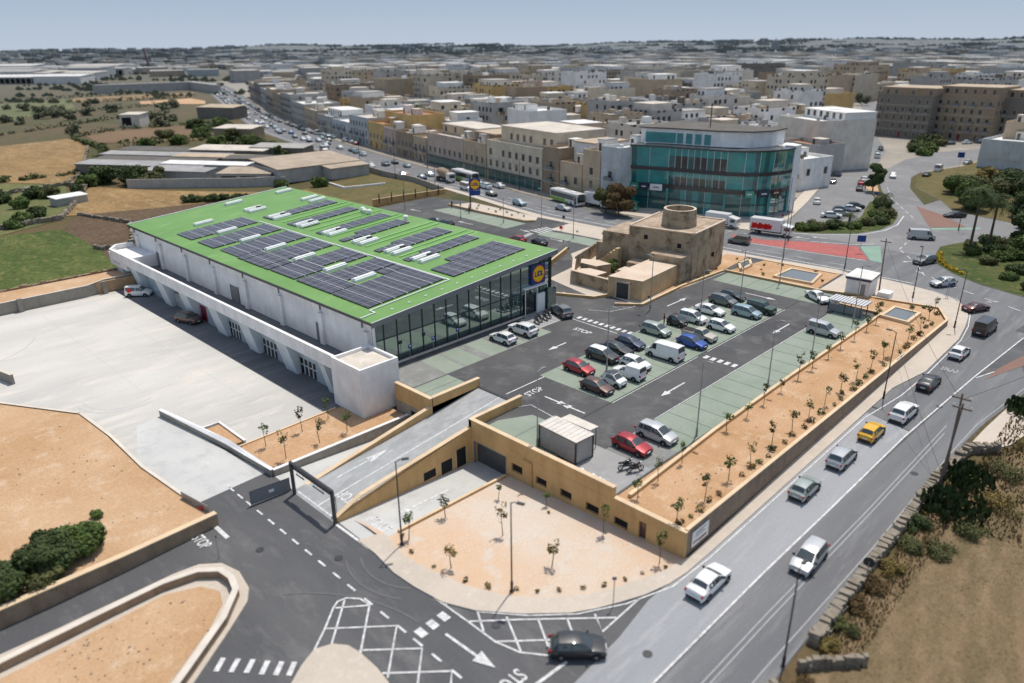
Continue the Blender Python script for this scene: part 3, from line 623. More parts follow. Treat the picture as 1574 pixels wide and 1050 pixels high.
    for a in ((20.7, -29.7, 180), (47.5, -29.9, 180), (21.4, -11.45, 180, 3.6), (9.1, -24.3, 90, 3.6), (9.2, -22.0, -90, 3.6), (39.2, .9, -90, 4), (47.5, -13.1, 0, 5.4), (58.6, -21.2, -90, 5.2), (62, 51, 90, 5), (65.5, 36, -90, 3), (64, 25.5, -90, 4), (63, 70, 90, 4)): arrow(*a)
    def garrow(x, y, ang, L=4.0, head=1.4, lift=.05):
        a = R(ang); c, s = math.cos(a), math.sin(a)
        def P(p, q): X = x + c * p - s * q; return (X, y + s * p + c * q, h(X) + lift)
        mb = MB(); mb.quad([P(-L / 2, -.11), P(L / 2 - head, -.11), P(L / 2 - head, .11), P(-L / 2, .11)]); mb.quad([P(L / 2 - head, -.45), P(L / 2, 0), P(L / 2 - head, .45)]); struct(mb.build('arrow_mark', ['mark']))
    mb = MB(); dz = lambda x, y: -2.97 - (x + 18.6) * .055 + .02; stripe(mb, [(-12, -22.3), (-7.2, -22.3)], .22, dz, 0); mb.quad([(-12, -22.8, dz(-12, 0)), (-12, -21.8, dz(-12, 0)), (-13.6, -22.3, dz(-13.6, 0))]); struct(mb.build('arrow_mark', ['mark'])); mb = MB(); stripe(mb, [(-18.55, -19.9), (-18.5, -24.9)], .28, dz, .01); struct(mb.build('give_way_line', ['mark']))
    garrow(78.5, -55.5, -20, 6, 2.0, .07); garrow(95, -31, 150, 2.2, .9, .07); garrow(101.5, -12, 97, 3, 1.0, .07); garrow(99.2, -9.5, 97, 3, 1.0, .07)
    mb = MB()
    for x, y in ((-21, -24), (-25, -18), (-17.3, -40.6 + 1.4), (-12, -49), (6, -52.2), (24, -55), (40, -52.5), (-24.4, -41)):
        mb.cyl((x, y), .36, h(x) + .045, h(x) + .056, 14)
    struct(mb.build('manhole_covers', ['darkmetal']))
    mb = MB()
    for cx, cy, rad, a0, a1 in ((-15, -28, 5.4, 150, 220), (-15, -28, 6.6, 150, 215), (-36, -36, 15, 5, 50)):
        stripe(mb, [(cx + rad * math.cos(R(a0 + (a1 - a0) * k / 14)), cy + rad * math.sin(R(a0 + (a1 - a0) * k / 14))) for k in range(15)], .2, z, .045)
    struct(mb.build('tyre_marks', ['tyremark2']))
    # main road lane lines
    L = [[(81.9, 42), (82, 0), (82.6, -24), (82.2, -36)]]
    S('main_road_edge', L + [[(81.9, 42), (83.3, 53.3), (86.6, 68.8), (89.8, 85.8), (91.4, 102), (94.6, 132), (103, 160), (114, 210), (124, 250), (139, 296), (170, 379), (236, 544)], [(88.2, 0), (88.6, -6.5), (89.6, -16), (90.8, -25.4)], [(97.5, -12), (101, -19.5), (104, -22)], [(101.5, -6), (105.2, -12), (110, -17.2), (117, -19.5), (124, -19.6), (134, -17.6)]], .25)
    mb = MB()
    def dashes(pts, step, ln, wd, lift=.07):
        for (x0, y0), (x1, y1) in zip(pts, pts[1:]):
            d = math.hypot(x1 - x0, y1 - y0); k = 0.0
            while k < d:
                e = min(k + ln, d); stripe(mb, [(x0 + (x1 - x0) * k / d, y0 + (y1 - y0) * k / d), (x0 + (x1 - x0) * e / d, y0 + (y1 - y0) * e / d)], wd, z, lift); k += step
    dashes([(85.2, -30), (84.8, -10), (84.2, 20), (84.5, 48), (88.5, 80), (92, 108)], 6, 3, .16); dashes([(87.2, 48), (91.5, 80), (95.5, 108), (107, 160), (118, 205), (145, 290), (240, 530)], 7, 3.5, .2)
    dashes([(94.3, 6), (95.4, -4), (98.2, -12)], 5, 2.5, .16); dashes([(88, -36), (94, -33), (103, -27), (112, -26)], 4, 2, .18); dashes([(79, -52), (84, -42), (90, -34)], 4, 2, .18)
    dashes([(133, -20), (152, -9), (168, -2.2)], 5, 3, .16)
    struct(mb.build('main_road_dashes', ['mark']))
    S('give_way_triangle', [[(83.5, -52.8), (86.6, -53.6), (84.9, -55.0), (83.5, -52.8)]], .25, lift=.07)
    for k in range(7): pass
    mb = MB()
    for k in range(7): mb.obox((80.3 + k * 1.1, -47.6 - k * .75), R(10), .3, .3, h(80) + .075, h(80) + .08)
    struct(mb.build('give_way_marks', ['mark_faint']))
marks()
# ================================================================ car park deck (level, z = 0) over the garage
DECK = [(-1.2, -38.0), (-1.2, -19.3), (5.8, -19.3), (5.8, -12.9), (-1.2, -12.9), (-1.2, -6.9), (-.1, -6.9), (-.1, 76.3), (76.5, 80.0), (79.0, 66), (77.3, 43), (77.3, 25), (78.6, -8), (79.2, -30.5), (69.8, -33.9), (66.6, -38.0)]
mb = MB(); mb.prism(DECK, -5.2, 0); struct(mb.build('car_park', ['asphalt']))
def flat(name, poly, mat, lift):
    mb = MB(); p = poly
    a = sum(p[i][0] * p[(i + 1) % len(p)][1] - p[(i + 1) % len(p)][0] * p[i][1] for i in range(len(p)))
    if a < 0: p = p[::-1]
    mb.quad([(x, y, lift) for x, y in p]); return struct(mb.build(name, [mat]))
rect = lambda a, b, c, d: [(a, b), (c, b), (c, d), (a, d)]
flat('parking_bays', rect(13.1, -26.6, 55.2, -15.9), 'bay', .012)
flat('parking_bays', rect(9.0, -37.8, 60.6, -32.4), 'bay', .012); flat('parking_bays', rect(4.6, -37.8, 9.0, -32.4), 'bay_grey', .012)
flat('paved_apron', rect(-1.0, -37.8, 4.6, -31.0), 'deckpav', .014)
flat('parking_bays', [(-1.0, -20.4), (1.6, -20.4), (5.0, -22.2), (5.2, -29.6), (-1.0, -29.8)], 'bay', .012)
flat('parking_bays', [(61.2, -11.2), (66.8, -11.0), (67.0, -29.5), (61.0, -29.3)], 'bay', .012)
flat('parking_bays', rect(-.9, -11.6, 5.6, -7.7), 'bay', .012)
flat('parking_bays', rect(.4, -7.45, 24.9, -2.0), 'bay_grey', .012)
for a, b in ((5.7, 8.5), (9.0, 12.0 - .2), (13.2, 16.2), (18.8, 19.6), (21.2, 24.7)): flat('parking_bay', [(a, -7.4), (b, -7.4), (b + .3, -2.1), (a + .3, -2.1)], 'bay', .018)
flat('walkway', rect(-.05, -.75, 34.0, -.02), 'kerb', .10); flat('walkway', rect(24.9, -5.3, 30.2, -.9), 'deckpav', .012)
flat('parking_bays', [(66.0, 67.0), (70.8, 66), (70.6, 40.6), (64.2, 40.6)], 'bay', .012); flat('parking_bays', [(64.8, 32.0), (68.6, 32.4), (69.6, 22.7), (69, 12), (65, 12.5)], 'bay', .012)
flat('concourse_paving', [(72.6, 68.5), (78.8, 66.5), (77.2, 43), (73.2, 40.3)], 'pave', .012)
flat('concourse_paving', [(42.9, -4.0), (40.2, -2.8), (43.3, 9.5), (52.5, 11.2), (58, 17), (70.5, 18.3), (70.2, 33), (77.1, 33.5), (77.2, 25), (78.5, -8), (66.6, -9.6), (54.5, -9.4), (43.5, -10.0), (41.9, -9.8)], 'pave', .016)
flat('planted_bed', [(62.9, -37.8), (66.7, -38.1), (69.9, -34.0), (67.3, -32.1), (63.0, -32.0)], 'planter', .03); flat('concourse_paving', [(67.6, -26.4), (78.8, -26), (79.1, -30.4), (69.9, -33.7), (68.2, -30)], 'pave', .02)
flat('planted_bed', [(68.3, -10.6), (78.3, -12), (78.8, -25.5), (68.6, -26.0), (68.2, -18)], 'planter', .05)
flat('planted_bed', [(54.5, -10.0), (45, -9.7), (66.5, -5.6), (77.5, -4.6), (78.3, -8.6), (66.6, -9.8)], 'planter', .03)
def seams():
    mb = MB()
    for k in range(16): x = 12.5 + k * 3.02; mb.box(x - .03, -37.7, .013, x + .03, -32.5, .02)
    for x in (16.1, 19.1, 22.1, 25.1, 28.1, 34.0, 37.0, 40.0, 43, 46, 49, 52): mb.box(x - .02, -26.5, .013, x + .02, -16.0, .018)
    mb.box(13.1, -21.3, .013, 55.2, -21.25, .018); mb.box(6.2, -26.62, .015, 60.9, -26.5, .022)
    for y in (-9.6, -24.2, -27.0): mb.box(-.9, y, .013, 5.4, y + .05, .019)
    for y in (-14, -17, -20, -23, -26): mb.box(61.2, y, .013, 66.9, y + .05, .019)
    for y in (43, 46, 49, 52, 55, 58, 61, 64): mb.box(64.6, y, .013, 70.6, y + .05, .019)
    struct(mb.build('bay_joints', ['joint']))
seams()
# ---- raised planter beside the road, with its retaining wall
mb = MB(); mb.prism([(-1.2, -45.0), (66.4, -45.2), (70.8, -43.0), (69.5, -34.4), (67.0, -32.2), (59.6, -32.0), (59.4, -38.05), (-1.2, -38.05)], -4, -.02); struct(mb.build('planted_bed', ['planter']))
def low_kerb(name, pts, label, w=.32, z0=-.3, z1=.3, mat='cream', top='cream_top'):
    return wall_line(name, pts, w, lambda x, y: z0, lambda x, y: z1, mat, top, label, 'kerb wall', .02, .05)
low_kerb('planter_kerb', [(-.6, -39.0), (15, -38.3), (33, -38.0), (59.3, -37.95)], 'low tan kerb wall between the green bays and the long orange bed')
low_kerb('planter_kerb', [(59.4, -37.95), (62.6, -37.9), (62.9, -31.8), (67.3, -32.0)], 'tan kerb wall around the bed behind the trolley shelter')
low_kerb('planter_kerb', [(67.2, -10.3), (67.3, -19), (67.4, -26.6), (69.6, -34.0)], 'low tan kerb wall along the far end of the car park')
low_kerb('planter_kerb', [(39.9, -6.9), (42.4, -10.2), (54.8, -9.5), (66.9, -10.0)], 'tan kerb wall on the car park side of the old stone mill')
low_kerb('planter_kerb', [(34.2, 9.2), (37.5, 3.0), (40.2, -2.7), (42.9, -3.7)], 'tan kerb wall running from the store corner to the mill entrance', z1=.35)
low_kerb('planter_kerb', [(43.2, 9.4), (49.0, 14.4), (58.5, 18.4)], 'orange low wall rising behind the store corner', z1=.9)
low_kerb('planter_kerb', [(72.4, 68.6), (71.7, 55), (71.6, 42), (73.4, 40.2)], 'tan kerb wall under the tall yellow disc sign', z1=.35)
low_kerb('planter_kerb', [(78.2, -12.0), (78.5, -25.0)], 'thin pale kerb between the far bed and the main road', z1=.12)
wall_line('retaining_wall', [(-1.35, -45.25), (66.5, -45.55)], .3, lambda x, y: h(x) - .4, lambda x, y: .12, 'planterwall', 'cream_top', 'long brown block retaining wall beside the pavement', 'wall', .03, .08)
wall_line('retaining_wall', [(66.5, -45.5), (71.3, -43.1), (69.8, -34.2), (67.6, -31.9)], .3, lambda x, y: h(x) - .4, lambda x, y: .12, 'cream', 'cream_top', 'short angled end wall of the planted bed near the roundabout', 'wall', .03, .08)
# tan wall of the garage facing the gravel garden, with its openings
def wall_cut(mb, u, thick, v0, v1, z0, z1, cuts, m=0):
    """wall across v with rectangular openings (v0,v1,z0,z1)"""
    vs = sorted({v0, v1, *[c[0] for c in cuts], *[c[1] for c in cuts]}); 
    f0 = z0 if callable(z0) else (lambda v: z0)
    for a, b in zip(vs, vs[1:]):
        c = [q for q in cuts if q[0] <= a + 1e-6 and q[1] >= b - 1e-6]
        if not c: mb.prism([(u, a), (u + thick, a), (u + thick, b), (u, b)], lambda x, y: f0(y), z1, m)
        else:
            if c[0][3] < z1: mb.box(u, a, c[0][3], u + thick, b, z1, m)
            if c[0][2] > f0(a) + .05: mb.prism([(u, a), (u + thick, a), (u + thick, b), (u, b)], lambda x, y: f0(y), c[0][2], m)
def garage():
    g = thing('garage', 'ochre garage wall with dark openings facing the gravel garden', 'garage')
    wins = [(-27.0, -25.5, -2.5, -1.6), (-30.2, -28.8, -2.5, -1.7), (-33.3, -31.9, -2.5, -1.7), (-36.5, -35.0, -2.6, -1.75), (-39.7, -38.2, -2.6, -1.75)]
    base = lambda v: -4.6
    mb = MB(); wall_cut(mb, -1.65, .42, -38.0, -19.3, base, 1.02, [(-24.7, -20.1, -4.6, -1.35)] + wins[:4]); mb.box(-1.67, -38.0, -.32, -1.655, -25.3, -.22)
    wall_cut(mb, -1.65, .42, -45.4, -38.002, base, .03, [wins[4], (-41.6, -40.85, -3.2, -.95)]); mb.box(-1.67, -40.8, -1.0, -1.655, -38.3, -.92); mb.build('wall', ['cream'], g)
    cp = MB(); cp.box(-1.70, -38.05, 1.022, -1.2, -19.3, 1.09); cp.box(-1.70, -45.45, .032, -1.2, -38.06, .10); cp.build('coping', ['cream_top'], g)
    for a, b, c, d in wins:
        w = MB(); w.box(-1.40, a + .002, c + .002, -1.36, b - .002, d - .002); f = w.build('window', ['dark_open'], g)
        gr = MB()
        for k in range(1, 6): y = a + (b - a) * k / 6; gr.box(-1.44, y - .015, c + .003, -1.41, y + .015, d - .003)
        gr.build('grille', ['darkmetal'], f)
    d = MB(); d.box(-1.42, -41.6, -3.2, -1.36, -40.85, -1.2); d.box(-1.5, -41.65, -3.25, -1.44, -41.6, -.95); d.build('door', ['p_brown'], g)
    ro = MB(); ro.box(-1.27, -24.7, -3.95, 14, -20.1, -3.9, 0); ro.box(3.9, -24.7, -3.9, 4.0, -20.1, -1.3, 1); ro.box(-1.2, -24.75, -3.9, 4, -24.7, -1.3, 1); ro.box(-1.2, -20.1, -3.9, 4, -20.05, -1.3, 1); ro.box(-1.2, -24.7, -1.35, 4, -20.1, -1.3, 1); ro.build('garage_opening', ['drive', 'greywall'], g)
    fr = MB(); fr.box(-1.68, -20.12, -3.9, -1.5, -20.0, -1.3); fr.box(-1.68, -24.8, -3.9, -1.5, -24.68, -1.3); fr.box(-1.68, -24.8, -1.32, -1.5, -20.0, -1.24); fr.build('door_frame', ['greymetal'], g)
    pp = MB(); pp.tube([(-1.75, -27.2, -.5), (-1.75, -28.3, -.55), (-1.75, -28.3, -3.4)], .07, 6); pp.build('drain_pipe', ['cream'], g)
    # parapet beside the stair block, and the grey wall and doorway below it
    p2 = MB(); p2.box(-1.5, -12.9, -1.0, -1.1, -6.6, 1.02); p2.box(-1.45, -12.9, -4.4, -1.1, -10.4, -1.0); p2.box(-1.45, -9.2, -4.4, -1.1, -6.6, -1.0, 1); p2.box(-1.45, -10.4, -1.6, -1.1, -9.2, -1.0, 1); p2.build('parapet', ['cream', 'greywall'], g)
    dd = MB(); dd.box(-1.3, -10.4, -4.4, -1.2, -9.2, -1.6); dd.build('doorway', ['dark_open'], g)
    c2 = MB(); c2.box(-1.55, -12.95, 1.022, -1.05, -6.55, 1.09); c2.build('coping', ['cream_top'], g)
garage()
def ramp_thing():
    zr = lambda x: -2.97 + (x + 18.5) * 2.97 / 24.3
    t = thing('entry_ramp', 'grey concrete ramp between ochre walls climbing to the car park', 'ramp')
    mb = MB(); mb.prism([(-18.5, -19.3), (5.8, -19.3), (5.8, -12.6), (-18.5, -12.2)], -6, lambda x, y: zr(x)); mb.build('roadway', ['rampc'], t)
    lip = MB(); lip.box(5.6, -19.3, .003, 6.0, -12.7, .035); lip.build('drain_channel', ['darkmetal'], t)
    mb = MB(); mb.prism([(-18.3, -19.75), (-1.65, -19.75), (-1.65, -19.3), (-18.3, -19.3)], -6, lambda x, y: -1.75 + (x + 18.3) * 1.92 / 16.6 - (0.75 * max(0, -15.5 - x) / 2.8)); 
    # openings in this wall are recessed dark panes
    mb.prism([(-1.65, -19.7), (6.0, -19.7), (6.0, -19.3), (-1.65, -19.3)], -4, lambda x, y: 1.02); mb.build('near_wall', ['cream'], t)
    c = MB(); zt = lambda x, y: -1.75 + (x + 18.3) * 1.92 / 16.6 - (0.75 * max(0, -15.5 - x) / 2.8)
    for a, b in ((-18.3, -15.5), (-15.5, -1.75)): c.prism([(a, -19.78), (b, -19.78), (b, -19.27), (a, -19.27)], lambda x, y: zt(x, y) + .002, lambda x, y: zt(x, y) + .07)
    c.box(-1.2, -19.73, 1.022, 6.05, -19.27, 1.09); c.build('coping', ['cream_top'], t)
    for a, b, lo, hi in ((-8.3, -6.7, -3.3, -2.4), (-6.0, -4.5, -3.6, -2.2), (-3.9, -2.6, -3.7, -1.6)):
        w = MB(); w.box(a, -19.78, lo, b, -19.752, hi); f = w.build('window', ['dark_open'], t); e = MB(); e.box(a - .06, -19.80, lo - .06, a, -19.75, hi + .06); e.box(b, -19.80, lo - .06, b + .06, -19.75, hi + .06); e.build('frame', ['cream_top'], f)
    mb = MB(); zf = lambda x, y: -2.95 + (x + 17.5) * 3.0 / 16.4
    mb.prism([(-17.6, -12.55), (-1.3, -12.9), (-1.3, -12.5), (-17.6, -12.1)], -6, zf); mb.prism([(-1.2, -12.9), (6.0, -12.9), (6.0, -12.5), (-1.2, -12.5)], -4, lambda x, y: 1.02); mb.build('far_wall', ['cream'], t)
    c = MB(); c.prism([(-17.6, -12.6), (-1.3, -12.95), (-1.3, -12.45), (-17.6, -12.05)], lambda x, y: zf(x, y) + .002, lambda x, y: zf(x, y) + .07); c.box(-1.0, -12.95, 1.022, 6.05, -12.45, 1.09); c.build('coping', ['cream_top'], t)
    mk = MB()
    for l in ([(-18.3, -16.2), (5.6, -16.6)], [(-18.15, -12.7), (-18.15, -19.2)], [(-14.5, -14.0), (-10.5, -14.2)], [(-12.5, -18.6), (-7.5, -18.8)]): stripe(mk, l, .16, lambda x, y: zr(x), .02)
    x0, x1 = -10.8, -8.3; mk.quad([(x0, -14.75, zr(x0) + .02), (x1, -14.25, zr(x1) + .02), (x0, -13.65, zr(x0) + .02)]); mk.build('painted_marks', ['mark'], t)
    tx = text_obj('lettering', 'STOP', 1.1, 'mark', t, .95, 1.5, 0, .02); tx.location = (-15.6, -17.6, zr(-15.6) + .02); tx.rotation_euler = (0, R(-7.0), R(90)); tx.rotation_euler = Matrix.Rotation(R(-7.0), 4, 'Y').to_3x3().__matmul__(Matrix.Rotation(R(90), 3, 'Z')).to_euler()
ramp_thing()
mb = MB(); mb.prism([(-18.3, -12.05), (-1.4, -12.45), (-1.4, -8.6), (-18.3, -8.6)], -6, lambda x, y: -2.97 - (x + 18.3) * .05); struct(mb.build('service_path', ['drive']))
wall_line('garden_edge_wall', [(-15.4, -24.95), (-2.0, -24.95)], .25, lambda x, y: -4.3, lambda x, y: gz(x, y) + .2, 'cream', 'cream_top', 'low ochre wall between the garage driveway and gravel garden', 'wall', .02, .06)
# ---- planted bed by the yard
wall_line('yard_retaining_wall', [(-21.0, 12.6), (-19.0, 0), (-18.35, -8.3)], .35, lambda x, y: -4, lambda x, y: -1.95 if y > 0 else -2.3 - .0 * y, 'greywall', 'coping_w', 'long grey wall with white coping beside the yard driveway', 'wall', .03, .08)
wall_line('yard_retaining_wall', [(-18.3, -8.35), (-1.5, -8.75)], .3, lambda x, y: -4.2, lambda x, y: -2.32, 'greywall', 'coping_w', 'grey wall with white coping between tree bed and ramp', 'wall', .03, .08)
mb = MB(); mb.prism([(-18.2, -8.2), (-1.6, -8.6), (-1.6, -1.1), (-17.2, -1.1), (-18.8, -1.6)], -5, -2.5); mb.prism([(-18.95, 0), (-17.3, 0), (-17.3, 5.6), (-19.7, 5.6)], -5, -2.69); struct(mb.build('planted_bed', ['planter']))
wall_line('bed_edging', [(-18.3, -1.2), (-6.2, -1.0)], .22, lambda x, y: -3, lambda x, y: -2.42, 'cream', 'cream_top', 'low tan edging between white yard and tree bed', 'kerb wall', .01, .04)
wall_line('bed_edging', [(-17.2, -.3), (-17.2, 5.8), (-19.6, 5.9)], .22, lambda x, y: -3, lambda x, y: -2.52, 'whitewall', 'coping_w', 'white L-shaped edging around the empty small bed in the yard', 'kerb wall', .01, .04)
wall_line('plot_wall', [(-26.2, -8.8), (-27.1, 2), (-27.0, 11), (-27.5, 19.5)], .3, lambda x, y: -4, lambda x, y: -2.35, 'rubble', 'kerb', 'low wall between the bare plot and concrete driveway', 'wall', .02, .05)
wall_line('plot_wall', [(-27.6, 19.6), (-33.4, 29.7), (-43, 36)], .3, lambda x, y: -4, lambda x, y: -2.35, 'rubble', 'kerb', 'low wall between the bare plot and white yard', 'wall', .02, .05)
wall_line('stub_wall', [(-30.5, 35.2), (-31.6, 40), (-33.5, 47)], .35, lambda x, y: -4, lambda x, y: -1.4, 'greywall', 'kerb', 'short grey wall ending in the white yard at left edge', 'wall', .02, .05)
def stone_wall(name, pts, thick, z0, z1, label, seed=0, mat='rubble', coarse=.5):
    """dry stone wall: core plus courses of uneven stones, one mesh"""
    r = random.Random(seed); mb = MB()
    for (x0, y0), (x1, y1) in zip(pts, pts[1:]):
        d = math.hypot(x1 - x0, y1 - y0); ax = math.atan2(y1 - y0, x1 - x0); k = 0.0
        mb.obox(((x0 + x1) / 2, (y0 + y1) / 2), ax, d / 2, thick / 2 - .06, min(z0(x0, y0), z0(x1, y1)), min(z1(x0, y0), z1(x1, y1)) - .12)
        while k < d:
            L = r.uniform(.6, 1.5) * coarse; cx = x0 + (x1 - x0) * min(1, (k + L / 2) / d); cy = y0 + (y1 - y0) * min(1, (k + L / 2) / d); zb = z0(cx, cy); zt = z1(cx, cy)
            n = max(2, int((zt - zb) / (.42 * coarse * 1.6)))
            for q in range(n):
                za = zb + (zt - zb) * q / n; zz = zb + (zt - zb) * (q + 1) / n
                n0 = len(mb.v); j = r.uniform(-.07, .07); mb.obox((cx + j * math.sin(ax), cy - j * math.cos(ax)), ax + r.uniform(-.25, .25), L / 2 * r.uniform(.8, 1.0), thick / 2 * r.uniform(.8, 1.18), za, zz - .015 + (r.uniform(-.26, .12) if q == n - 1 else 0))
                jj = .16 * coarse
                for vi in range(n0, len(mb.v)): a_, b_, c_ = mb.v[vi]; mb.v[vi] = (a_ + r.uniform(-jj, jj), b_ + r.uniform(-jj, jj), c_ + r.uniform(-jj, jj) * .8)
            k += L
    return tag(mb.build(name, [mat]), label, 'wall')
wl = wall_line('street_wall', [(-75, -11.6), (-43, -11.75), (-34, -11.9), (-25.8, -11.7)], .5, lambda x, y: -4.5, lambda x, y: -2.0, 'stonewall', 'cream_top', 'tan stone wall between the side street and bare plot', 'wall', .05, .1)
wall_line('loop_wall', [(-75, -16.6), (-44, -16.7), (-36.6, -16.75), (-32.8, -16.9), (-30.2, -17.6), (-28.9, -18.9), (-28.7, -20.4), (-29.1, -22.0), (-31.2, -24.2), (-35.5, -27.2), (-45, -33.6), (-75, -49)], .42, lambda x, y: h(x) - .2, lambda x, y: h(x) + .8, 'stonewall', 'kerb', 'curved low stone wall around the bare soil patch', 'wall', .05, .09)
stone_wall('dry_stone_wall', [(-45, -57.0), (-8.6, -56.9)], .7, lambda x, y: h(x), lambda x, y: h(x) + .9, 'crumbling dry stone wall at the bottom of the road', 4, 'rubble', .42)
stone_wall('dry_stone_wall', [(-3.5, -57.1), (1.5, -57.0), (8.5, -56.95), (15, -57.0), (24, -56.95), (31.5, -57.6), (33.5, -59.6)], .75, lambda x, y: h(x), lambda x, y: h(x) + 1.0, 'long dry stone wall between road and mown field', 5, 'rubble', .38)
stone_wall('field_gate_wall', [(-6.3, -57.3), (-4.4, -59.0), (-2.8, -60.4)], .4, lambda x, y: h(x), lambda x, y: h(x) + 1.0, 'short leaning stone wall inside the mown field', 6, 'rubble', .4)
wall_line('yard_back_wall', [(-60, 66.7), (-24.3, 66.7), (-11.6, 66.6), (-8.6, 67.4), (-3.4, 67.4)], .3, lambda x, y: -4, lambda x, y: -.75 + (.0 if x < -11 else .25), 'greywall', 'kerb', 'grey block wall at the back of the white yard', 'wall', .02, .05)
mb = MB()
for x in (-21.8, -8.9): mb.box(x - .35, 66.0, -4, x + .35, 66.5, -.5)
tag(mb.build('wall_buttress', ['greywall']), 'two grey buttresses against the back wall of the yard', 'buttress')
stone_wall('field_wall', [(-60, 73.6), (-24, 73.4), (-3.7, 73.2)], .5, lambda x, y: -2.6, lambda x, y: -.35, 'dark stone field wall between orange track and green field', 8, 'stonewall', .9)
stone_wall('field_wall', [(.2, 100), (1.2, 97.0), (3.0, 96.7), (7.2, 97.6), (14, 117), (8.9, 137)], .6, lambda x, y: h(x), lambda x, y: h(x) + .9, 'ragged rubble wall between green field and ploughed field', 9, 'rubble', 1.1)
stone_wall('field_wall', [(-60, 138), (-8.8, 136.1), (4.1, 135.2), (10.4, 147.5), (22.3, 174.4), (20.2, 185.6)], .6, lambda x, y: h(x), lambda x, y: h(x) + 1.3, 'pale rubble wall running up the left beside the stubble field', 10, 'rubble', 1.4)
stone_wall('field_wall', [(-60, 186), (2.5, 185), (20, 186), (30, 203), (53, 268)], .6, lambda x, y: h(x), lambda x, y: h(x) + 1.1, 'rubble wall along the near edge of the threshed field', 11, 'rubble', 1.8)

# ================================================================ the store
ZR = lambda u: 6.38 + .0765 * u
def store():
    t = thing('supermarket', 'long white supermarket with green roof, solar panels and glass front', 'supermarket')
    mb = MB(); zt = lambda x, y: ZR(x) - .28
    mb.prism([(.55, .3), (.55, 75.6), (32.2, 75.6), (32.2, .3)], -.05, zt); mb.build('wall', ['whitewall'], t)
    rf = MB(); rf.prism([(-.05, -.75), (33.2, -.95), (33.3, 76.0), (-.05, 76.0)], lambda x, y: ZR(x) - .34, lambda x, y: ZR(x), 1, 0); roof = rf.build('roof', ['roof', 'greymetal'], t)
    e = MB()
    e.prism([(-.10, -.85), (33.3, -1.05), (33.3, -.95), (-.10, -.75)], lambda x, y: ZR(x) - .62, lambda x, y: ZR(x) + .06); e.prism([(-.14, -.85), (-.05, -.85), (-.05, 76.1), (-.14, 76.1)], lambda x, y: ZR(x) - .3, lambda x, y: ZR(x) + .05, 1); e.prism([(-.10, 76.0), (33.3, 76.0), (33.3, 76.2), (-.10, 76.2)], lambda x, y: ZR(x) - .4, lambda x, y: ZR(x) + .14, 2); e.build('roof_edge', ['greymetal', 'darkmetal', 'white'], roof)
    tp = MB(); tp.prism([(-.1, -.87), (33.3, -1.07), (33.3, -.97), (-.1, -.77)], lambda x, y: ZR(x) + .063, lambda x, y: ZR(x) + .09); tp.build('edge_trim', ['white'], roof)
    for v in (16.2, 17.9, 24.9, 26.6, 34.6, 36.0, 41.0, 43.5, 50.0, 52.2):
        r = MB(); r.prism([(17.5, v), (32.6, v), (32.6, v + .25), (17.5, v + .25)], lambda x, y: ZR(x) + .003, lambda x, y: ZR(x) + .14); r.build('roof_rib', ['roofrib'], roof)
    # solar arrays
    def arr(u0, u1, v0, v1):
        n = max(1, round((u1 - u0) / 2.05)); w = (u1 - u0) / n; p = MB()
        for k in range(n):
            m_ = max(1, round((v1 - v0) / 1.65)); d = (v1 - v0) / m_
            for q in range(m_):
                a, b, c, e_ = u0 + k * w + .04, u0 + (k + 1) * w - .10, v0 + q * d + .02, v0 + (q + 1) * d - .03
                p.prism([(a, c), (b, c), (b, e_), (a, e_)], lambda x, y: ZR(x) + .10, lambda x, y: ZR(x) + .16 + .02 * (x - a), 1, 0)
            p.prism([(u0 + (k + 1) * w - .09, v0), (u0 + (k + 1) * w + .08, v0), (u0 + (k + 1) * w + .08, v1), (u0 + (k + 1) * w - .09, v1)], lambda x, y: ZR(x) + .02, lambda x, y: ZR(x) + .155, 2)
        p.build('solar_array', ['solar', 'darkmetal', 'alu'], roof)
    for a in ((16.4, 30.6, 3.0, 8.0), (20.5, 30.6, 8.1, 9.8), (16.9, 20.6, 13.4, 15.0), (20.7, 30.6, 12.9, 15.9), (17.0, 20.8, 20.7, 22.3), (21, 30.6, 19.3, 23.3), (17, 20.8, 30.2, 31.8), (21, 30.2, 29.8, 33.3), (17.2, 21, 37.4, 39.0), (21.2, 31, 36.0, 39.2), (17.3, 30.6, 45.4, 48.6), (17.2, 31.4, 53.6, 57.0),
              (2.5, 15.0, 3.4, 11.6), (2.5, 6.6, 11.8, 20.6), (11.3, 15.0, 11.8, 14.0), (6.7, 15.1, 14.3, 18.9), (2.6, 8.0, 21.2, 28.0), (11.2, 15.0, 20.9, 22.4), (8.1, 15.0, 22.6, 27.4), (2.5, 6.6, 28.3, 30.0), (2.5, 15.0, 30.2, 35.9), (2.5, 6.6, 36.1, 38.0), (2.8, 15, 38.2, 44.4), (2.6, 15, 46.2, 52.2), (2.6, 15, 54.4, 60.4)): arr(*a)
    def skyl(u, v, dbl):
        s = MB(); W = 3.5
        for q in (range(2) if dbl else range(1)):
            v0 = v - .55 + (q * 1.75 - .85 if dbl else 0)
            s.prism([(u - W / 2, v0), (u + W / 2, v0), (u + W / 2, v0 + 1.15), (u - W / 2, v0 + 1.15)], lambda x, y: ZR(x), lambda x, y: ZR(x) + .38, 1, 0)
            s.prism([(u - W / 2 + .05, v0 + .3), (u + W / 2 - .05, v0 + .3), (u + W / 2 - .05, v0 + .85), (u - W / 2 + .05, v0 + .85)], lambda x, y: ZR(x) + .382, lambda x, y: ZR(x) + .52, 0, 0)
        if dbl: s.box(u + .3, v - .3, ZR(u) + .5, u + 1.2, v + .1, ZR(u) + .75, 2)
        s.build('skylight', ['skylight', 'white', 'darkmetal'], roof)
    for v in (12.4, 18.8, 27.4, 36.2, 44.9, 54.3, 63.4): skyl(19.2, v, True)
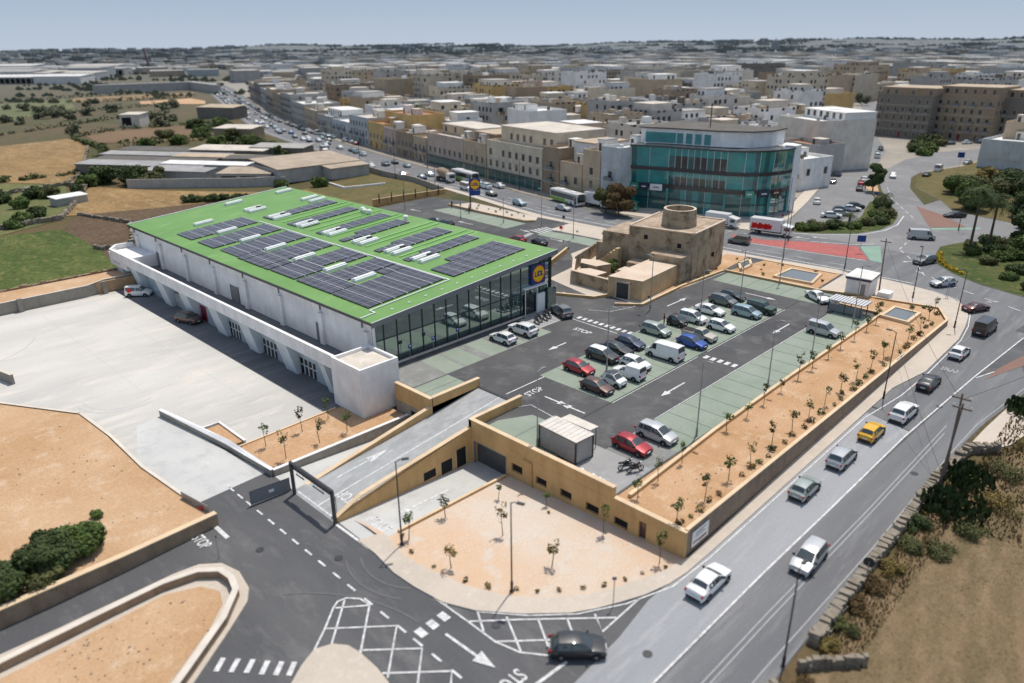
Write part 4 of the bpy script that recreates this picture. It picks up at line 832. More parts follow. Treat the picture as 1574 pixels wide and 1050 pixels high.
    for v in (13.1, 20.2, 28.6, 37.2, 45.5, 53.9, 63.1): skyl(8.8, v, False)
    skyl(30.0, 58.7, False); skyl(30.0, 61.6, False); skyl(30.3, 72.0, False); skyl(19.4, 72.5, False)
    c = MB(); c.prism([(15.2, 2.7), (15.36, 2.7), (15.55, 55), (15.4, 55)], lambda x, y: ZR(x) + .05, lambda x, y: ZR(x) + .14)
    c.prism([(2.2, 2.55), (15.3, 2.55), (15.3, 2.7), (2.2, 2.7)], lambda x, y: ZR(x) + .05, lambda x, y: ZR(x) + .14); c.prism([(2.1, 1.6), (2.25, 1.6), (2.25, 2.6), (2.1, 2.6)], lambda x, y: ZR(x) + .05, lambda x, y: ZR(x) + .14); c.prism([(0, 1.45), (2.25, 1.45), (2.25, 1.6), (0, 1.6)], lambda x, y: ZR(x) + .05, lambda x, y: ZR(x) + .14)
    c.build('cable_tray', ['white'], roof)
    sn = MB()
    for k in range(11): x = 4 + k * 2.7; sn.box(x, .7, ZR(x), x + .45, .85, ZR(x) + .12)
    sn.build('snow_hooks', ['white'], roof)
    for x, y in ((29.6, 42.2), (30.2, 43.6), (31, 32.0), (29.8, 41.0)):
        vt = MB(); vt.cyl((x, y), .35, ZR(x), ZR(x) + .55, 10); vt.ball((x, y, ZR(x) + .62), .5, .5, .25, 8, 4); vt.build('roof_vent', ['white'], roof)
    # glass front
    zt2 = lambda u: ZR(u) - .62
    gl = MB(); gl.prism([(.62, -.06), (32.9, -.06), (32.9, .28), (.62, .28)], .45, lambda x, y: zt2(x)); fac = gl.build('glass_front', ['facade_glass'], t)
    pl = MB(); pl.box(.6, -.1, 0, 32.9, .26, .44); pl.build('plinth', ['darkmetal'], fac)
    for k in range(16):
        x = 2.08 + k * 2.025
        m_ = MB(); m_.box(x - .05, -.16, .1, x + .05, -.062, zt2(x)); m_.build('mullion', ['darkmetal'], fac)
    for x, zz in ((.62, 0), (32.75, 0)): m_ = MB(); m_.box(x - .1, -.2, 0, x + .14, .1, zt2(x)); m_.build('mullion', ['darkmetal' if x > 5 else 'whitewall'], fac)
    tr = MB(); tr.box(.75, -.13, 3.5, 27.9, -.063, 3.62); tr.build('transom', ['darkmetal'], fac)
    # glazed right-hand corner
    gr = MB(); gr.prism([(32.25, .35), (32.92, .35), (32.92, 10), (32.25, 10)], .1, lambda x, y: zt2(x)); gr.build('glass_side', ['facade_glass'], t)
    # entrance lobby and sign
    lb = MB(); lb.box(26.4, -1.0, 0, 33.0, -.17, .12, 1); lb.box(26.5, -.9, 4.15, 31.2, -.17, 4.3, 2); lb.box(31.2, -1.0, .12, 31.3, -.17, 3.6, 0); lb.box(31.3, -1.05, .12, 33.05, -.98, 3.5, 0); lb.box(26.5, -.9, .12, 26.58, -.8, 4.15, 2); lb.box(29.0, -.9, .12, 29.08, -.8, 4.15, 2); lb.box(31.2, -.9, .12, 31.28, -.8, 4.3, 2)
    lobby = lb.build('entrance_lobby', ['facade_glass', 'deckpav', 'white'], t)
    dr = MB(); dr.box(27.0, -.3, .1, 28.9, -.2, 3.2); dr.build('sliding_door', ['window_dark'], lobby)
    pk = MB(); pk.box(29.3, -.75, .12, 30.9, -.4, 2.9); pk.build('notice_panels', ['white'], lobby)
    s = MB(); s.box(28.35, -.42, 4.45, 31.25, -.18, 7.32); sg = s.build('sign_panel', ['blue'], t, None)
    logo(sg, (29.8, -.43, 5.88), 1.32, R(0))
    # side wall: pilasters, drain pipes, doors
    for k in range(8):
        v = .9 + k * 10.35 + (.2 if k == 0 else 0)
        if v < 75.5: p = MB(); p.box(.12, v - .45, .3, .548, v + .45, 4.75); p.build('pilaster', ['whitewall'], t)
    for v in (2.0, 11.4, 22.0, 32.5, 43.4, 53.9, 64.7, 74.6):
        p = MB(); p.box(.2, v - .12, 6.0, .5, v + .12, 6.3); p.tube([(.42, v, 6.0), (.42, v, 5.0)], .09, 6); p.build('rain_pipe', ['greymetal'], t)
    for v0, v1 in ((11.2, 12.8), (34.8, 37.3), (64.2, 65.6)):
        d = MB(); d.box(.47, v0, .4, .54, v1, 2.95); dd = d.build('door', ['greymetal'], t); f = MB(); f.box(.45, v0 - .1, .4, .5, v0, 3.05); f.box(.45, v1, .4, .5, v1 + .1, 3.05); f.build('door_frame', ['darkmetal'], dd)
    # terrace over the lower units
    tf = MB(); tf.box(-3.28, 0, .0, .55, 74.4, .35); tf.build('terrace_floor', ['asphalt3'], t)
    fa = MB(); fa.prism([(-5.05, 0.0), (-5.05, 72.4), (-4.75, 72.4), (-4.75, 0.0)], 1.65, lambda x, y: 3.32); fa.prism([(-5.05, 72.4), (-3.2, 75.0), (-.2, 74.75), (-.2, 74.45), (-3.1, 74.7), (-4.75, 72.4)], 1.65, 3.32); fas = fa.build('parapet', ['whitewall'], t)
    cp = MB(); cp.box(-5.12, 0, 3.322, -4.7, 72.4, 3.40); cp.prism([(-5.12, 72.42), (-3.25, 75.07), (-.2, 74.82), (-.2, 74.4), (-3.0, 74.65), (-4.7, 72.42)], 3.322, 3.40); cp.build('coping', ['coping_w'], fas)
    sf = MB(); sf.box(-4.75, 0, 1.6, -3.3, 74.3, 1.64); sf.build('soffit', ['whitewall'], t)
    up = MB(); up.box(-4.7, 66.2, .36, .5, 74.4, 2.5); up.build('end_platform', ['coping_w'], t)
    lw = MB(); wall_cut(lw, -3.3, .4, 0, 74.4, -2.75, 1.6, [(7.6, 11.7, -2.75, -.4), (17.4, 21.5, -2.75, -.4), (27.8, 31.5, -2.75, -.4), (38.6, 41.0, -2.75, -.1), (48.4, 50.4, -2.75, 0)]); lw.build('lower_wall', ['p_paleblue'], t)
    for a, b, q in ((7.6, 11.7, 1), (17.4, 21.5, 1), (27.8, 31.5, 1), (48.4, 50.4, 0)):
        w_ = MB(); w_.box(-3.1, a, -2.74, -3.05, b, -.35 if q else 0); wn = w_.build('shop_window', ['window_dark'], t); f = MB()
        for k in range(5): y = a + (b - a) * k / 4; f.box(-3.2, y - .06, -2.72, -3.11, y + .06, -.4)
        f.box(-3.2, a, -1.5, -3.112, b, -1.4); f.build('window_frame', ['white'], wn)
    d = MB(); d.box(-3.15, 38.6, -2.74, -3.1, 41.0, -.1); d.build('door', ['maroon'], t)
    for v in (3.9, 14.2, 24.2, 33.8, 43.9, 53.2, 64.2, 72.2):
        f = MB(); w_ = 2.55 if v > 5 else .9; lo = lambda y: [(-4.9, y, 1.62), (-3.9, y - .35, -2.74), (-3.31, y - .35, -2.74), (-3.31, y, 1.62)]
        A_, B_ = lo(v), lo(v - w_); f.quad(A_[::-1]); f.quad(B_); f.quad([A_[1], A_[0], B_[0], B_[1]]); f.build('fin', ['finwall'], t)
        e = MB(); e.quad([(-4.93, v + .16, 1.63), (-3.93, v - .19, -2.74), (-3.93, v - .45, -2.74), (-4.93, v - .10, 1.63)]); e.quad([(-4.93, v + .16, 1.63), (-4.4, v + .16, 1.63), (-3.5, v - .19, -2.74), (-3.93, v - .19, -2.74)]); e.build('fin_edge', ['coping_w'], t)
    cb = MB(); cb.prism([(-5.38, -5.62), (-.08, -5.62), (-.05, -.02), (-5.4, .3)], -2.55, 3.0); cube = cb.build('stair_block', ['whitewall'], t)
    pr = MB()
    for a, b in (((-5.4, -5.64), (-.08, -5.36)), ((-5.4, -.1), (-.08, .18)), ((-5.4, -5.35), (-5.12, -.11)), ((-.36, -5.35), (-.08, -.11))): pr.box(a[0], a[1], 3.002, b[0], b[1], 3.5)
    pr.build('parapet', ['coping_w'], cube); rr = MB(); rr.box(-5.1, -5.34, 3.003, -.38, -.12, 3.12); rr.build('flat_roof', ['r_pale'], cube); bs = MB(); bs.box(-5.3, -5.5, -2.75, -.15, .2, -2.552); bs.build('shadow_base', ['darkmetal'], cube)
def logo(parent, c, r, rot=0):
    """round yellow store emblem with a red ring, blue letters and one red letter; faces -v"""
    def disc(rad, d, mat, name):
        mb = MB(); n = 40; mb.v = [(c[0], c[1] - d, c[2])] + [(c[0] + rad * math.cos(2 * math.pi * k / n), c[1] - d, c[2] + rad * math.sin(2 * math.pi * k / n)) for k in range(n)]
        mb.f = [(0, k + 1, (k + 1) % n + 1) for k in range(n)]; mb.m = [0] * n; mb.build(name, [mat], parent)
    disc(r, .012, 'red', 'emblem_ring'); disc(r * .90, .024, 'yellow', 'emblem_disc')
    for ch, x, mat, s in (('L', -.50, 'blue', .62), ('i', -.17, 'red', .66), ('D', .14, 'blue', .62), ('L', .52, 'blue', .62)):
        o = text_obj('emblem_letter', ch, s * r * 1.25, mat, parent, 1, 1, 0, .035 * r)
        o.location = (c[0] + x * r * 1.02, c[1] - .036, c[2]); o.rotation_euler = (R(90), 0, 0)
store()
# ================================================================ the old mill
def mill():
    t = thing('old_mill', 'old weathered stone windmill with round tower and walled yards', 'windmill')
    a = [(54.9, -11.0), (66.4, -9.6), (64.6, 1.6), (53.2, -.1)]   # roof corners sit on the walls
    zt = 7.75
    A = [(58.6, -9.6 + .9), (71.2, -7.2), (69.2, 5.0), (56.6, 2.9)]
    mb = MB(); mb.prism(A, -.5, zt); mb.build('main_block', ['mill'], t)
    rf = MB(); rf.prism([(x + .0, y) for x, y in A], zt + .002, zt + .1, 0, 1); rf.build('flat_roof', ['mill2', 'millroof'], t)
    pr = offset_line(A + A[:1], 0)
    p = MB()
    for i in range(4):
        (x0, y0), (x1, y1) = A[i], A[(i + 1) % 4]; d = math.hypot(x1 - x0, y1 - y0); p.obox(((x0 + x1) / 2, (y0 + y1) / 2), math.atan2(y1 - y0, x1 - x0), d / 2 - .2, .18, zt + .11, zt + .28)
    p.build('parapet', ['millroof2'], t)
    tw = MB(); tw.cyl((62.8, -3.0), 3.0, zt + .1, zt + 3.0, 32, 0, 2.75, False); tw.cyl((62.8, -3.0), 2.35, zt + 1.5, zt + 3.0, 32, 1, 2.35, False); tw.cyl((62.8, -3.0), 2.4, zt + 1.4, zt + 1.6, 32, 1)
    n = 32
    for k in range(n):
        a0, a1 = 2 * math.pi * k / n, 2 * math.pi * (k + 1) / n; q = lambda r, an: (62.8 + r * math.cos(an), -3.0 + r * math.sin(an), zt + 3.0)
        tw.quad([q(2.35, a0), q(2.75, a0), q(2.75, a1), q(2.35, a1)], 2)
    tw.build('round_tower', ['mill', 'mill', 'millroof2'], t, smooth=50)
    # stepped blocks in front
    b = MB(); b.prism([(44.0, -9.0), (57.6, -7.7), (56.9, -2.4), (42.7, -3.4)], -.5, 3.25, 0, 1); b.build('entrance_block', ['mill2', 'millroof2'], t)
    b = MB(); b.prism([(55.4, -8.45), (60.2, -8.4), (59.2, -2.0), (54.7, -2.8)], -.5, 4.4, 0, 1); b.build('side_block', ['mill', 'millroof'], t)
    d = MB(); d.prism([(43.25, -6.9), (43.35, -6.9), (43.05, -4.9), (42.95, -4.9)], 0.05, 2.5); dr = d.build('doorway', ['window_dark'], t)
    f = MB(); f.prism([(43.3, -7.15), (43.5, -7.15), (43.45, -6.92), (43.25, -6.92)], .03, 2.75); f.prism([(42.98, -4.88), (43.15, -4.88), (43.1, -4.62), (42.93, -4.62)], .03, 2.75); f.prism([(43.3, -7.15), (43.5, -7.15), (43.05, -4.62), (42.88, -4.62)], 2.52, 2.8); f.build('door_surround', ['millroof2'], dr)
    w_ = MB(); w_.prism([(43.9, -2.6), (44.3, -2.6), (44.4, 5.0), (44.0, 5.0)], -.3, 2.1); w_.prism([(44.0, 5.0), (44.4, 4.9), (50.5, 9.6), (50.2, 10.0)], -.3, 1.9); w_.prism([(50.2, 9.6), (50.5, 9.6), (66, 14.4), (65.8, 14.8)], -.3, 2.4); w_.build('yard_wall', ['mill'], t)
    cpm = MB(); cpm.prism([(43.86, -2.6), (44.36, -2.6), (44.46, 5.04), (43.96, 5.04)], 2.102, 2.2); cpm.prism([(43.96, 5.06), (44.42, 4.88), (50.55, 9.58), (50.15, 10.04)], 1.902, 2.0); cpm.build('coping', ['millroof2'], t)
    y = MB(); y.prism([(44.5, -2.4), (57, -2.2), (56.5, 2.8), (52.0, 9.0), (50.4, 9.5), (44.6, 4.8)], 0.03, .15); y.build('yard_floor', ['millroof'], t)
    for q, z, top in (([(44.5, 1.2), (48.2, 1.0), (48.2, 4.6), (46.6, 5.9), (44.6, 4.7)], 1.75, 'millroof2'), ([(48.6, 3.6), (51.4, 2.6), (51.9, 5.4), (50.6, 8.4), (48.6, 7.0)], 2.2, 'millroof2'), ([(53.6, -1.9), (56.8, -1.9), (56.6, 1.6), (53.6, 1.0)], 2.4, 'millroof'), ([(50, -1.9), (52.8, -1.9), (52.6, .6), (50.2, .4)], 1.9, 'millroof2'), ([(57.2, 3.2), (60, 3.8), (58.6, 9.5), (56.6, 8.6)], 3.4, 'millroof')):
        m_ = MB(); m_.prism(q, 0, z, 0, 1); m_.build('yard_room', ['mill', top], t)
    wg = MB(); wg.prism([(57.0, 3.0), (66, 4.5), (65.2, 9.5), (56.4, 8.4)], -.4, 6.2, 0, 1); wg.prism([(56.4, 8.4), (60, 8.9), (59.6, 10.2), (56.2, 9.6)], -.4, 4.0, 0, 1); wg.build('ruined_wing', ['mill', 'millroof'], t)
    st = MB()
    for k in range(8): st.prism([(55 + k * .0, 8.8 - k * .6), (56.4, 8.9 - k * .6), (56.5, 8.3 - k * .6), (55.1, 8.2 - k * .6)], 0, .7 + k * .45)
    st.build('outside_stair', ['mill2'], t)
    for (x, y_, z) in ((57.75, -3.2, 6.2), (57.2, -.2, 5.9), (62, -8.05, 3.0), (66.5, -7.95, 2.4), (58.2, -6.2, 5.2)):
        k = MB(); k.obox((x, y_), R(10), .08 if x < 59 else .3, .35 if x < 59 else .1, z, z + .75); k.build('window', ['dark_open'], t)
    tag(None or MB().ball((47.6, -.4, .9), 1.3, 1.0, .6, 10, 6).build('yard_bush', ['leaf']), 'bright green bush inside the walled yard of the old mill', 'bush') if False else None
mill()
# ================================================================ vehicles
# profile stations: x (front +), top z, roof half-width factor, cabin flag
KINDS = {
 'hatch': dict(L=3.95, W=1.70, belt=.92, st=[(1.97, .52, .80, 0), (1.90, .74, .86, 0), (1.10, .97, .86, 0), (.95, 1.0, .84, 1), (.22, 1.42, .70, 1), (-.45, 1.49, .70, 1), (-1.35, 1.43, .68, 1), (-1.78, .98, .80, 1), (-1.92, .90, .84, 0), (-1.97, .50, .84, 0)], split=[-.42], win=(.85, -1.62)),
 'sedan': dict(L=4.5, W=1.76, belt=.92, st=[(2.25, .52, .80, 0), (2.17, .72, .86, 0), (1.15, .95, .86, 0), (.98, .98, .84, 1), (.25, 1.38, .68, 1), (-.5, 1.43, .68, 1), (-1.1, 1.36, .67, 1), (-1.62, 1.02, .80, 1), (-2.1, .98, .84, 0), (-2.22, .85, .84, 0), (-2.25, .50, .82, 0)], split=[-.42], win=(.85, -1.45)),
 'mpv': dict(L=4.25, W=1.76, belt=.98, st=[(2.12, .55, .80, 0), (2.04, .80, .86, 0), (1.38, 1.03, .86, 0), (1.25, 1.06, .84, 1), (.40, 1.56, .72, 1), (-.45, 1.63, .72, 1), (-1.65, 1.57, .70, 1), (-1.98, 1.02, .82, 1), (-2.08, .92, .84, 0), (-2.12, .5, .84, 0)], split=[-.2, -1.15], win=(1.1, -1.85)),
 'suv': dict(L=4.4, W=1.84, belt=1.05, st=[(2.2, .62, .82, 0), (2.12, .92, .88, 0), (1.25, 1.10, .88, 0), (1.08, 1.13, .86, 1), (.42, 1.58, .73, 1), (-.45, 1.66, .73, 1), (-1.65, 1.60, .71, 1), (-2.03, 1.10, .83, 1), (-2.15, 1.0, .86, 0), (-2.2, .6, .86, 0)], split=[-.3, -1.2], win=(.95, -1.85)),
 'van': dict(L=4.9, W=1.92, belt=1.15, st=[(2.45, .62, .84, 0), (2.38, .95, .88, 0), (1.95, 1.18, .90, 0), (1.85, 1.22, .90, 1), (1.20, 2.02, .84, 1), (.6, 2.1, .86, 1), (-2.30, 2.1, .86, 1), (-2.42, 1.22, .92, 1), (-2.44, 1.0, .92, 0), (-2.45, .5, .92, 0)], split=[], win=(1.65, .75)),
 'combi': dict(L=4.2, W=1.72, belt=1.05, st=[(2.1, .58, .82, 0), (2.02, .85, .86, 0), (1.25, 1.06, .88, 0), (1.12, 1.10, .88, 1), (.5, 1.72, .78, 1), (0, 1.82, .80, 1), (-1.92, 1.80, .80, 1), (-2.03, 1.12, .9, 1), (-2.08, .95, .9, 0), (-2.1, .5, .9, 0)], split=[-.15, -1.05], win=(.98, -1.85)),
 'smallvan': dict(L=4.0, W=1.70, belt=1.05, st=[(2.0, .56, .82, 0), (1.92, .82, .86, 0), (1.0, 1.02, .88, 0), (.88, 1.06, .88, 1), (.38, 1.50, .76, 1), (.1, 1.56, .78, 1), (-.02, 1.84, .86, 1), (-1.90, 1.84, .86, 1), (-1.97, 1.1, .92, 1), (-1.99, .9, .92, 0), (-2.0, .45, .92, 0)], split=[], win=(.78, .08)),
 'city': dict(L=2.75, W=1.60, belt=.95, st=[(1.37, .55, .80, 0), (1.32, .82, .86, 0), (.92, 1.0, .86, 0), (.82, 1.03, .84, 1), (.2, 1.48, .70, 1), (-.3, 1.54, .70, 1), (-.95, 1.48, .70, 1), (-1.22, 1.0, .82, 1), (-1.33, .88, .86, 0), (-1.37, .5, .86, 0)], split=[], win=(.7, -.8)),
 'pickup': dict(L=4.75, W=1.72, belt=1.0, st=[(2.37, .60, .82, 0), (2.3, .88, .88, 0), (1.25, 1.02, .88, 0), (1.12, 1.06, .86, 1), (.68, 1.55, .74, 1), (.2, 1.62, .74, 1), (-.35, 1.58, .74, 1), (-.50, 1.05, .86, 1), (-.56, 1.02, .90, 0), (-2.3, 1.0, .92, 0), (-2.37, .55, .92, 0)], split=[], win=(1.0, -.4), bed=(-.65, -2.25)),
 'jeep': dict(L=4.2, W=1.76, belt=1.1, st=[(2.1, .68, .78, 0), (2.05, 1.05, .80, 0), (.95, 1.14, .80, 0), (.85, 1.18, .82, 1), (.62, 1.70, .78, 1), (0, 1.76, .78, 1), (-1.9, 1.74, .78, 1), (-2.02, 1.15, .84, 1), (-2.05, 1.0, .84, 0), (-2.1, .6, .82, 0)], split=[-.2, -1.1], win=(.82, -1.9)),
 'coupe': dict(L=4.0, W=1.72, belt=.86, st=[(2.0, .48, .80, 0), (1.92, .68, .86, 0), (.85, .88, .86, 0), (.7, .90, .84, 1), (.05, 1.22, .70, 1), (-.3, 1.26, .70, 1), (-.7, 1.20, .70, 1), (-1.1, .95, .8, 1), (-1.8, .88, .84, 0), (-1.95, .75, .84, 0), (-2.0, .46, .82, 0)], split=[], win=(.55, -.95)),
}
def ringpts(k, s):
    x, zt, wf, cab = s; w = k['W'] / 2; f = x / (k['L'] / 2); wq = w * (1 - .13 * abs(f) ** 6); b = min(k['belt'], zt - .05)
    zb = .24; te = wq * (wf if cab else max(.72, wf)); zte = zt - (.05 if cab else .03)
    return [(wq * .90, zb), (wq * .99, .42), (wq, (b + .42) / 2 + .03), (wq * .965, b), (te, max(zte, b + .01)), (te * .62, zt), (0, zt + .015)]
def car_meshes(kind):
    k = KINDS[kind]; st = k['st']; mb = MB(); rings = []
    for s in st:
        p = ringpts(k, s); full = [(s[0], y, z) for y, z in p] + [(s[0], -y, z) for y, z in p[-2::-1]]; rings.append(len(mb.v)); mb.v += full
    n = 13
    for a, b in zip(rings, rings[1:]):
        for q in range(n - 1): mb.f.append((a + q, a + q + 1, b + q + 1, b + q)); mb.m.append(0)
        mb.f.append((a + n - 1, a, b, b + n - 1)); mb.m.append(1)
    mb.f.append(tuple(rings[0] + q for q in range(n))[::-1]); mb.m.append(0); mb.f.append(tuple(rings[-1] + q for q in range(n))); mb.m.append(0)
    wx = (k['L'] * .315, -k['L'] * .305); W = k['W'] / 2; rw = .315 if kind not in ('van', 'suv', 'jeep') else .35
    for x in wx:
        for sgn in (1, -1):
            c = [(x + (rw + .06) * math.cos(math.pi * t / 10), sgn * (W + .006), rw + (rw + .06) * math.sin(math.pi * t / 10)) for t in range(11)] + [(x - rw - .06, sgn * (W + .006), .25), (x + rw + .06, sgn * (W + .006), .25)]
            mb.quad(c if sgn > 0 else c[::-1], 1)
    mb.box(-k['L'] / 2 + .1, -W + .1, .14, k['L'] / 2 - .1, W - .1, .26, 1)
    for e, t in ((k['L'] / 2 - .02, 1), (-k['L'] / 2 + .02, -1)): mb.box(min(e, e + t * .035), -W * .72, .26, max(e, e + t * .035), W * .72, .44, 1)
    if 'bed' in k: a, b = k['bed']; mb.box(b, -W * .80, 1.005, a, W * .80, 1.03, 1)
    body = mb.mesh('body', ['p_white', 'black'], 38)
    def interp(x):
        for s0, s1 in zip(st, st[1:]):
            if s0[0] >= x >= s1[0]:
                t = (s0[0] - x) / max(1e-6, s0[0] - s1[0]); r0, r1 = ringpts(k, s0), ringpts(k, s1); return [(p[0] + (q[0] - p[0]) * t, p[1] + (q[1] - p[1]) * t) for p, q in zip(r0, r1)]
    wins = []
    edges = [k['win'][0]] + k['split'] + [k['win'][1]]
    for a, b in zip(edges, edges[1:]):
        xs = sorted({a - .03, b + .03, *[s[0] for s in st if b + .03 < s[0] < a - .03]}, reverse=True)
        for sgn in (1, -1):
            g = MB(); rr = []
            for x in xs:
                p = interp(x); lo, hi = p[3], p[4]; f = lambda t: (x, sgn * (lo[0] + (hi[0] - lo[0]) * t + .014), lo[1] + (hi[1] - lo[1]) * t); rr.append((f(.07), f(.88)))
            for r0, r1 in zip(rr, rr[1:]):
                q = [r0[0], r0[1], r1[1], r1[0]]; g.quad(q if sgn < 0 else q[::-1])
            wins.append(g.mesh('side_window', ['car_glass']))
    cab = [i for i, s in enumerate(st) if s[3]]
    def screen(i, j, name, t0=.06, t1=.92):
        g = MB(); p0, p1 = ringpts(k, st[i]), ringpts(k, st[j]); x0, x1 = st[i][0], st[j][0]; d = 1 if x0 > x1 and i < j else 1; rows = []
        nx, nz = (st[j][1] - st[i][1]), (x0 - x1); ln = math.hypot(nx, nz) or 1; off = (.016 * nx / ln, .016 * nz / ln)
        for t in (t0, (t0 + t1) / 2, t1):
            row = []
            for f in (-.93, -.55, 0, .55, .93):
                a = abs(f); sg = 1 if f > 0 else -1
                def at(p):
                    if a > .62: u = (a - .62) / .38; return (p[5][0] + (p[4][0] - p[5][0]) * u, p[5][1] + (p[4][1] - p[5][1]) * u)
                    u = a / .62; return (p[6][0] + (p[5][0] - p[6][0]) * u, p[6][1] + (p[5][1] - p[6][1]) * u)
                A_, B_ = at(p0), at(p1); row.append((x0 + (x1 - x0) * t + off[0], sg * (A_[0] + (B_[0] - A_[0]) * t), A_[1] + (B_[1] - A_[1]) * t + off[1]))
            rows.append(row)
        for r0, r1 in zip(rows, rows[1:]):
            for q in range(4): g.quad([r0[q], r0[q + 1], r1[q + 1], r1[q]])
        return g.mesh(name, ['car_glass'])
    ws = screen(cab[0], cab[1], 'windscreen'); rw_ = screen(cab[-2], cab[-1], 'rear_window', .10, .80)
    ty = MB(); n = 18
    def wheel_ring(r, y): return [(r * math.cos(2 * math.pi * q / n), y, r * math.sin(2 * math.pi * q / n)) for q in range(n)]
    for (r0, y0), (r1, y1) in (((rw * .62, .085), (rw * .93, .10)), ((rw * .93, .10), (rw, .06)), ((rw, .06), (rw, -.09))):
        i = len(ty.v); ty.v += wheel_ring(r0, y0) + wheel_ring(r1, y1)
        for q in range(n): l = (q + 1) % n; ty.f.append((i + q, i + l, i + n + l, i + n + q)); ty.m.append(0)
    tyre = ty.mesh('tyre', ['black'], 60)
    rm = MB()
    rm.v = [(0, .09, 0)] + wheel_ring(rw * .63, .07); rm.f = [(0, q + 1, (q + 1) % n + 1) for q in range(n)]; rm.m = [0 if q % 4 != 3 else 1 for q in range(n)]
    rim = rm.mesh('rim', ['rim', 'black'])
    fx, bx = st[1][0], st[-2][0]
    hl = MB(); z = min(st[1][1] - .10, .78); hl.box(fx - .22, .55 * W, z - .06, fx + .02, .82 * W, z + .04); hlm = hl.mesh('headlight', ['lamp'])
    tl = MB(); z = min(k['belt'] - .06, .95); xr = [s for s in st if s[1] >= z][-1][0]; tl.box(xr - .16, .76 * W, z - .15, xr + .035, .905 * W, z + .06); tlm = tl.mesh('tail_light', ['tail'])
    pl = MB(); pl.box(-.02, -.25, -.055, .02, .25, .055); plm = pl.mesh('number_plate', ['white'])
    mi = MB(); mi.box(-.07, 0, -.06, .07, .17, .08); mim = mi.mesh('wing_mirror', ['black'])
    hd = MB(); hd.box(-.08, -.008, -.02, .08, .012, .015); hdm = hd.mesh('door_handle', ['black'])
    return dict(body=body, wins=wins, ws=ws, rear=rw_, tyre=tyre, rim=rim, hl=hlm, tl=tlm, pl=plm, mi=mim, hd=hdm, wx=wx, rw=rw, W=W, L=k['L'], belt=k['belt'], win=k['win'], hz=min(st[1][1] - .1, .78))
CM = {}
CARNAME = dict(hatch='parked_car', sedan='parked_car', van='van', smallvan='van', pickup='pickup_truck', jeep='off_road_car', combi='van')
def set_paint(o, mat, slot=0):
    o.material_slots[slot].link = 'OBJECT'; o.material_slots[slot].material = mat
def car(kind, col, x, y, z, ang, label, group=None, cat='car', roof=None, moving=False, slope=False):
    if kind not in CM: CM[kind] = car_meshes(kind)
    c = CM[kind]; nm = 'van' if kind in ('van', 'smallvan', 'combi') else 'pickup_truck' if kind == 'pickup' else ('moving_car' if moving else 'parked_car')
    t = thing(nm, label, 'van' if nm == 'van' else 'pickup' if nm == 'pickup_truck' else cat, (x, y, z), R(ang), group)
    b = link('body', c['body'], t); set_paint(b, M['p_' + col])
    link('windscreen', c['ws'], t); link('rear_window', c['rear'], t)
    for w_ in c['wins']: link('side_window', w_, t)
    for wx in c['wx']:
        for s in (1, -1):
            wh = link('wheel', c['tyre'], t, (wx, s * (c['W'] - .075), c['rw'])); 
            if s < 0: wh.rotation_euler = (0, 0, math.pi)
            link('rim', c['rim'], wh)
    link('headlight', c['hl'], t); o = link('headlight', c['hl'], t); o.scale = (1, -1, 1)
    link('tail_light', c['tl'], t); o = link('tail_light', c['tl'], t); o.scale = (1, -1, 1)
    link('number_plate', c['pl'], t, (c['L'] / 2 + .02, 0, .5)); link('number_plate', c['pl'], t, (-c['L'] / 2 - .02, 0, .62))
    m = link('wing_mirror', c['mi'], t, (c['win'][0] - .12, c['W'] * .95, c['belt'] + .07)); m = link('wing_mirror', c['mi'], t, (c['win'][0] - .12, -c['W'] * .95, c['belt'] + .07)); m.scale = (1, -1, 1)
    if roof:
        k = KINDS[kind]; st = k['st']; cab = [i for i, s in enumerate(st) if s[3]]; rb = MB()
        for i in cab[1:-2]:
            p0, p1 = ringpts(k, st[i]), ringpts(k, st[i + 1])
            for sg in (1, -1):
                for q in (4, 5): f = lambda s, p, e: (s[0], sg * p[e][0] * .985, p[e][1] + .012); rb.quad([f(st[i], p0, q), f(st[i], p0, q + 1), f(st[i + 1], p1, q + 1), f(st[i + 1], p1, q)][:: -sg])
        rb.build('roof_panel', ['p_' + roof], t)
    if slope: t.rotation_euler = (Matrix.Rotation(-math.atan(.0265), 3, 'Y') @ Matrix.Rotation(R(ang), 3, 'Z')).to_euler()
    return t
G1 = 'cars parked in the supermarket car park'
P = lambda *a, **k: car(*a, **k)
# island of green bays
P('suv', 'dark', 22.0, -15.9 - 2.6 + .0, 0, -90, 'dark SUV with a pale roof, leftmost of the far row of the central bays', G1, roof='white')
P('sedan', 'black', 25.0, -18.4, 0, -90, 'black hatchback behind the thin lamp post in the central bays', G1)
P('hatch', 'navy', 27.9, -18.5, 0, -90, 'navy blue car with a shining bonnet, right of the black one', G1)
P('hatch', 'red', 17.1, -18.7, 0, -90, 'bright red hatchback, nearest car of the central bays', G1)
P('mpv', 'sage', 34.0, -18.3, 0, -90, 'greenish silver people carrier with roof rails', G1)
P('city', 'black', 38.9, -18.6, 0, -90, 'small black car beside the standing man', G1)
P('mpv', 'white', 41.7, -19.3, 0, -90, 'white people carrier in the middle of the central bays', G1)
P('sedan', 'white', 46.3, -19.4, 0, -90, 'white saloon with a dark windscreen in the far row', G1)
P('mpv', 'grey', 51.3, -18.8, 0, -90, 'dark grey people carrier near the far end of the bays', G1)
P('hatch', 'dark', 54.3, -18.6, 0, -90, 'almost black hatchback, last in the far row', G1)
P('hatch', 'brown', 14.4, -23.6, 0, -90, 'brown hatchback at the corner of the central bays', G1)
P('city', 'white', 17.1, -24.0, 0, -90, 'tiny white two-seater with black roof', G1, roof='black')
P('smallvan', 'white', 20.0, -24.0, 0, 90, 'small white panel van with box back', G1)
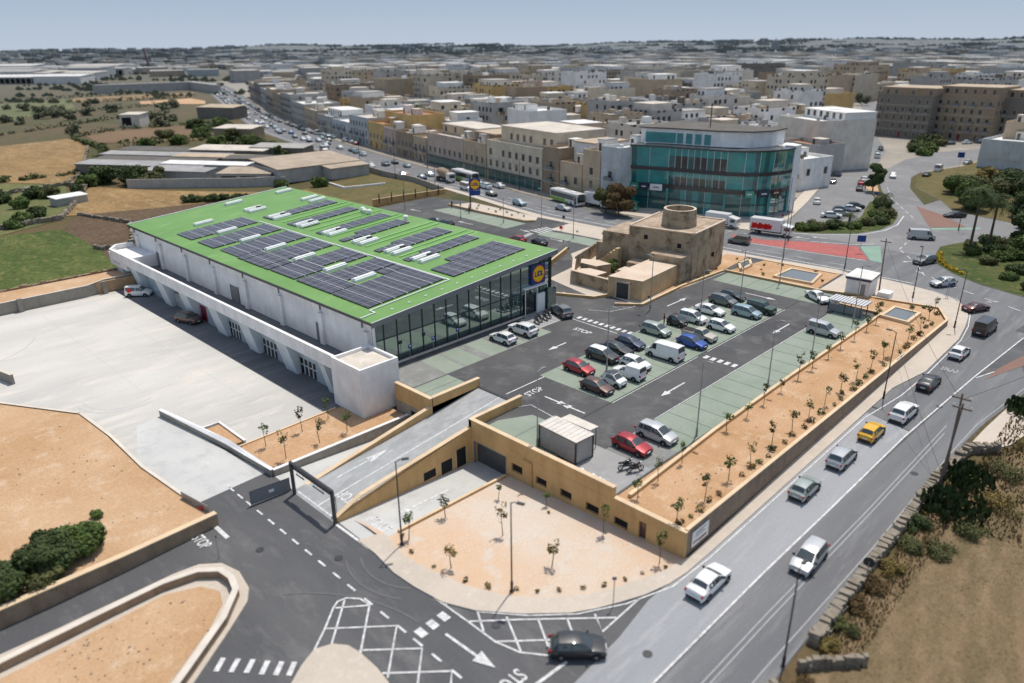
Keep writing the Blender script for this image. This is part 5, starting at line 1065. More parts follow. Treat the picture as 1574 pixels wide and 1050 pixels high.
P('hatch', 'white', 22.8, -22.9, 0, -90, 'small white hatchback beside the panel van', G1)
P('van', 'white', 27.9, -23.8, 0, 90, 'big white van with its side door open', G1)
P('hatch', 'blue', 33.5, -24.3, 0, -90, 'vivid blue hatchback in the near row', G1)
P('pickup', 'beige', 36.5, -23.6, 0, -90, 'cream pickup with an open load bed, beside the blue car', G1)
P('hatch', 'white', 41.4, -24.0, 0, -90, 'white hatchback in the near row of the central bays', G1)
P('mpv', 'lightblue', 48.9, -23.9, 0, -90, 'pale blue people carrier near the far end', G1)
P('jeep', 'green', 51.9, -24.6, 0, -90, 'dark green off-road car, last in the near row', G1)
P('mpv', 'silver', 9.8, -34.8, 0, -90, 'silver compact beside the shiny red car near the shed', G1)
P('hatch', 'red', 6.3, -34.3, 0, -90, 'deep red hatchback next to parked motorcycle', G1)
P('combi', 'silver', 49.3, -35.0, 0, -90, 'silver combi van alone in the long green strip', G1)
P('sedan', 'white', 62.8, -28.4, 0, -122, 'white saloon alone at the far end of the lot', G1)
P('hatch', 'white', 17.7, -5.0, 0, 90, 'white hatchback left of its pair by the glass front', G1)
P('suv', 'white', 21.7, -4.9, 0, 90, 'white crossover right of its pair by the glass front', G1)
P('suv', 'grey', 31.0, -3.9, 0, 68, 'grey SUV parked at the store entrance', G1)
P('hatch', 'red', 57.4, 30.6, 0, 90, 'red car half hidden behind the green roof', G1)
P('hatch', 'dark', 59.0, 26.0, 0, 75, 'dark car half hidden at the roof corner', G1)
P('sedan', 'green', 57.4, 56.0, 0, 90, 'dark green car behind the green roof, farther of two', G1); P('suv', 'black', 56.6, 51.6, 0, 90, 'black car behind the green roof, nearer of two', G1)
v_ = P('combi', 'white', -5.4, 60.6, -2.70, -42, 'white van with red round decal in the shaded yard')
d_ = MB(); d_.cyl((0, 0), .42, -.01, .01, 20); dk = d_.build('decal', ['red'], v_, (-1.2, -.80, 1.15)); dk.rotation_euler = (R(90), 0, 0)
P('suv', 'brown', -5.2, 41.2, -2.70, -72, 'dark brown car parked in the shade of the terrace')
# on the road
G2 = 'cars driving on the road past the planted bed'
Rc = lambda kind, col, x, y, ang, lab, **k: car(kind, col, x, y, h(x) + .05, ang, lab, G2, moving=True, slope=True, **k)
Rc('hatch', 'dark', -15.2, -45.3, -10 - 37, 'dark grey car leaving the junction onto the road')
Rc('sedan', 'white', -3.2, -48.6, 0, 'white saloon nearest the junction on the pale lane')
Rc('mpv', 'silver', 4.7, -53.1, 181, 'silver car coming toward the viewer on the far lane')
Rc('hatch', 'sage', 13.9, -48.6, 0, 'greenish silver hatchback third in the queue')
Rc('mpv', 'silver', 21.4, -49.0, 0, 'pale silver car ahead of the greenish hatchback')
Rc('hatch', 'yellow', 28.4, -49.3, 0, 'yellow hatchback on the road')
Rc('suv', 'white', 34.9, -50.3, -2, 'white car with open sunroof ahead of the yellow one')
Rc('sedan', 'dark', 44.6, -49.9, 0, 'dark saloon on the road beside the bus lay-by')
Rc('hatch', 'white', 56.2, -50.0, -2, 'white hatchback behind the big black van')
Rc('van', 'black', 67.0, -50.2, -4, 'big black van waiting at the give-way line')
Rc('coupe', 'maroon', 75.2, -47.0, -28, 'dark red open roadster entering the roundabout')
Rc('hatch', 'silver', 83.9, -40.0, 145, 'silver hatchback on the roundabout by the kiosk')
Rc('suv', 'grey', 95.8, -33.6, 160, 'grey SUV on the roundabout beside the yellow flowers')
Rc('van', 'silver', 114, -27.4, -62, 'white and grey minibus crossing the roundabout')
Rc('combi', 'grey', 86.5, -2.4, 98, 'grey van with dark rear passing the old mill')
Rc('hatch', 'white', 185, 2.2, 200, 'white car coming down the north road'); Rc('sedan', 'black', 140, -26.4, 135, 'black car in the slip lane behind the red traffic island')
# ---- buses and lorries
def wheels_on(t, xs, w, r=.48):
    for x in xs:
        for s in (1, -1):
            m = MB(); n = 16
            for y in (.0, -.26): m.v += [(r * math.cos(2 * math.pi * q / n), y, r * math.sin(2 * math.pi * q / n)) for q in range(n)]
            m.f = [tuple(range(n))[::-1], tuple(range(n, 2 * n))] + [(q, (q + 1) % n, n + (q + 1) % n, n + q) for q in range(n)]; m.m = [0] * (n + 2)
            o = m.build('wheel', ['black'], t, (x, s * (w / 2 + .01), r)); 
            if s < 0: o.scale = (1, -1, 1)
            hb = MB(); hb.v = [(r * .5 * math.cos(2 * math.pi * q / n), .015, r * .5 * math.sin(2 * math.pi * q / n)) for q in range(n)]; hb.f = [tuple(range(n))[::-1]]; hb.m = [0]; hb.build('rim', ['rim'], o)
def bus(x, y, ang, label):
    t = thing('bus', label, 'bus', (x, y, h(x) + .04), R(ang), 'buses on the main road'); L, W = 11.6, 2.5
    b = MB(); b.box(-L / 2, -W / 2, .35, L / 2, W / 2, 3.0, 0); b.box(-L / 2 - .01, -W / 2 - .012, .40, .6, W / 2 + .012, 1.25, 1); b.prism([(.6, -W / 2 - .012), (2.2, -W / 2 - .012), (.6, -W / 2 + .1)], .40, .8, 1); b.build('body', ['p_white', 'leafgreen_paint'], t)
    w_ = MB(); w_.box(-L / 2 + .3, -W / 2 - .015, 1.35, L / 2 - 1.4, -W / 2 - .002, 2.55); w_.box(-L / 2 + .3, W / 2 + .002, 1.35, L / 2 - .5, W / 2 + .015, 2.55); w_.build('side_window', ['car_glass'], t)
    f = MB(); f.box(L / 2 + .002, -W / 2 + .08, 1.0, L / 2 + .02, W / 2 - .08, 2.6); f.build('windscreen', ['car_glass'], t)
    d = MB(); d.box(L / 2 - 1.3, -W / 2 - .02, .5, L / 2 - .3, -W / 2 - .003, 2.6); d.build('door', ['window_dark'], t)
    s = MB(); s.box(L / 2 + .003, -.8, 2.65, L / 2 + .03, .8, 2.92); s.build('destination_sign', ['dark_open'], t)
    rv = MB(); rv.box(-3, -.8, 3.002, -1.2, .8, 3.22); rv.box(2, -.6, 3.002, 3.4, .6, 3.16); rv.build('roof_unit', ['white'], t); wheels_on(t, (3.2, -3.0), W)
M['leafgreen_paint'] = paint('leaf_green_paint', (.20, .42, .02), 0)
bus(94.6, 49.0, -104, 'white and green city bus on the main road opposite the store sign'); bus(98.8, 91.5, -102, 'second bus, yellowish roof, in the main road queue beside the concrete mixer')
def lorry(x, y, ang, label, cab, box_, boxh, deco=None, L=7.2):
    t = thing('lorry', label, 'lorry', (x, y, h(x) + .04), R(ang)); W = 2.3
    c = MB(); c.v = []; c.prism([(L / 2 - 1.9, -W / 2 + .05), (L / 2, -W / 2 + .1), (L / 2, W / 2 - .1), (L / 2 - 1.9, W / 2 - .05)], .5, lambda X, Y: 2.5 if X < L / 2 - .5 else 2.1); c.build('cab', ['p_' + cab], t)
    w_ = MB(); w_.box(L / 2 + .003, -W / 2 + .2, 1.25, L / 2 + .02, W / 2 - .2, 2.0); w_.build('windscreen', ['car_glass'], t); s = MB(); s.box(L / 2 - 1.4, -W / 2 + .02, 1.35, L / 2 - .4, -W / 2 + .06, 2.0); s.box(L / 2 - 1.4, W / 2 - .06, 1.35, L / 2 - .4, W / 2 - .02, 2.0); s.build('side_window', ['car_glass'], t)
    b = MB(); b.box(-L / 2, -W / 2, .9, L / 2 - 2.1, W / 2, .9 + boxh); bo = b.build('cargo_box', ['p_' + box_], t)
    if deco:
        d = MB()
        for k in range(9): a = -L / 2 + .3 + k * .45; d.quad([(a, -W / 2 - .01, 1.2 + .2 * (k % 3)), (a + .55, -W / 2 - .01, 1.1), (a + .8, -W / 2 - .01, 2.2 + .25 * (k % 2)), (a + .2, -W / 2 - .01, 2.5 - .2 * (k % 3))]); d.quad([(a, W / 2 + .01, 1.2), (a + .2, W / 2 + .01, 2.5), (a + .8, W / 2 + .01, 2.2), (a + .55, W / 2 + .01, 1.1)])
        d.build('livery', [deco], bo)
    u = MB(); u.box(-L / 2, -.5, .5, L / 2 - 1, .5, .88); u.build('chassis', ['black'], t); wheels_on(t, (L / 2 - 1.1, -L / 2 + 1.6), W, .42); return t
lorry(97.6, -3.6, -82, 'box lorry with red and white livery on the main road', 'white', 'white', 2.4, 'red', 8.5)
lorry(97.6, 7.6, -86, 'plain white lorry half hidden by the old mill', 'white', 'white', 2.0)
lorry(95.6, 40.0, -95, 'white box lorry standing behind the roadside tree', 'white', 'white', 2.6); lorry(97.0, 33.0, -70, 'turquoise tipper lorry beside the roadside tree', 'teal', 'teal', 1.9, None, 6.2)
def mixer(x, y, ang):
    t = thing('concrete_mixer', 'concrete mixer lorry with brown drum in the main road queue', 'lorry', (x, y, h(x) + .04), R(ang)); W = 2.4
    c = MB(); c.prism([(2.6, -1.15), (4.3, -1.1), (4.3, 1.1), (2.6, 1.15)], .6, 2.7); c.build('cab', ['p_white'], t); w_ = MB(); w_.box(4.303, -.95, 1.4, 4.33, .95, 2.3); w_.build('windscreen', ['car_glass'], t)
    d = MB(); pr = [(-3.9, .55), (-3.2, .95), (-1.5, 1.35), (.6, 1.35), (1.9, .8), (2.2, .5)]; n = 16; rs = []
    for px_, r in pr: rs.append(len(d.v)); d.v += [(px_, r * math.cos(2 * math.pi * q / n), 2.25 - .1 * px_ + r * math.sin(2 * math.pi * q / n)) for q in range(n)]
    for a, b in zip(rs, rs[1:]):
        for q in range(n): l = (q + 1) % n; d.f.append((a + q, a + l, b + l, b + q)); d.m.append(0)
    d.build('drum', ['w_brown'], t, smooth=60); u = MB(); u.box(-4, -.9, .7, 3.8, .9, 1.0); u.build('chassis', ['black'], t); wheels_on(t, (3.2, -1.6, -2.9), W)
mixer(95.0, 96.0, -102)
# ---- small far cars: one mesh each, painted body, dark glass band and wheels
FAR = {}
def far_mesh(kind):
    k = KINDS[kind]; st = k['st']; mb = MB(); rings = []
    for s in st:
        p = ringpts(k, s); p = [p[0], p[2], p[3], p[4], p[6]]; rings.append(len(mb.v)); mb.v += [(s[0], y, z) for y, z in p] + [(s[0], -y, z) for y, z in p[-2::-1]]
    for i, (a, b) in enumerate(zip(rings, rings[1:])):
        cab = st[i][3] and st[i + 1][3]; ends = cab and (not st[i - 1][3] or not (i + 2 < len(st) and st[i + 2][3]))
        for q in range(8):
            gl = cab and (q in (2, 5) or (ends and q in (3, 4))); mb.f.append((a + q, a + q + 1, b + q + 1, b + q)); mb.m.append(1 if gl else 0)
    mb.f.append(tuple(rings[0] + q for q in range(9))[::-1]); mb.m.append(0); mb.f.append(tuple(rings[-1] + q for q in range(9))); mb.m.append(0)
    for x in (k['L'] * .31, -k['L'] * .31): mb.box(x - .3, -k['W'] / 2 - .01, 0, x + .3, k['W'] / 2 + .01, .55, 2)
    return mb.mesh('far_car', ['p_white', 'car_glass', 'black'])
CN = dict(white='white', silver='silver', grey='grey', dark='charcoal', black='black', red='red', blue='blue', navy='navy', brown='brown', lightblue='pale blue', beige='beige')
def far_car(kind, col, x, y, ang, where, group, z=None):
    if kind not in FAR: FAR[kind] = far_mesh(kind)
    o = link('distant_car', FAR[kind], None, (x, y, (h(x) + .05) if z is None else z), R(ang)); set_paint(o, M['p_' + col])
    tag(o, '%s %s %s, %s' % (CN[col], dict(hatch='hatchback', sedan='saloon', mpv='people carrier', suv='SUV', van='van').get(kind, 'car'), where, place((x, y, .5))), 'car', group); return o
r_ = random.Random(21); PICK = ['white'] * 7 + ['silver'] * 5 + ['grey'] * 3 + ['dark'] * 3 + ['black'] * 2 + ['red', 'blue', 'navy', 'lightblue', 'beige', 'navy']
KP = ['hatch'] * 6 + ['sedan'] * 3 + ['mpv'] * 2 + ['suv'] * 2 + ['van']
for x, y, a, c, kd in ((91.3, 110.7, -104, 'red', 'suv'), (92.7, 103.7, -104, 'navy', 'hatch'), (97.9, 106.5, 76, 'white', 'sedan'), (89.8, 81.0, -102, 'white', 'van'), (97.5, 84.5, 78, 'lightblue', 'hatch'), (94.7, 78.6, 78, 'white', 'suv'), (98.0, 76.8, 78, 'white', 'sedan'), (88.3, 69.7, -102, 'black', 'hatch'), (84.5, 55.9, -100, 'lightblue', 'mpv'), (87.2, 44.0, -95, 'silver', 'sedan'), (96.0, 45.8, 60, 'dark', 'suv'), (98.6, 47.5, 60, 'blue', 'hatch'),
                       (114.1, 103.7, 20, 'grey', 'suv'), (106.0, 134.3, 70, 'dark', 'hatch'), (104.0, 125.3, 70, 'silver', 'hatch'), (95.8, 133.3, -107, 'silver', 'hatch'), (101.3, 133.2, 74, 'grey', 'suv'), (110.3, 158.6, 74, 'white', 'hatch'), (112.6, 166.4, 74, 'lightblue', 'mpv'), (114.2, 171.5, 74, 'navy', 'hatch'), (115.2, 181, 74, 'white', 'sedan'), (107.4, 180, -106, 'silver', 'van')):
    far_car(kd, c, x, y, a, 'on the main road', 'vehicles in the main road traffic')
KV = [(132, 95), (150, 100.5), (190, 112), (245, 124), (296, 139), (340, 155), (379, 170), (544, 235), (750, 315)]
def kline(v, off):
    for (a, ua), (b, ub) in zip(KV, KV[1:]):
        if v <= b: t = (v - a) / (b - a); return ua + (ub - ua) * t + off, math.degrees(math.atan2(b - a, ub - ua))
    return KV[-1][1] + off, 68
for off, v0, step, gap, dr in ((3.0, 190, 8.5, .72, 180), (6.2, 196, 9.5, .6, 180), (10.5, 205, 10.5, .55, 0), (15.6, 187, 6.2, .8, 0)):
    v = v0
    while v < 720:
        x, a = kline(v, off + (r_.uniform(-.4, .4)))
        if r_.random() < gap: far_car(r_.choice(KP), r_.choice(PICK), x, v, a + dr, 'on the main road', 'vehicles in the main road traffic')
        v += step * r_.uniform(.85, 1.3) * (1 + max(0, v - 300) / 700)
for x, y, a, c, kd in ((134.7, 2.8, 22, 'white', 'hatch'), (164.8, 11.3, 16, 'grey', 'hatch'), (177.8, 15.1, 16, 'navy', 'mpv'), (196.1, 20.0, 16, 'lightblue', 'hatch'), (205.1, 22.7, 16, 'dark', 'hatch'), (218.6, 26.6, 16, 'silver', 'mpv'), (237, 33.8, 20, 'beige', 'hatch'), (286.9, 50.3, 24, 'red', 'suv'), (121.5, -6.2, -62, 'white', 'sedan'), (125, -6.9, -62, 'silver', 'hatch'), (128.6, -5.6, -62, 'navy', 'hatch'), (131.6, -6.6, -62, 'white', 'sedan'), (135.4, -6.3, -62, 'dark', 'hatch'),
                       (158.5, 1.6, 22, 'dark', 'hatch'), (167.5, 4.6, 22, 'red', 'hatch'), (173.2, 6.0, 22, 'white', 'hatch'), (222.2, 19.9, 20, 'silver', 'mpv'), (230, 22.6, 20, 'lightblue', 'hatch'), (241.5, 25.7, 20, 'dark', 'suv'), (353.9, 70.6, 24, 'grey', 'hatch')):
    far_car(kd, c, x, y, a, 'in the side street', 'cars along the side street')
for x, y, a, c, kd in ((206, -3.8, 5, 'white', 'van'), (193.4, -4.3, 0, 'black', 'hatch'), (226.8, -6.4, -8, 'silver', 'hatch'), (238.8, -8.2, -8, 'red', 'hatch'), (249.9, -9, -8, 'navy', 'suv'), (274.6, 12, -30, 'dark', 'hatch'), (281, 8, -30, 'white', 'hatch'), (287, 4.5, -30, 'grey', 'mpv')):
    far_car(kd, c, x, y, a, 'by the north road', 'cars by the north road')
# ---- motorcycles
def moto(x, y, ang, label, col='black'):
    t = thing('motorcycle', label, 'motorcycle', (x, y, .02), R(ang), 'motorcycles parked on the deck')
    for wx in (.62, -.62):
        m = MB(); n = 16; R0 = []
        for k in range(n): a = 2 * math.pi * k / n; R0.append((wx + .26 * math.cos(a), 0, .30 + .26 * math.sin(a)))
        m.tube(R0 + R0[:2], .055, 6); wh = m.build('wheel', ['black'], t); s = MB()
        for k in range(5): a = 2 * math.pi * k / 5; s.tube([(wx, 0, .30), (wx + .22 * math.cos(a), 0, .30 + .22 * math.sin(a))], .018, 4)
        s.build('rim', ['rim'], wh)
    b = MB(); b.ball((.12, 0, .82), .34, .17, .16, 10, 6); b.box(-.3, -.14, .35, .3, .14, .68); b.build('tank', ['p_' + col], t, smooth=50)
    s = MB(); s.ball((-.38, 0, .80), .38, .14, .08, 10, 6); s.prism([(-.85, -.08), (-.55, -.1), (-.55, .1), (-.85, .08)], .78, .9); s.build('seat', ['black'], t, smooth=60)
    f = MB(); f.tube([(.62, .07, .30), (.40, .07, .98)], .03, 6); f.tube([(.62, -.07, .30), (.40, -.07, .98)], .03, 6); f.tube([(-.62, .1, .30), (-.1, .1, .42)], .03, 6); f.tube([(-.62, -.1, .30), (-.1, -.1, .42)], .03, 6); f.build('fork', ['rim'], t)
    hb = MB(); hb.tube([(.28, .36, 1.02), (.40, .12, 1.02), (.40, -.12, 1.02), (.28, -.36, 1.02)], .02, 6); hb.build('handlebar', ['black'], t)
    l = MB(); l.ball((.54, 0, .92), .10, .1, .1, 8, 6); l.build('headlight', ['lamp'], t)
for i, (x, y, a, l, c) in enumerate(((26.0, -3.6, -110, 'black motorcycle leftmost of the bays by the entrance', 'black'), (26.9, -3.3, -108, 'black motorcycle second from left by the entrance', 'black'), (27.9, -3.5, -112, 'dark motorcycle third of four by the entrance', 'dark'), (28.8, -3.2, -105, 'black motorcycle nearest the grey SUV', 'black'), (3.0, -36.0, -20, 'black motorcycle beside the deep red hatchback', 'black'), (3.2, -36.9, -25, 'black motorcycle closest to the tan kerb near the shed', 'black'))): moto(x, y, a, l, c)
# ================================================================ plants
def foliage(r, clumps, n, size, mat, flat=.7):
    """many small leaf faces spread through several uneven clumps"""
    mb = MB()
    for (cx, cy, cz, rx, ry, rz, wgt) in clumps:
        for _ in range(int(n * wgt)):
            while True:
                d = Vector((r.gauss(0, 1), r.gauss(0, 1), r.gauss(0, 1)))
                if d.length > .1: break
            d.normalize(); k = r.uniform(.35, 1.0) ** .6 * r.uniform(.85, 1.1)
            c = Vector((cx + d.x * rx * k, cy + d.y * ry * k, cz + d.z * rz * k))
            nrm = (d + Vector((r.uniform(-.8, .8), r.uniform(-.8, .8), r.uniform(-.2, 1.0)))).normalized(); a = nrm.orthogonal().normalized(); b = nrm.cross(a); t = r.uniform(0, 6.28); a, b = a * math.cos(t) + b * math.sin(t), b * math.cos(t) - a * math.sin(t)
            s = size * r.uniform(.6, 1.35); w = s * r.uniform(.35, .7)
            mb.quad([c - a * s, c - b * w, c + a * s, c + b * w])
    return mb.mesh('crown', [mat])
def clumps(r, n, R_, H0, H1, sq=.6):
    out = []
    for _ in range(n):
        a = r.uniform(0, 6.28); q = r.random() ** .5 * R_ * .75; f = r.random(); z = H0 + (H1 - H0) * f
        rr = R_ * r.uniform(.32, .6) * (1.15 - .5 * abs(f - .45)); out.append((q * math.cos(a), q * math.sin(a), z, rr, rr, rr * sq, rr / R_))
    return out
def trunk_mesh(r, hgt, rad, limbs=4, spread=.5, lean=.05, mat='bark'):
    mb = MB(); top = (r.uniform(-lean, lean) * hgt, r.uniform(-lean, lean) * hgt, hgt); mid = (top[0] * .4 + r.uniform(-.04, .04) * hgt, top[1] * .4, hgt * .5)
    mb.tube([(0, 0, -.1), mid, top], rad, 7, 0, [rad * 1.2, rad * .85, rad * .45])
    for k in range(limbs):
        a = r.uniform(0, 6.28); t = r.uniform(.45, .9); p = Vector(mid).lerp(Vector(top), (t - .5) * 2) if t > .5 else Vector(mid); L = hgt * spread * r.uniform(.5, 1)
        mb.tube([p, p + Vector((math.cos(a) * L * .5, math.sin(a) * L * .5, L * .35)), p + Vector((math.cos(a) * L * .9, math.sin(a) * L * .9, L * .8))], rad * .4, 5, 0, [rad * .45, rad * .3, rad * .12])
    return mb.mesh('trunk', [mat], 60)
r0 = random.Random(5)
SAP = []
for k in range(6):
    hh = [1.9, 2.2, 1.7, 2.4, 2.0, 1.5][k]
    SAP.append((trunk_mesh(r0, hh * .85, .028, 4, .3, .06), foliage(r0, [(r0.uniform(-.2, .2), r0.uniform(-.2, .2), hh * r0.uniform(.62, 1.0), r0.uniform(.18, .32), r0.uniform(.18, .32), r0.uniform(.2, .34), 1) for _ in range(5)], 17, .105, 'leaf_olive' if k % 2 else 'leaf'), hh))
def sapling(x, y, z, k, label, group, s=1.0, rot=0, mat=None):
    t = thing('sapling', label, 'young tree', (x, y, z), rot, group); s *= 1.2; t.scale = (s, s, s * rr.uniform(.85, 1.12)); t.rotation_euler = (rr.uniform(-.06, .06), rr.uniform(-.06, .06), rot)
    link('trunk', SAP[k][0], t); c = link('crown', SAP[k][1], t)
    if mat: set_paint(c, M[mat])
SHR = [foliage(r0, [(0, 0, .22, .26, .26, .22, 1), (.22, .1, .16, .2, .18, .15, .6)], 34, .10, 'leaf_olive') for _ in range(3)]
def shrub(x, y, z, k, label, group, s=1.0, mat=None, rot=0):
    o = tag(link('shrub', SHR[k], None, (x, y, z), rot), label, 'shrub', group); o.scale = (s, s, s)
    if mat: set_paint(o, M[mat])
rr = random.Random(11)
MAT_ = ['leaf', 'leaf_olive', 'leaf_dark', 'leaf', 'leaf_olive']
rr = random.Random(11)
PLS = [(-.9, -44.0), (3.5, -44.0), (7.8, -43.9), (11.9, -44.0), (16.5, -43.8), (20.6, -44.0), (24.6, -44.0), (28.9, -43.9), (33.2, -43.9), (37.4, -44.0), (41.6, -44.1), (46, -44.1), (54.3, -44.2), (58.5, -44.4), (65.3, -43.5)]
PLN = [(-.2, -39.6), (3.4, -39.3), (7.5, -39.2), (16.2, -39.1), (20.2, -39.2), (24.4, -39.0), (28.6, -39.0), (33, -38.9), (37.1, -38.9), (41.7, -38.9), (45.7, -38.8), (50.3, -38.8), (54.6, -38.8), (58.4, -38.7), (69.4, -43.0)]
NTH = ['nearest the corner', 'second', 'third', 'fourth', 'fifth', 'sixth', 'seventh', 'eighth', 'ninth', 'tenth', 'eleventh', 'twelfth', 'thirteenth', 'fourteenth', 'last']
for i, (x, y) in enumerate(PLS): sapling(x + rr.uniform(-.1, .1), y, 0, i % 6, 'sapling by the retaining wall, %s of the outer row' % NTH[i], 'saplings in the long bed', rr.uniform(.9, 1.3), rr.uniform(0, 6), rr.choice(MAT_))
for i, (x, y) in enumerate(PLN): sapling(x + rr.uniform(-.1, .1), y, 0, (i + 2) % 6, 'sapling by the tan kerb, %s of the inner row' % NTH[i], 'saplings in the long bed', rr.uniform(.85, 1.15), rr.uniform(0, 6), rr.choice(MAT_))
for i, (x, y) in enumerate([(-.8, -44.4), (.6, -44.5), (1.9, -44.5), (3.8, -44.3), (5.2, -44.4), (9.4, -44.4), (11.2, -44.3), (12.6, -44.6), (14.2, -44.6), (15.5, -44.3), (17.8, -44.6), (19.7, -44.4), (22.2, -44.5), (24.0, -44.6), (26.4, -44.5), (29.4, -44.7), (31.3, -44.6), (32.8, -44.2), (34.6, -44.6), (36.7, -44.6), (38.9, -44.5), (40.9, -44.3), (44.1, -44.7), (46.2, -44.5), (49.8, -44.7), (52.1, -44.8), (55.7, -44.5), (57.9, -44.7), (61.5, -44.3), (63.2, -44.5), (62.2, -38.3 + .9), (66.8, -36.5), (68.6, -40.2), (70.0, -41.6), (68.3, -43.8)]):
    shrub(x, y, -.02, i % 3, 'low shrub at the outer edge of the long bed, %s' % place((x, y, .2)), 'low shrubs in the long bed', rr.uniform(.8, 1.7), rr.choice(['leaf_olive', 'leaf_dry', 'leaf', 'leaf_brown']), rr.uniform(0, 6))
for i, (x, y, k, lb) in enumerate([(-16.3, -3.2, 1, 'sapling in the yard bed nearest the white yard corner'), (-16.1, -7.0, 3, 'tall sapling at the front left of the yard bed'), (-11.9, -3.2, 4, 'sapling at the back middle of the yard bed'), (-11.9, -6.7, 3, 'tall sapling at the front middle of the yard bed'), (-8.3, -2.7, 1, 'sapling at the back right of the yard bed in shade'), (-8.5, -6.8, 0, 'sapling at the front right of the yard bed by the stair block')]):
    sapling(x, y, -2.5, k, lb, 'saplings in the yard bed', 1.12, i, ['leaf', 'leaf_dark', 'leaf_olive', 'leaf_dark', 'leaf', 'leaf'][i])
for i, (x, y, k, lb, m_, s) in enumerate([(-15.4, -26.4, 5, 'thin sapling by the driveway lamp post', 'leaf', 1.2), (-11.0, -26.2, 0, 'olive sapling near the ochre driveway wall', 'leaf_olive', 1.2), (-15.4, -32.0, 2, 'yellow-green sapling near the left pavement edge', 'leaf_dry', 1.25), (-9.3, -31.9, 3, 'sparse dry sapling in the middle of the gravel garden', 'leaf_dry', 1.1), (-9.6, -37.9, 2, 'brownish bushy sapling in the front of the gravel garden', 'leaf_dry', 1.3), (-3.2, -38.3, 1, 'bright green sapling before the ochre wall', 'leaf', 1.0), (-3.4, -44.2, 4, 'slim green sapling at the wall corner of the gravel garden', 'leaf', 1.1), (-3.2, -31.6, 5, 'pale green sapling shaded by the ochre wall windows', 'leaf', .8), (-5.4, -27.4, 5, 'small sapling beside the garage door', 'leaf_olive', .8)]):
    sapling(x, y, gz(x, y), k, lb, 'saplings in the gravel garden', s, i * 1.3, m_)
for i, (x, y) in enumerate([(-15.6, -25.7), (-16.4, -28.1), (-16.3, -30.9), (-15.6, -34.0), (-14.9, -35.8), (-13.6, -37.7), (-12.7, -39.1), (-11.4, -40.3), (-9.9, -41.5), (-8.5, -42.5), (-6.9, -43.3), (-5.4, -43.9), (-3.6, -44.9), (-4.0, -32.6)]):
    shrub(x, y, gz(x, y), i % 3, 'tiny shrub along the gravel garden edge, %s' % place((x, y, h(x))), 'tiny shrubs on the gravel', rr.uniform(.6, 1.05), rr.choice(['leaf_olive', 'leaf_dry', 'leaf_brown']), i)
for i, (x, y) in enumerate([(46, -8.9), (49, -8.2), (52, -8.0), (56, -8.9), (60, -9.2), (63.5, -8.9), (67, -8.6), (70, -12), (72, -14.5), (75, -13.5), (69.5, -16), (70.2, -21), (72.5, -25), (77, -16), (77, -22), (75.5, -8)]):
    shrub(x, y, .05, i % 3, 'small plant in the orange bed near the mill, %s' % place((x, y, 0)), 'small plants near the mill', rr.uniform(.7, 1.4), rr.choice(['leaf_olive', 'leaf_dry', 'leaf']), i)
for i, (x, y) in enumerate([(74, 66), (75, 63.5), (74, 60), (75.5, 57.5), (74.4, 54), (75.6, 51.5), (74.2, 48.5), (75.3, 45.6), (76.5, 62), (77, 55), (76.8, 49), (56, 17.8), (60, 19.6), (64, 24), (72, 27), (74.5, 22), (73, 15)]):
    shrub(x, y, .03, i % 3, 'small clipped plant in the pale concourse, %s' % place((x, y, 0)), 'small plants beside the main road', rr.uniform(.7, 1.2), rr.choice(['leaf_olive', 'leaf_dark']), i)
def bush(name, x, y, z, R_, H, mat, label, n=900, size=.16, seed=0, cat='bush', group=None, k=9):
    r = random.Random(seed); o = tag(link(name, foliage(r, clumps(r, k, R_, H * .2, H * .8, .8), n, size, mat), None, (x, y, z)), label, cat, group); return o
bush('carob_bush', -38.6, -8.4, -2.5, 2.2, 2.9, 'leaf_dark', 'largest dark green bush on the bare plot behind the street wall', 2600, .19, 1, k=16)
bush('carob_bush', -35.9, -7.8, -2.5, 1.8, 2.7, 'leaf', 'brighter green bush at the right of the plot clump', 2200, .18, 2, k=14)
bush('carob_bush', -41.5, -9.2, -2.5, 2.0, 2.2, 'leaf_dark', 'dark bush at the left edge behind the street wall', 1500, .18, 3)
bush('carob_bush', -33.4, -3.9, -2.5, .55, .75, 'leaf', 'small round bush alone on the bare plot', 420, .12, 4)
bush('carob_bush', -39.2, -10.4, -2.5, 1.5, 1.3, 'leaf_olive', 'low olive growth along the street wall', 800, .15, 5)
bush('carob_bush', -41.8, -2.2, -2.5, 1.0, 1.5, 'leaf_olive', 'small green bush cut by the left edge', 600, .15, 6)
def cactus(x, y, z, s, label, seed, n=70):
    """prickly pear: flat oval pads stacked on one another"""
    r = random.Random(seed); mb = MB()
    for _ in range(n):
        a = r.uniform(0, 6.28); q = r.random() ** .6 * s; zz = r.uniform(.2, 1) * s * .85 * (1 - .4 * q / s); t = r.uniform(0, 6.28); L = r.uniform(.20, .34); ti = r.uniform(-.5, .5)
        ux = Vector((math.cos(t), math.sin(t), ti)).normalized(); uz = Vector((-ti * math.cos(t) * .6, -ti * math.sin(t) * .6, 1)).normalized(); c = Vector((q * math.cos(a), q * math.sin(a), zz)); nn = ux.cross(uz) * .03
        p = [c + ux * L * .72 * math.cos(2 * math.pi * k / 9) + uz * L * math.sin(2 * math.pi * k / 9) for k in range(9)]
        mb.quad([v + nn for v in p]); mb.quad([v - nn for v in p[::-1]])
    for k in range(5): mb.tube([(r.uniform(-.4, .4) * s, r.uniform(-.4, .4) * s, 0), (r.uniform(-.4, .4) * s, r.uniform(-.4, .4) * s, s * .6)], .09, 5)
    return tag(mb.build('prickly_pear', ['leaf_dark'], None, (x, y, z)), label, 'cactus', 'prickly pears by the road')
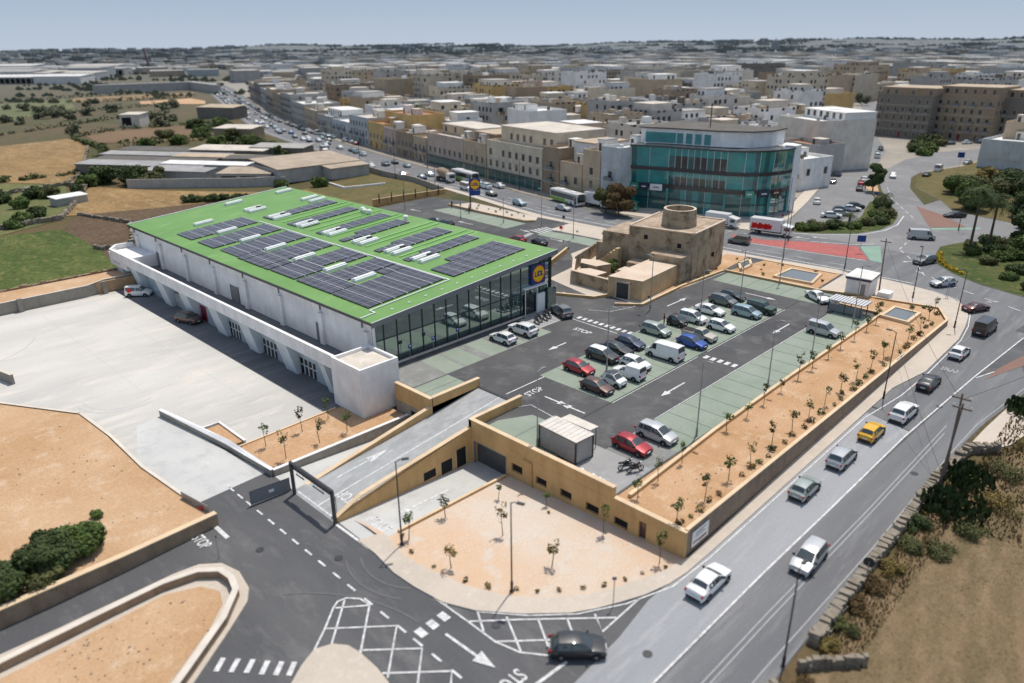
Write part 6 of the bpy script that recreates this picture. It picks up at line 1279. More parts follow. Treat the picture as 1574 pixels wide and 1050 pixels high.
cactus(19.6, -59.6, h(19), 2.7, 'large prickly pear beside the double utility pole', 1, 330); cactus(25.5, -59.0, h(25), 2.3, 'tall prickly pear farther along the dry stone wall', 2, 260); cactus(44.6, -60.0, h(44), 2.2, 'dark bush of prickly pear at the right photo edge', 3, 220)
for i, (x, y, s, hh, mt) in enumerate([(15.2, -58.2, 1.5, 1.2, 'leaf_dark'), (12.0, -58.4, 1.4, 1.0, 'leaf_olive'), (8.2, -58.3, 1.3, .8, 'leaf_dry'), (5.2, -58.0, 1.2, .8, 'leaf_brown'), (2.3, -58.2, 1.3, .8, 'leaf_brown'), (-.6, -58.2, 1.2, .7, 'leaf_olive'), (-3.0, -57.9, 1.0, .7, 'leaf_dry'), (17.5, -61.5, 2.0, 1.0, 'leaf_olive'), (23, -62.4, 2.4, 1.1, 'leaf_dry'), (29, -61.6, 2.2, 1.2, 'leaf_olive'), (36, -63, 2.6, 1.2, 'leaf_dry'), (13, -60.8, 1.6, .7, 'leaf_olive'), (31, -65, 2.4, .9, 'leaf_brown'), (40, -62.6, 2.2, 1.3, 'leaf_olive'), (-7.5, -58.4, 1.0, .6, 'leaf_brown'), (-10.5, -58.6, 1.1, .6, 'leaf_olive')]):
    bush('wall_scrub', x, y, h(x) + .1, s * .85, hh * .8, mt, 'wild scrub along the field side of the dry stone wall, %s' % place((x, y, h(x))), 420, .09, 40 + i, 'scrub', 'scrub by the dry stone wall')
def tufts():
    r = random.Random(2); mb = MB()
    def blades(x0, x1, y0, y1, n, z, hmax, w=.05):
        for _ in range(n):
            x, y = r.uniform(x0, x1), r.uniform(y0, y1); zz = z(x); a = r.uniform(0, 6.28); l = hmax * r.uniform(.4, 1); dx, dy = math.cos(a) * w, math.sin(a) * w
            mb.quad([(x - dx, y - dy, zz), (x + dx, y + dy, zz), (x + r.uniform(-.1, .1), y + r.uniform(-.1, .1), zz + l)])
    blades(-20, 22, -69, -59.2, 17000, lambda x: h(x) + .1, .17, .03); blades(-4, 30, -60, -57.8, 3500, lambda x: h(x) + .1, .45)
    blades(18, 45, -70, -59, 5000, lambda x: h(x) + .1, .5, .08)
    return tag(mb.build('dry_grass', ['hay']), 'dry yellow grass over the mown field', 'grass', kind='stuff')
tufts()
def weeds():
    r = random.Random(8); mb = MB()
    for _ in range(210):
        x, y = r.choice([(r.uniform(-.9, 59), r.uniform(-44.9, -38.8)), (r.uniform(-45, -28), r.uniform(-9, 18)), (r.uniform(-42, -32), r.uniform(-24, -18))])
        z = -.02 if (x > -1.2 and y < -38) else (-2.45 if y > -11 else h(x) + .17); s = r.uniform(.025, .085)
        mb.obox((x, y), r.uniform(0, 3), s, s * r.uniform(.5, .9), z, z + s * r.uniform(.5, 1.0))
    return tag(mb.build('scattered_stones', ['rubble']), 'small stones and clods scattered on the bare soil', 'stones', kind='stuff')
weeds()
bush('yard_bush', 53.9, 4.2, .15, 1.7, 1.9, 'leaf', 'bright green bush inside the walled yard of the old mill', 700, .15, 9)
# ---- trees
def tree(name, x, y, z, H, R_, mat, label, seed, n=1500, size=.25, th=.35, group=None, sq=.75, k=13, trunk_r=.16, far=False):
    r = random.Random(seed); t = thing(name, label, 'tree', (x, y, z), r.uniform(0, 6), group)
    link('trunk', trunk_mesh(r, H * .75, trunk_r, 5, .35, .06, 'bark_far' if far else 'bark'), t)
    link('crown', foliage(r, clumps(r, k, R_, H * th, H * .92, sq), n, size, mat), t)
    return t
def palm(x, y, z, H, label, seed, fr=34, L=2.2):
    r = random.Random(seed); t = thing('palm_tree', label, 'palm', (x, y, z)); tr = MB(); tr.tube([(0, 0, -.1), (.1, .05, H * .5), (.15, .1, H)], .2, 8, 0, [.28, .2, .22]); tr.build('trunk', ['bark'], t)
    c = MB()
    for i in range(fr):
        a = r.uniform(0, 6.28); e = r.uniform(-.5, 1.1); l = L * r.uniform(.75, 1.1); pts = []
        for q in range(6): s = q / 5; pts.append(Vector((.15 + math.cos(a) * l * s * math.cos(e * (1 - s)), .1 + math.sin(a) * l * s * math.cos(e * (1 - s)), H + l * (s * math.sin(e) - .75 * s * s))))
        sd_ = Vector((-math.sin(a), math.cos(a), 0))
        for p, q in zip(pts, pts[1:]):
            for sg in (1, -1):
                for u in (0, .5): b = p.lerp(q, u); c.quad([b, b.lerp(q, .3), b + sd_ * sg * .42 * L / 2.2 + (q - p) * .9 - Vector((0, 0, .2))])
    c.build('crown', ['leaf_dark'], t); return t
for i, a in enumerate([('roadside_tree', 91.2, 30.6, -.15, 7.2, 3.3, 'leaf_brown', 'brownish tree beside the old mill at the main road'), ('roadside_tree', 92.3, 35.2, -.15, 6.2, 2.6, 'leaf_olive', 'greener tree to the left of the brownish roadside tree')]): tree(*a[:7], a[7], 60 + i, 2600, .24)
palm(116.4, -12.1, 0, 2.3, 'low palm at the front of the shrub island', 3); palm(134.4, -12.8, 0, 4.0, 'taller palm at the right end of the shrub island', 4)
for i, (x, y, s, H) in enumerate([(105.5, -7.5, 1.8, 1.2), (108.5, -8.5, 2.0, 1.5), (111.5, -11, 2.0, 1.5), (114, -14, 1.6, 1.2), (119.5, -14.5, 2.0, 1.6), (122.5, -16.5, 1.8, 1.3), (126, -14.5, 2.3, 1.8), (130, -14.5, 2.2, 1.9), (138, -11.5, 2.4, 1.8), (144, -9, 1.6, 1.3), (107, -5.3, 1.3, 1.0)]):
    bush('island_shrub', x, y, 0, s, H, ['leaf', 'leaf_olive', 'leaf_dark'][i % 3], 'rounded green shrub on the shrub island, %s' % place((x, y, 1)), 700, .2, 80 + i, 'shrub', 'shrubs on the traffic island')
tree('street_tree', 158.5, -1.8, 0, 7.5, 2.2, 'leaf_dark', 'dark narrow tree on the small island in the side street', 70, 1800, .3, .25)
palm(110.3, -37.0, .1, 11, 'tall palm at the near edge of the roundabout lawn', 5, 50, 3.0); palm(115.6, -38.9, .1, 9.5, 'second tall palm, right of first on the roundabout', 6, 50, 2.8)
for i, a in enumerate([('roundabout_tree', 122, -44.5, .1, 6.0, 4.0, 'leaf_dark', 'dark spreading tree right of the tall palms'), ('roundabout_tree', 112.5, -46.5, .1, 4.0, 3.2, 'leaf', 'bright green low tree on the roundabout lawn'), ('roundabout_tree', 105.5, -50.0, .1, 3.2, 2.8, 'leaf_olive', 'olive tree at the right edge of the roundabout'), ('park_tree', 150, -27, .1, 6, 4.0, 'leaf', 'broad tree by the slip lane in the roadside park'), ('park_tree', 161, -26.5, .1, 6.5, 4.5, 'leaf_olive', 'broad olive tree in the middle of the roadside park'), ('park_tree', 171, -18.5, .1, 4.0, 3.6, 'leaf', 'low bright tree at the left of the roadside park'), ('park_tree', 176, -29, .1, 6, 4.2, 'leaf_dark', 'dark tree behind the palms in the roadside park'), ('park_tree', 150, -38, .1, 8.0, 4.8, 'leaf_dark', 'tall dark tree at the right of the palms'), ('park_tree', 139, -43, .1, 7, 4.2, 'leaf_dark', 'dark tree at the right photo edge near the roundabout'), ('park_tree', 166, -36, .1, 6, 4, 'leaf_olive', 'olive tree far right in the park'), ('park_tree', 190, -21, .1, 4, 3.4, 'leaf_dry', 'dry bush-like tree behind the park')]):
    tree(*a[:7], a[7], 100 + i, 2400, .34, .15)
for i, (x, y, s, H) in enumerate([(108, -38, 1.6, 1.2), (112, -41, 2.2, 1.6), (117, -42.5, 2.4, 1.8), (107, -43, 1.8, 1.3), (119, -38.5, 2.0, 1.6), (103, -42, 1.5, 1.0), (110, -44.5, 2.2, 1.6), (100, -47, 1.8, 1.2), (114, -36.2, 1.2, .9), (95, -47, 1.6, 1.1), (91, -50.5, 1.4, 1.0)]): bush('lawn_shrub', x, y, .1, s, H, ['leaf', 'leaf_dark', 'leaf_olive'][i % 3], 'low shrub on the roundabout lawn, %s' % place((x, y, 1)), 520, .18, 150 + i, 'shrub', 'shrubs on the roundabout')
fl = foliage(random.Random(3), [(x, y, .3, .75, .6, .3, 1) for x, y in ((104.2, -33.8), (102.6, -34.1), (101, -34.6), (99.5, -35.1), (98.1, -35.7), (96.9, -36.4), (95.8, -37.3), (94.7, -38.2), (93.7, -39.2), (92.8, -40.3))], 70, .16, 'leaf_yellow'); tag(link('flower_bed', fl), 'yellow flowers along the roundabout edge', 'flowers', kind='stuff')
for i in range(9):
    x, y = [(239, 10.5), (246, 15), (252, 17), (258, 16), (262, 20), (268, 14), (251, 12), (276, 22), (284, 20)][i]; bush('verge_bush', x, y, 0, 3.0, 2.2, ['leaf', 'leaf_dark', 'leaf_olive'][i % 3], 'green bush in the planted verge before the brown apartments, %s' % place((x, y, 1)), 350, .5, 120 + i, 'bush', 'bushes in the planted verge')
LT = [(30.2, 178, 5, 4.0, 'leaf_dark'), (34, 169, 5.5, 4.2, 'leaf_dark'), (29, 186, 4, 3.4, 'leaf'), (38, 164, 4.5, 3.2, 'leaf_olive'), (24, 178, 3, 2.8, 'leaf'), (7, 172, 3, 2.6, 'leaf_dark'), (11, 168, 3, 2.4, 'leaf_olive'), (1.5, 160, 2.5, 2.4, 'leaf'), (1.4, 145, 2.2, 2.2, 'leaf_dark'), (-3, 142, 2.2, 2.4, 'leaf'), (-1, 172, 3, 3, 'leaf_dark'), (18, 168, 2.6, 2.2, 'leaf_dark'), (-6, 135, 1.6, 1.8, 'leaf'), (60, 128, 2, 2, 'leaf'), (67, 119, 2.6, 2.2, 'leaf'), (78, 160, 7.5, 1.5, 'leaf_dark'), (85, 168, 4, 3, 'leaf_olive'), (92, 196, 4, 4, 'leaf_dark'), (95, 212, 4.5, 4, 'leaf'), (88, 225, 4, 4, 'leaf'), (100, 240, 4.5, 4, 'leaf_olive'), (80, 245, 3.5, 3.5, 'leaf'), (108, 262, 5, 4.5, 'leaf_dark'), (97, 262, 4, 4, 'leaf'), (118, 285, 5, 4.5, 'leaf'), (112, 300, 4, 4, 'leaf_dark'), (85, 270, 3, 3.5, 'leaf_olive'), (70, 252, 3, 3.2, 'leaf')]
for i, (x, y, H, R_, mt) in enumerate(LT): tree('field_tree', x, y, h(x), H, R_, mt, 'rounded field tree left of the main road, %s' % place((x, y, 1)), 200 + i, 620, .42, .12, 'trees among the fields', far=True)
for i in range(9): bush('cactus_hedge', 33.5 + i * 1.9, 129.5 - i * 1.6, h(40), 1.7, 1.7, 'leaf_dark', 'prickly pear clump behind the green roof, %s' % place((33.5 + i * 1.9, 129.5 - i * 1.6, 0)), 260, .26, 300 + i, 'cactus', 'prickly pears behind the store')
def hedge(pts, H, w_, mat, label, seed, n=26):
    r = random.Random(seed); cl = []
    for (x0, y0), (x1, y1) in zip(pts, pts[1:]):
        d = math.hypot(x1 - x0, y1 - y0); k = 0
        while k < d:
            t = k / d; q = r.uniform(.5, 1.25); cl.append((x0 + (x1 - x0) * t + r.uniform(-1, 1), y0 + (y1 - y0) * t + r.uniform(-1, 1), h(x0) + H * .45 * q, w_ * q, w_ * q, H * .5 * q, 1)); k += w_ * 1.1 * r.uniform(.7, 2.0)
    tag(link('hedgerow', foliage(r, cl, n, .75, mat)), label, 'hedge', 'hedgerows in the fields')
M['leaf_mid'] = leafmat('leaf_mid', (.06, .085, .028), True)
for i, (p, H, w_, mt, lb) in enumerate([([(-40, 226), (8, 209), (30, 204), (54, 250), (60, 308)], 2.2, 2.0, 'leaf_mid', 'hedgerow around the threshed field'), ([(60, 310), (78, 322), (118, 317)], 3.0, 2.5, 'leaf_far', 'dark hedgerow above the brown field'), ([(64, 262), (92, 250), (100, 262), (124, 312)], 3.0, 2.6, 'leaf_mid', 'bushy strip beside the main road queue'), ([(-60, 330), (-20, 345), (30, 350), (80, 372), (140, 400)], 3.2, 3.2, 'leaf_far', 'long hedgerow crossing the left fields, lower'), ([(-40, 400), (40, 430), (100, 445), (160, 470)], 3.4, 3.6, 'leaf_far', 'long hedgerow crossing the left fields, upper'), ([(130, 545), (160, 536), (216, 533)], 3, 3, 'leaf_far', 'hedgerow below the far tan field'), ([(-100, 470), (60, 570), (150, 610), (195, 602)], 4, 4, 'leaf_far', 'hedgerow above the far tan field'), ([(78, 208), (90, 215), (104, 236), (90, 240)], 2.6, 2.4, 'leaf_mid', 'green thicket behind the farm sheds')]): hedge(p, H, w_, mt, lb, 700 + i)
rt = random.Random(31)
for i in range(42):
    v = rt.choice([rt.uniform(300, 470), rt.uniform(330, 560)]); u = rt.uniform(.05, .42) * v - 20
    if u > kline(min(v, 740), -14)[0]: continue
    H = rt.uniform(2.5, 5); tree('field_tree', u, v, h(u), H, H * rt.uniform(.7, 1.2), 'leaf_far', 'dark tree in the hedgerows of the far fields, %s' % place((u, v, 1)), 400 + i, 160, .75, .1, 'trees among the fields', k=7, far=True)

# ================================================================ street furniture
def lamp_meshes():
    a = MB(); a.cyl((0, 0), .075, 0, 8.2, 8, 0, .05); pole = a.mesh('pole', ['galv'], 60)
    b = MB(); b.box(-.16, -.16, 0, .16, .16, .05); b.cyl((0, 0), .12, .05, .9, 8); base = b.mesh('base', ['galv'])
    c = MB(); c.tube([(0, 0, 8.15), (-.3, 0, 8.32), (-.55, 0, 8.34)], .04, 6); arm = c.mesh('arm', ['galv'], 60)
    d = MB(); d.prism([(-1.1, -.13), (-.5, -.16), (-.5, .16), (-1.1, .13)], 8.29, 8.38); hd = d.mesh('lamp_head', ['greymetal'])
    e = MB(); e.box(-1.02, -.1, 8.27, -.62, .1, 8.288); ln = e.mesh('lens', ['lamp']); return pole, base, arm, hd, ln
LM = lamp_meshes()
def lamp(x, y, z, label, rot=0, sc=1.0, group='lamp posts', dark=False):
    t = thing('street_lamp', label, 'lamp post', (x, y, z), R(rot), group); t.scale = (1, 1, sc)
    for n, m in zip(('pole', 'base', 'arm'), LM): 
        o = link(n, m, t)
        if dark: set_paint(o, M['darkmetal'])
    hd = link('lamp_head', LM[3], t); link('lens', LM[4], hd)
    if dark: set_paint(hd, M['darkmetal'])
G3 = 'lamp posts in the car park'
for i, (x, y, rt_, lb) in enumerate([(.3, -27.2, 180, 'grey lamp post beside the white container shed'), (19.7, -20.9, 90, 'grey lamp post among the central bays near the panel van'), (40.5, -21.2, 90, 'grey lamp post among the central bays by the blue car'), (53.9, -20.2, 0, 'grey lamp post at the far end of the central bays'), (13.1, -37.4, 90, 'lamp post on the green strip nearest the shed'), (28.7, -37.3, 90, 'lamp post halfway along the green strip'), (40.7, -37.2, 90, 'lamp post on the green strip near the combi van'), (57.2, -36.0, 90, 'lamp post beside the trolley shelter'), (66.6, -20.4, 180, 'lamp post at the kerb of the far green bays'), (67.3, 24.2, 180, 'lamp post on the bays left of the old mill'), (67.6, 44.6, 180, 'lamp post at the right end of the back bays'), (64.2, 55.0, 0, 'lamp post in the middle of the back bays'), (41.6, -12.2, -90, 'lamp post at the mill entrance kerb'), (71, 36.3, 0, 'lamp post at the back crossing'), (61.5, 72, 0, 'lamp post behind the green roof far end')]): lamp(x, y, 0, lb, rt_, 1.0 if i not in (10, 11) else .7, G3)
G4 = 'lamp posts along the road'
for x, y, rt_, lb, z in [(-14.0, -37.6, 110, 'dark lamp post at the front of the gravel garden', h(-14) + .12), (-16.3, -26.6, 150, 'dark lamp post beside the garage driveway', h(-16) + .12), (38.1, -47.1, -90, 'tall lamp post on the kerb beside the road', h(38)), (66.2, -46.7, -60, 'tall lamp post at the end of the brown wall', h(66) + .14), (75.1, -38.3, 0, 'lamp post on the pavement by the roundabout', h(75) + .14), (-6.6, -56.4, 180, 'dark lamp post at the bottom edge of the photo', h(-6)), (94.9, -8.6, 180, 'lamp post on the red median', 0), (81.3, -14, 0, 'lamp post on the mill side of the main road', 0), (82.8, -24.6, 0, 'slim lamp post near the kiosk at the main road', 0), (96.4, 18, 180, 'lamp post in front of the glass building', 0), (127.3, -30.6, 120, 'lamp post behind the minibus', 0), (118.5, 2.6, -60, 'lamp post at the side street corner', 0)]: lamp(x, y, z, lb, rt_, 1.0, G4, True)
for i, (v, off) in enumerate([(70, 14.5), (92, 16), (118, 16), (150, 17), (190, 17), (235, 17), (290, 17), (340, 17), (400, 17), (88, -2.5), (110, -2), (140, -1.5), (175, -1), (220, 0), (270, 0), (330, 0)]):
    x = (kline(v, off)[0] if v >= 132 else (84.7 + (v - 69) * .12 + off)); lamp(x, v, h(x), 'lamp post along the far main road, %s' % place((x, v, 4)), 180 if off > 5 else 0, 1.0, 'lamp posts of the main road', True)
def pole(x, y, z, H, label, tilt=(0, 0), cross=True, name='utility_pole'):
    t = thing(name, label, 'utility pole', (x, y, z)); m = MB(); m.tube([(0, 0, -.2), (tilt[0], tilt[1], H)], .13, 8, 0, [.13, .08]); m.build('pole', ['wood'], t)
    if cross:
        c = MB(); c.box(tilt[0] - .06, tilt[1] - .8, H - .55, tilt[0] + .06, tilt[1] + .8, H - .42); c.build('crossarm', ['wood'], t); i = MB()
        for k in (-.7, 0, .7): i.cyl((tilt[0], tilt[1] + k), .05, H - .42, H - .2, 6)
        i.build('insulator', ['white'], t)
    return t
pole(23.0, -57.4, h(23), 8.8, 'wooden utility pole by the dry stone wall, left of pair', (.4, -.3)); pole(23.9, -57.5, h(24), 9.3, 'wooden utility pole with crossarm, right of pair', (.4, .2)); pole(73.9, -33.6, 0, 8.4, 'weathered wooden pole beside the white kiosk', (.2, .4))
pole(112.5, 3.2, 0, 15.5, 'tall dark mast at the corner of the glass building', (0, 0), False, 'mast')
def cable(a, b, sag, label, r=.018):
    m = MB(); a, b = Vector(a), Vector(b); m.tube([a.lerp(b, t / 10) - Vector((0, 0, sag * 4 * (t / 10) * (1 - t / 10))) for t in range(11)], r, 4); tag(m.build('overhead_cable', ['black']), label, 'cable', 'overhead cables')
cable((24.3, -57.0, h(24) + 9.0), (74, -33.3, 8.0), 1.2, 'overhead cable from the paired poles to the kiosk pole'); cable((38.1, -47.1, h(38) + 7.6), (23.6, -57.3, h(23) + 1.2), .2, 'stay cable from the kerb lamp post to the pole foot'); cable((24.3, -57.6, h(24) + 8.9), (95, -75, 9), 1.6, 'overhead cable leaving the paired poles to the right')
def sign(x, y, z, H, label, shape, rot, size=.35, col='blue', cat='sign', name='road_sign'):
    t = thing(name, label, cat, (x, y, z), R(rot)); m = MB(); m.cyl((0, 0), .035, 0, H + .1, 8); m.build('post', ['galv'], t); p = MB()
    if shape == 'round':
        n = 20; p.v = [(.05, size * math.cos(2 * math.pi * q / n), H + size * math.sin(2 * math.pi * q / n)) for q in range(n)] + [(.02, size * math.cos(2 * math.pi * q / n), H + size * math.sin(2 * math.pi * q / n)) for q in range(n)]; p.f = [tuple(range(n)), tuple(range(n, 2 * n))[::-1]] + [(q, n + q, n + (q + 1) % n, (q + 1) % n) for q in range(n)]; p.m = [0] * (n + 2)
    elif shape == 'tri': p.prism([(0, 0)] * 0 or [(.02, -size), (.05, -size), (.05, size), (.02, size)], H, H + .05); p.quad([(.05, -size, H), (.05, size, H), (.05, 0, H - size * 1.6)]); p.quad([(.04, size, H), (.04, -size, H), (.04, 0, H - size * 1.6)])
    else: p.box(.02, -size, H - size * (1.3 if shape == 'tall' else .8), .06, size, H + size * (.4 if shape == 'tall' else .8))
    p.build('sign_plate', [col], t); return t
for i, (x, lb) in enumerate([(5.2, 'blue disabled bay sign nearest the stair block'), (9.0, 'blue disabled bay sign in the middle by the glass front'), (13.2, 'blue disabled bay sign nearest the parked white cars')]): s = sign(x, -1.0, .1, 2.0, lb, 'tall', -90, .28, 'blue'); k = MB(); k.box(.062, -.10, 1.85, .066, .10, 2.02); k.build('symbol', ['white'], s)
sign(78.6, -42.0, h(78) + .14, 3.0, 'give-way and direction sign at the pavement tip by the roundabout', 'tri', 40, .45, 'white'); k = sign(78.4, -42.3, h(78) + .14, 2.0, 'round blue sign below the give-way triangle', 'round', 40, .3, 'blue')
sign(5.6, -57.3, h(5), 1.9, 'round sign standing in the dry stone wall, back turned', 'round', 10, .42, 'darkmetal'); sign(-9.9, -44.4, h(-10) + .1, 2.6, 'slim sign post seen edge-on at the pavement', 'tall', 45, .16, 'greymetal')
sign(95.3, -22.4, .05, 2.6, 'blue direction board on the red median', 'square', -150, .75, 'blue'); sign(140.4, -8.9, 0, 3.0, 'small dark blue sign at the shrub island tip', 'square', 190, .5, 'blue'); sign(206.5, -9, 0, 5.5, 'tall blue sign panel by the north road', 'tall', 200, .9, 'blue'); sign(104.4, -2.6, 0, 2.8, 'narrow dark totem at the corner of the shrub island', 'tall', 160, .3, 'maroon')
sign(-27.9, -16.4, h(-28) + .1, 2.2, 'small sign seen edge-on by the curved soil wall', 'tall', 0, .12, 'darkmetal'); sign(-17.6, -19.4 + .8, -3.2, 2.0, 'black round mirror beside the ramp gate', 'round', 150, .26, 'black')
sign(72.2, 31.0, .1, 2.5, 'round dark sign at the back crossing', 'round', 190, .35, 'darkmetal'); sign(70.0, 29.8, .1, 1.0, 'red and white warning board beside the back crossing', 'tall', 200, .35, 'red')
def pylon():
    t = thing('pylon_sign', 'tall blue sign with yellow round emblem beside the main road', 'sign', (72.6, 60.8, 0), R(8)); m = MB(); m.box(-.14, -.14, 0, .14, .14, 7.4); m.build('post', ['darkmetal'], t); p = MB(); p.box(-.2, -.15, 4.6, 2.5, .12, 7.3); p.build('sign_panel', ['blue'], t); q = MB(); q.box(-.2, -.16, 3.3, 2.5, .12, 4.5); q.build('lower_panel', ['blue'], t); logo(t, (1.2, -.17, 5.95), 1.2)
    t.rotation_euler = (0, 0, R(-28))
pylon()
def gate():
    t = thing('height_gate', 'dark steel height limit frame over the foot of the ramp', 'gate', (-18.55, -.6, 0)); z0 = -3.0; m = MB(); m.box(-.13, -12.3, z0, .13, -12.04, .5); m.build('post', ['darkmetal'], t); m = MB(); m.box(-.13, -19.3, z0, .13, -19.04, .5); m.build('post', ['darkmetal'], t)
    b = MB(); b.box(-.12, -19.3, .502, .12, -12.04, .62); b.box(-.12, -19.03, .08, .12, -12.31, .18)
    for k in range(14): y = -18.9 + k * .48; b.tube([(0, y, .17), (0, y + .24, .51)], .03, 4); b.tube([(0, y + .24, .51), (0, y + .48, .17)], .03, 4)
    b.build('crossbar', ['darkmetal'], t); h_ = MB(); h_.box(-.04, -17.8, -.45, .04, -15.9, -.35); h_.tube([(0, -17.6, .08), (0, -17.6, -.36)], .015, 4); h_.tube([(0, -16.1, .08), (0, -16.1, -.36)], .015, 4); h_.build('clearance_bar', ['darkmetal'], t)
    h_ = MB(); h_.box(-.04, -14.4, -.45, .04, -13.0, -.35); h_.tube([(0, -14.2, .08), (0, -14.2, -.36)], .015, 4); h_.tube([(0, -13.2, .08), (0, -13.2, -.36)], .015, 4); h_.build('clearance_bar', ['darkmetal'], t)
    f = thing('sliding_gate', 'dark mesh gate leaf standing open at the road, small white plate on it', 'gate', (0, 0, 0)); q = MB(); q.prism([(-22.35, -11.45), (-18.5, -11.95), (-18.5, -11.88), (-22.35, -11.38)], -2.95, -1.55); q.build('mesh_panel', ['greymetal'], f); fr = MB(); fr.tube([(-22.35, -11.45, -3.0), (-22.35, -11.45, -1.55), (-18.5, -11.95, -1.55), (-18.5, -11.95, -2.95)], .04, 6); fr.build('frame', ['darkmetal'], f)
    p = MB(); p.prism([(-20.6, -11.72), (-20.1, -11.785), (-20.1, -11.80), (-20.6, -11.735)], -2.35, -2.05); p.build('plate', ['white'], f)
    sg = thing('plot_gate', 'grey gate with a red mark at the end of the plot wall', 'gate', (0, 0, 0)); q = MB(); q.prism([(-26.7, -6.4), (-26.0, -10.6), (-25.95, -10.6), (-26.65, -6.4)], -3.1, -1.7); q.build('panel', ['galv'], sg); p = MB(); p.prism([(-26.30, -9.2), (-26.2, -9.8), (-26.23, -9.8), (-26.33, -9.2)], -2.5, -2.1); p.build('red_plate', ['red'], sg)
gate()
def shed():
    t = thing('container_shed', 'white panel container shed with black frame and flat canopy', 'shed', (0, 0, 0)); A = [(.3, -32.1), (2.6, -32.3), (2.9, -27.4), (.6, -27.2)]
    b = MB(); b.prism(A, .05, 2.3); b.build('wall_panel', ['r_grey'], t); f = MB()
    for x, y in A: f.box(x - .07, y - .07, 0, x + .07, y + .07, 2.42)
    for (x0, y0), (x1, y1) in zip(A, A[1:] + A[:1]): f.tube([(x0, y0, 2.36), (x1, y1, 2.36)], .06, 4); f.tube([(x0, y0, .05), (x1, y1, .05)], .05, 4)
    f.build('frame', ['darkmetal'], t)
    rf = MB(); rf.prism([(.2, -32.2), (2.7, -32.4), (3.0, -27.3), (.5, -27.1)], 2.43, 2.5)
    for k in range(9): y = -31.9 + k * .58; rf.box(.5, y, 2.502, 2.8, y + .08, 2.54, 1)
    rf.build('roof', ['w_pale', 'alu'], t); cn = MB(); cn.prism([(3.02, -31.6), (4.2, -31.7), (4.3, -28.0), (3.02, -27.9)], 2.40, 2.46); cn.build('canopy', ['w_pale'], t); l = MB(); l.cyl((4.1, -31.5), .04, 0, 2.4, 6); l.build('canopy_post', ['darkmetal'], t); l = MB(); l.cyl((4.2, -28.2), .04, 0, 2.4, 6); l.build('canopy_post', ['darkmetal'], t)
    r = random.Random(4); bg_ = MB()
    for k in range(14): bg_.ball((-.6 + r.uniform(-.25, .3), -32.6 - k * .27, .2 + r.uniform(0, .15)), .28, .24, .2, 7, 4)
    tag(bg_.build('rubble_bags', ['white'], smooth=60), 'row of white rubble bags along the parapet beside the shed', 'bags')
shed()
def shelter():
    t = thing('trolley_shelter', 'low trolley bay with ribbed dark roof at the far green bays', 'trolley shelter', (0, 0, 0)); m = MB(); x0, x1 = 59.0, 61.6
    for y in (-31.6, -33.9, -36.2):
        for x in (x0, x1): m.box(x - .05, y - .05, 0, x + .05, y + .05, 1.9)
    m.build('frame', ['darkmetal'], t); r_f = MB()
    for k in range(12): r_f.box(x0 - .2, -36.6 + k * .44, 1.9, x1 + .2, -36.3 + k * .44, 1.98)
    r_f.build('roof_slats', ['alu'], t); u = MB(); u.box(x0 - .15, -36.7, 1.84, x1 + .15, -31.4, 1.895); u.build('roof_sheet', ['greymetal'], t); s = MB(); s.box(x0 - .02, -36.5, .3, x0 + .02, -31.5, 1.3); s.build('side_panel', ['greymetal'], t)
    tr = thing('shopping_trolleys', 'nested row of shopping trolleys inside the trolley bay', 'trolleys', (0, 0, 0)); c = MB()
    for k in range(10): y = -36 + k * .42; c.box(59.6, y, .45, 60.3, y + .3, 1.0)
    c.build('baskets', ['alu'], tr)
shelter()
def kiosk():
    t = thing('substation_kiosk', 'small white substation with flat roof and dark blue band', 'kiosk', (0, 0, 0)); A = [(69.2, -33.6), (73.6, -33.2), (73.9, -29.8), (68.9, -30.1)]; b = MB(); b.prism(A, -.3, 2.5); b.build('wall', ['whitewall'], t); k = MB(); k.prism([(x + (.15 if x > 71 else -.15), y + (.15 if y > -32 else -.15)) for x, y in A], 2.502, 2.85); k.build('band', ['p_navy'], t); r = MB(); r.prism([(x + (.2 if x > 71 else -.2), y + (.2 if y > -32 else -.2)) for x, y in A], 2.852, 2.98); r.build('roof', ['r_white'], t); d = MB(); d.prism([(69.12, -33.0), (69.18, -33.0), (69.12, -31.6), (69.06, -31.6)], 0, 2.0); d.build('door', ['galv'], t)
    c = thing('meter_cabinet', 'low white utility cabinet beside the substation', 'cabinet', (0, 0, 0)); m = MB(); m.box(70.4, -36.2, -.2, 72.2, -34.6, .85); m.build('box', ['whitewall'], c); l = MB(); l.box(70.3, -36.3, .852, 72.3, -34.5, .93); l.build('lid', ['coping_w'], c)
    for i, (q, lb) in enumerate((([(61.2, -41.9), (66.2, -41.9), (66.6, -38.4), (61.6, -38.3)], 'square dark mesh cover with tan border in the long bed'), ([(69.8, -24.4), (75.6, -23.4), (75.4, -18.3), (69.4, -18.2)], 'large dark mesh cover with tan border at the far end bed'), ([(69, -12.2), (73, -12), (76.2, -10), (72.4, -10)], 'small dark mesh cover near the mill corner'))):
        s = thing('stairwell_cover', lb, 'mesh cover', (0, 0, 0)); m = MB(); m.prism(q, -.1, .32); m.build('mesh_panel', ['p_grey'], s); e = MB()
        for (a, b_), (c_, d_) in zip(q, q[1:] + q[:1]):
            d = math.hypot(c_ - a, d_ - b_); e.obox(((a + c_) / 2, (b_ + d_) / 2), math.atan2(d_ - b_, c_ - a), d / 2 + .25, .22, -.1, .42 + .01 * (abs(c_ - a) > abs(d_ - b_)))
        e.build('border', ['cream_top'], s)
kiosk()
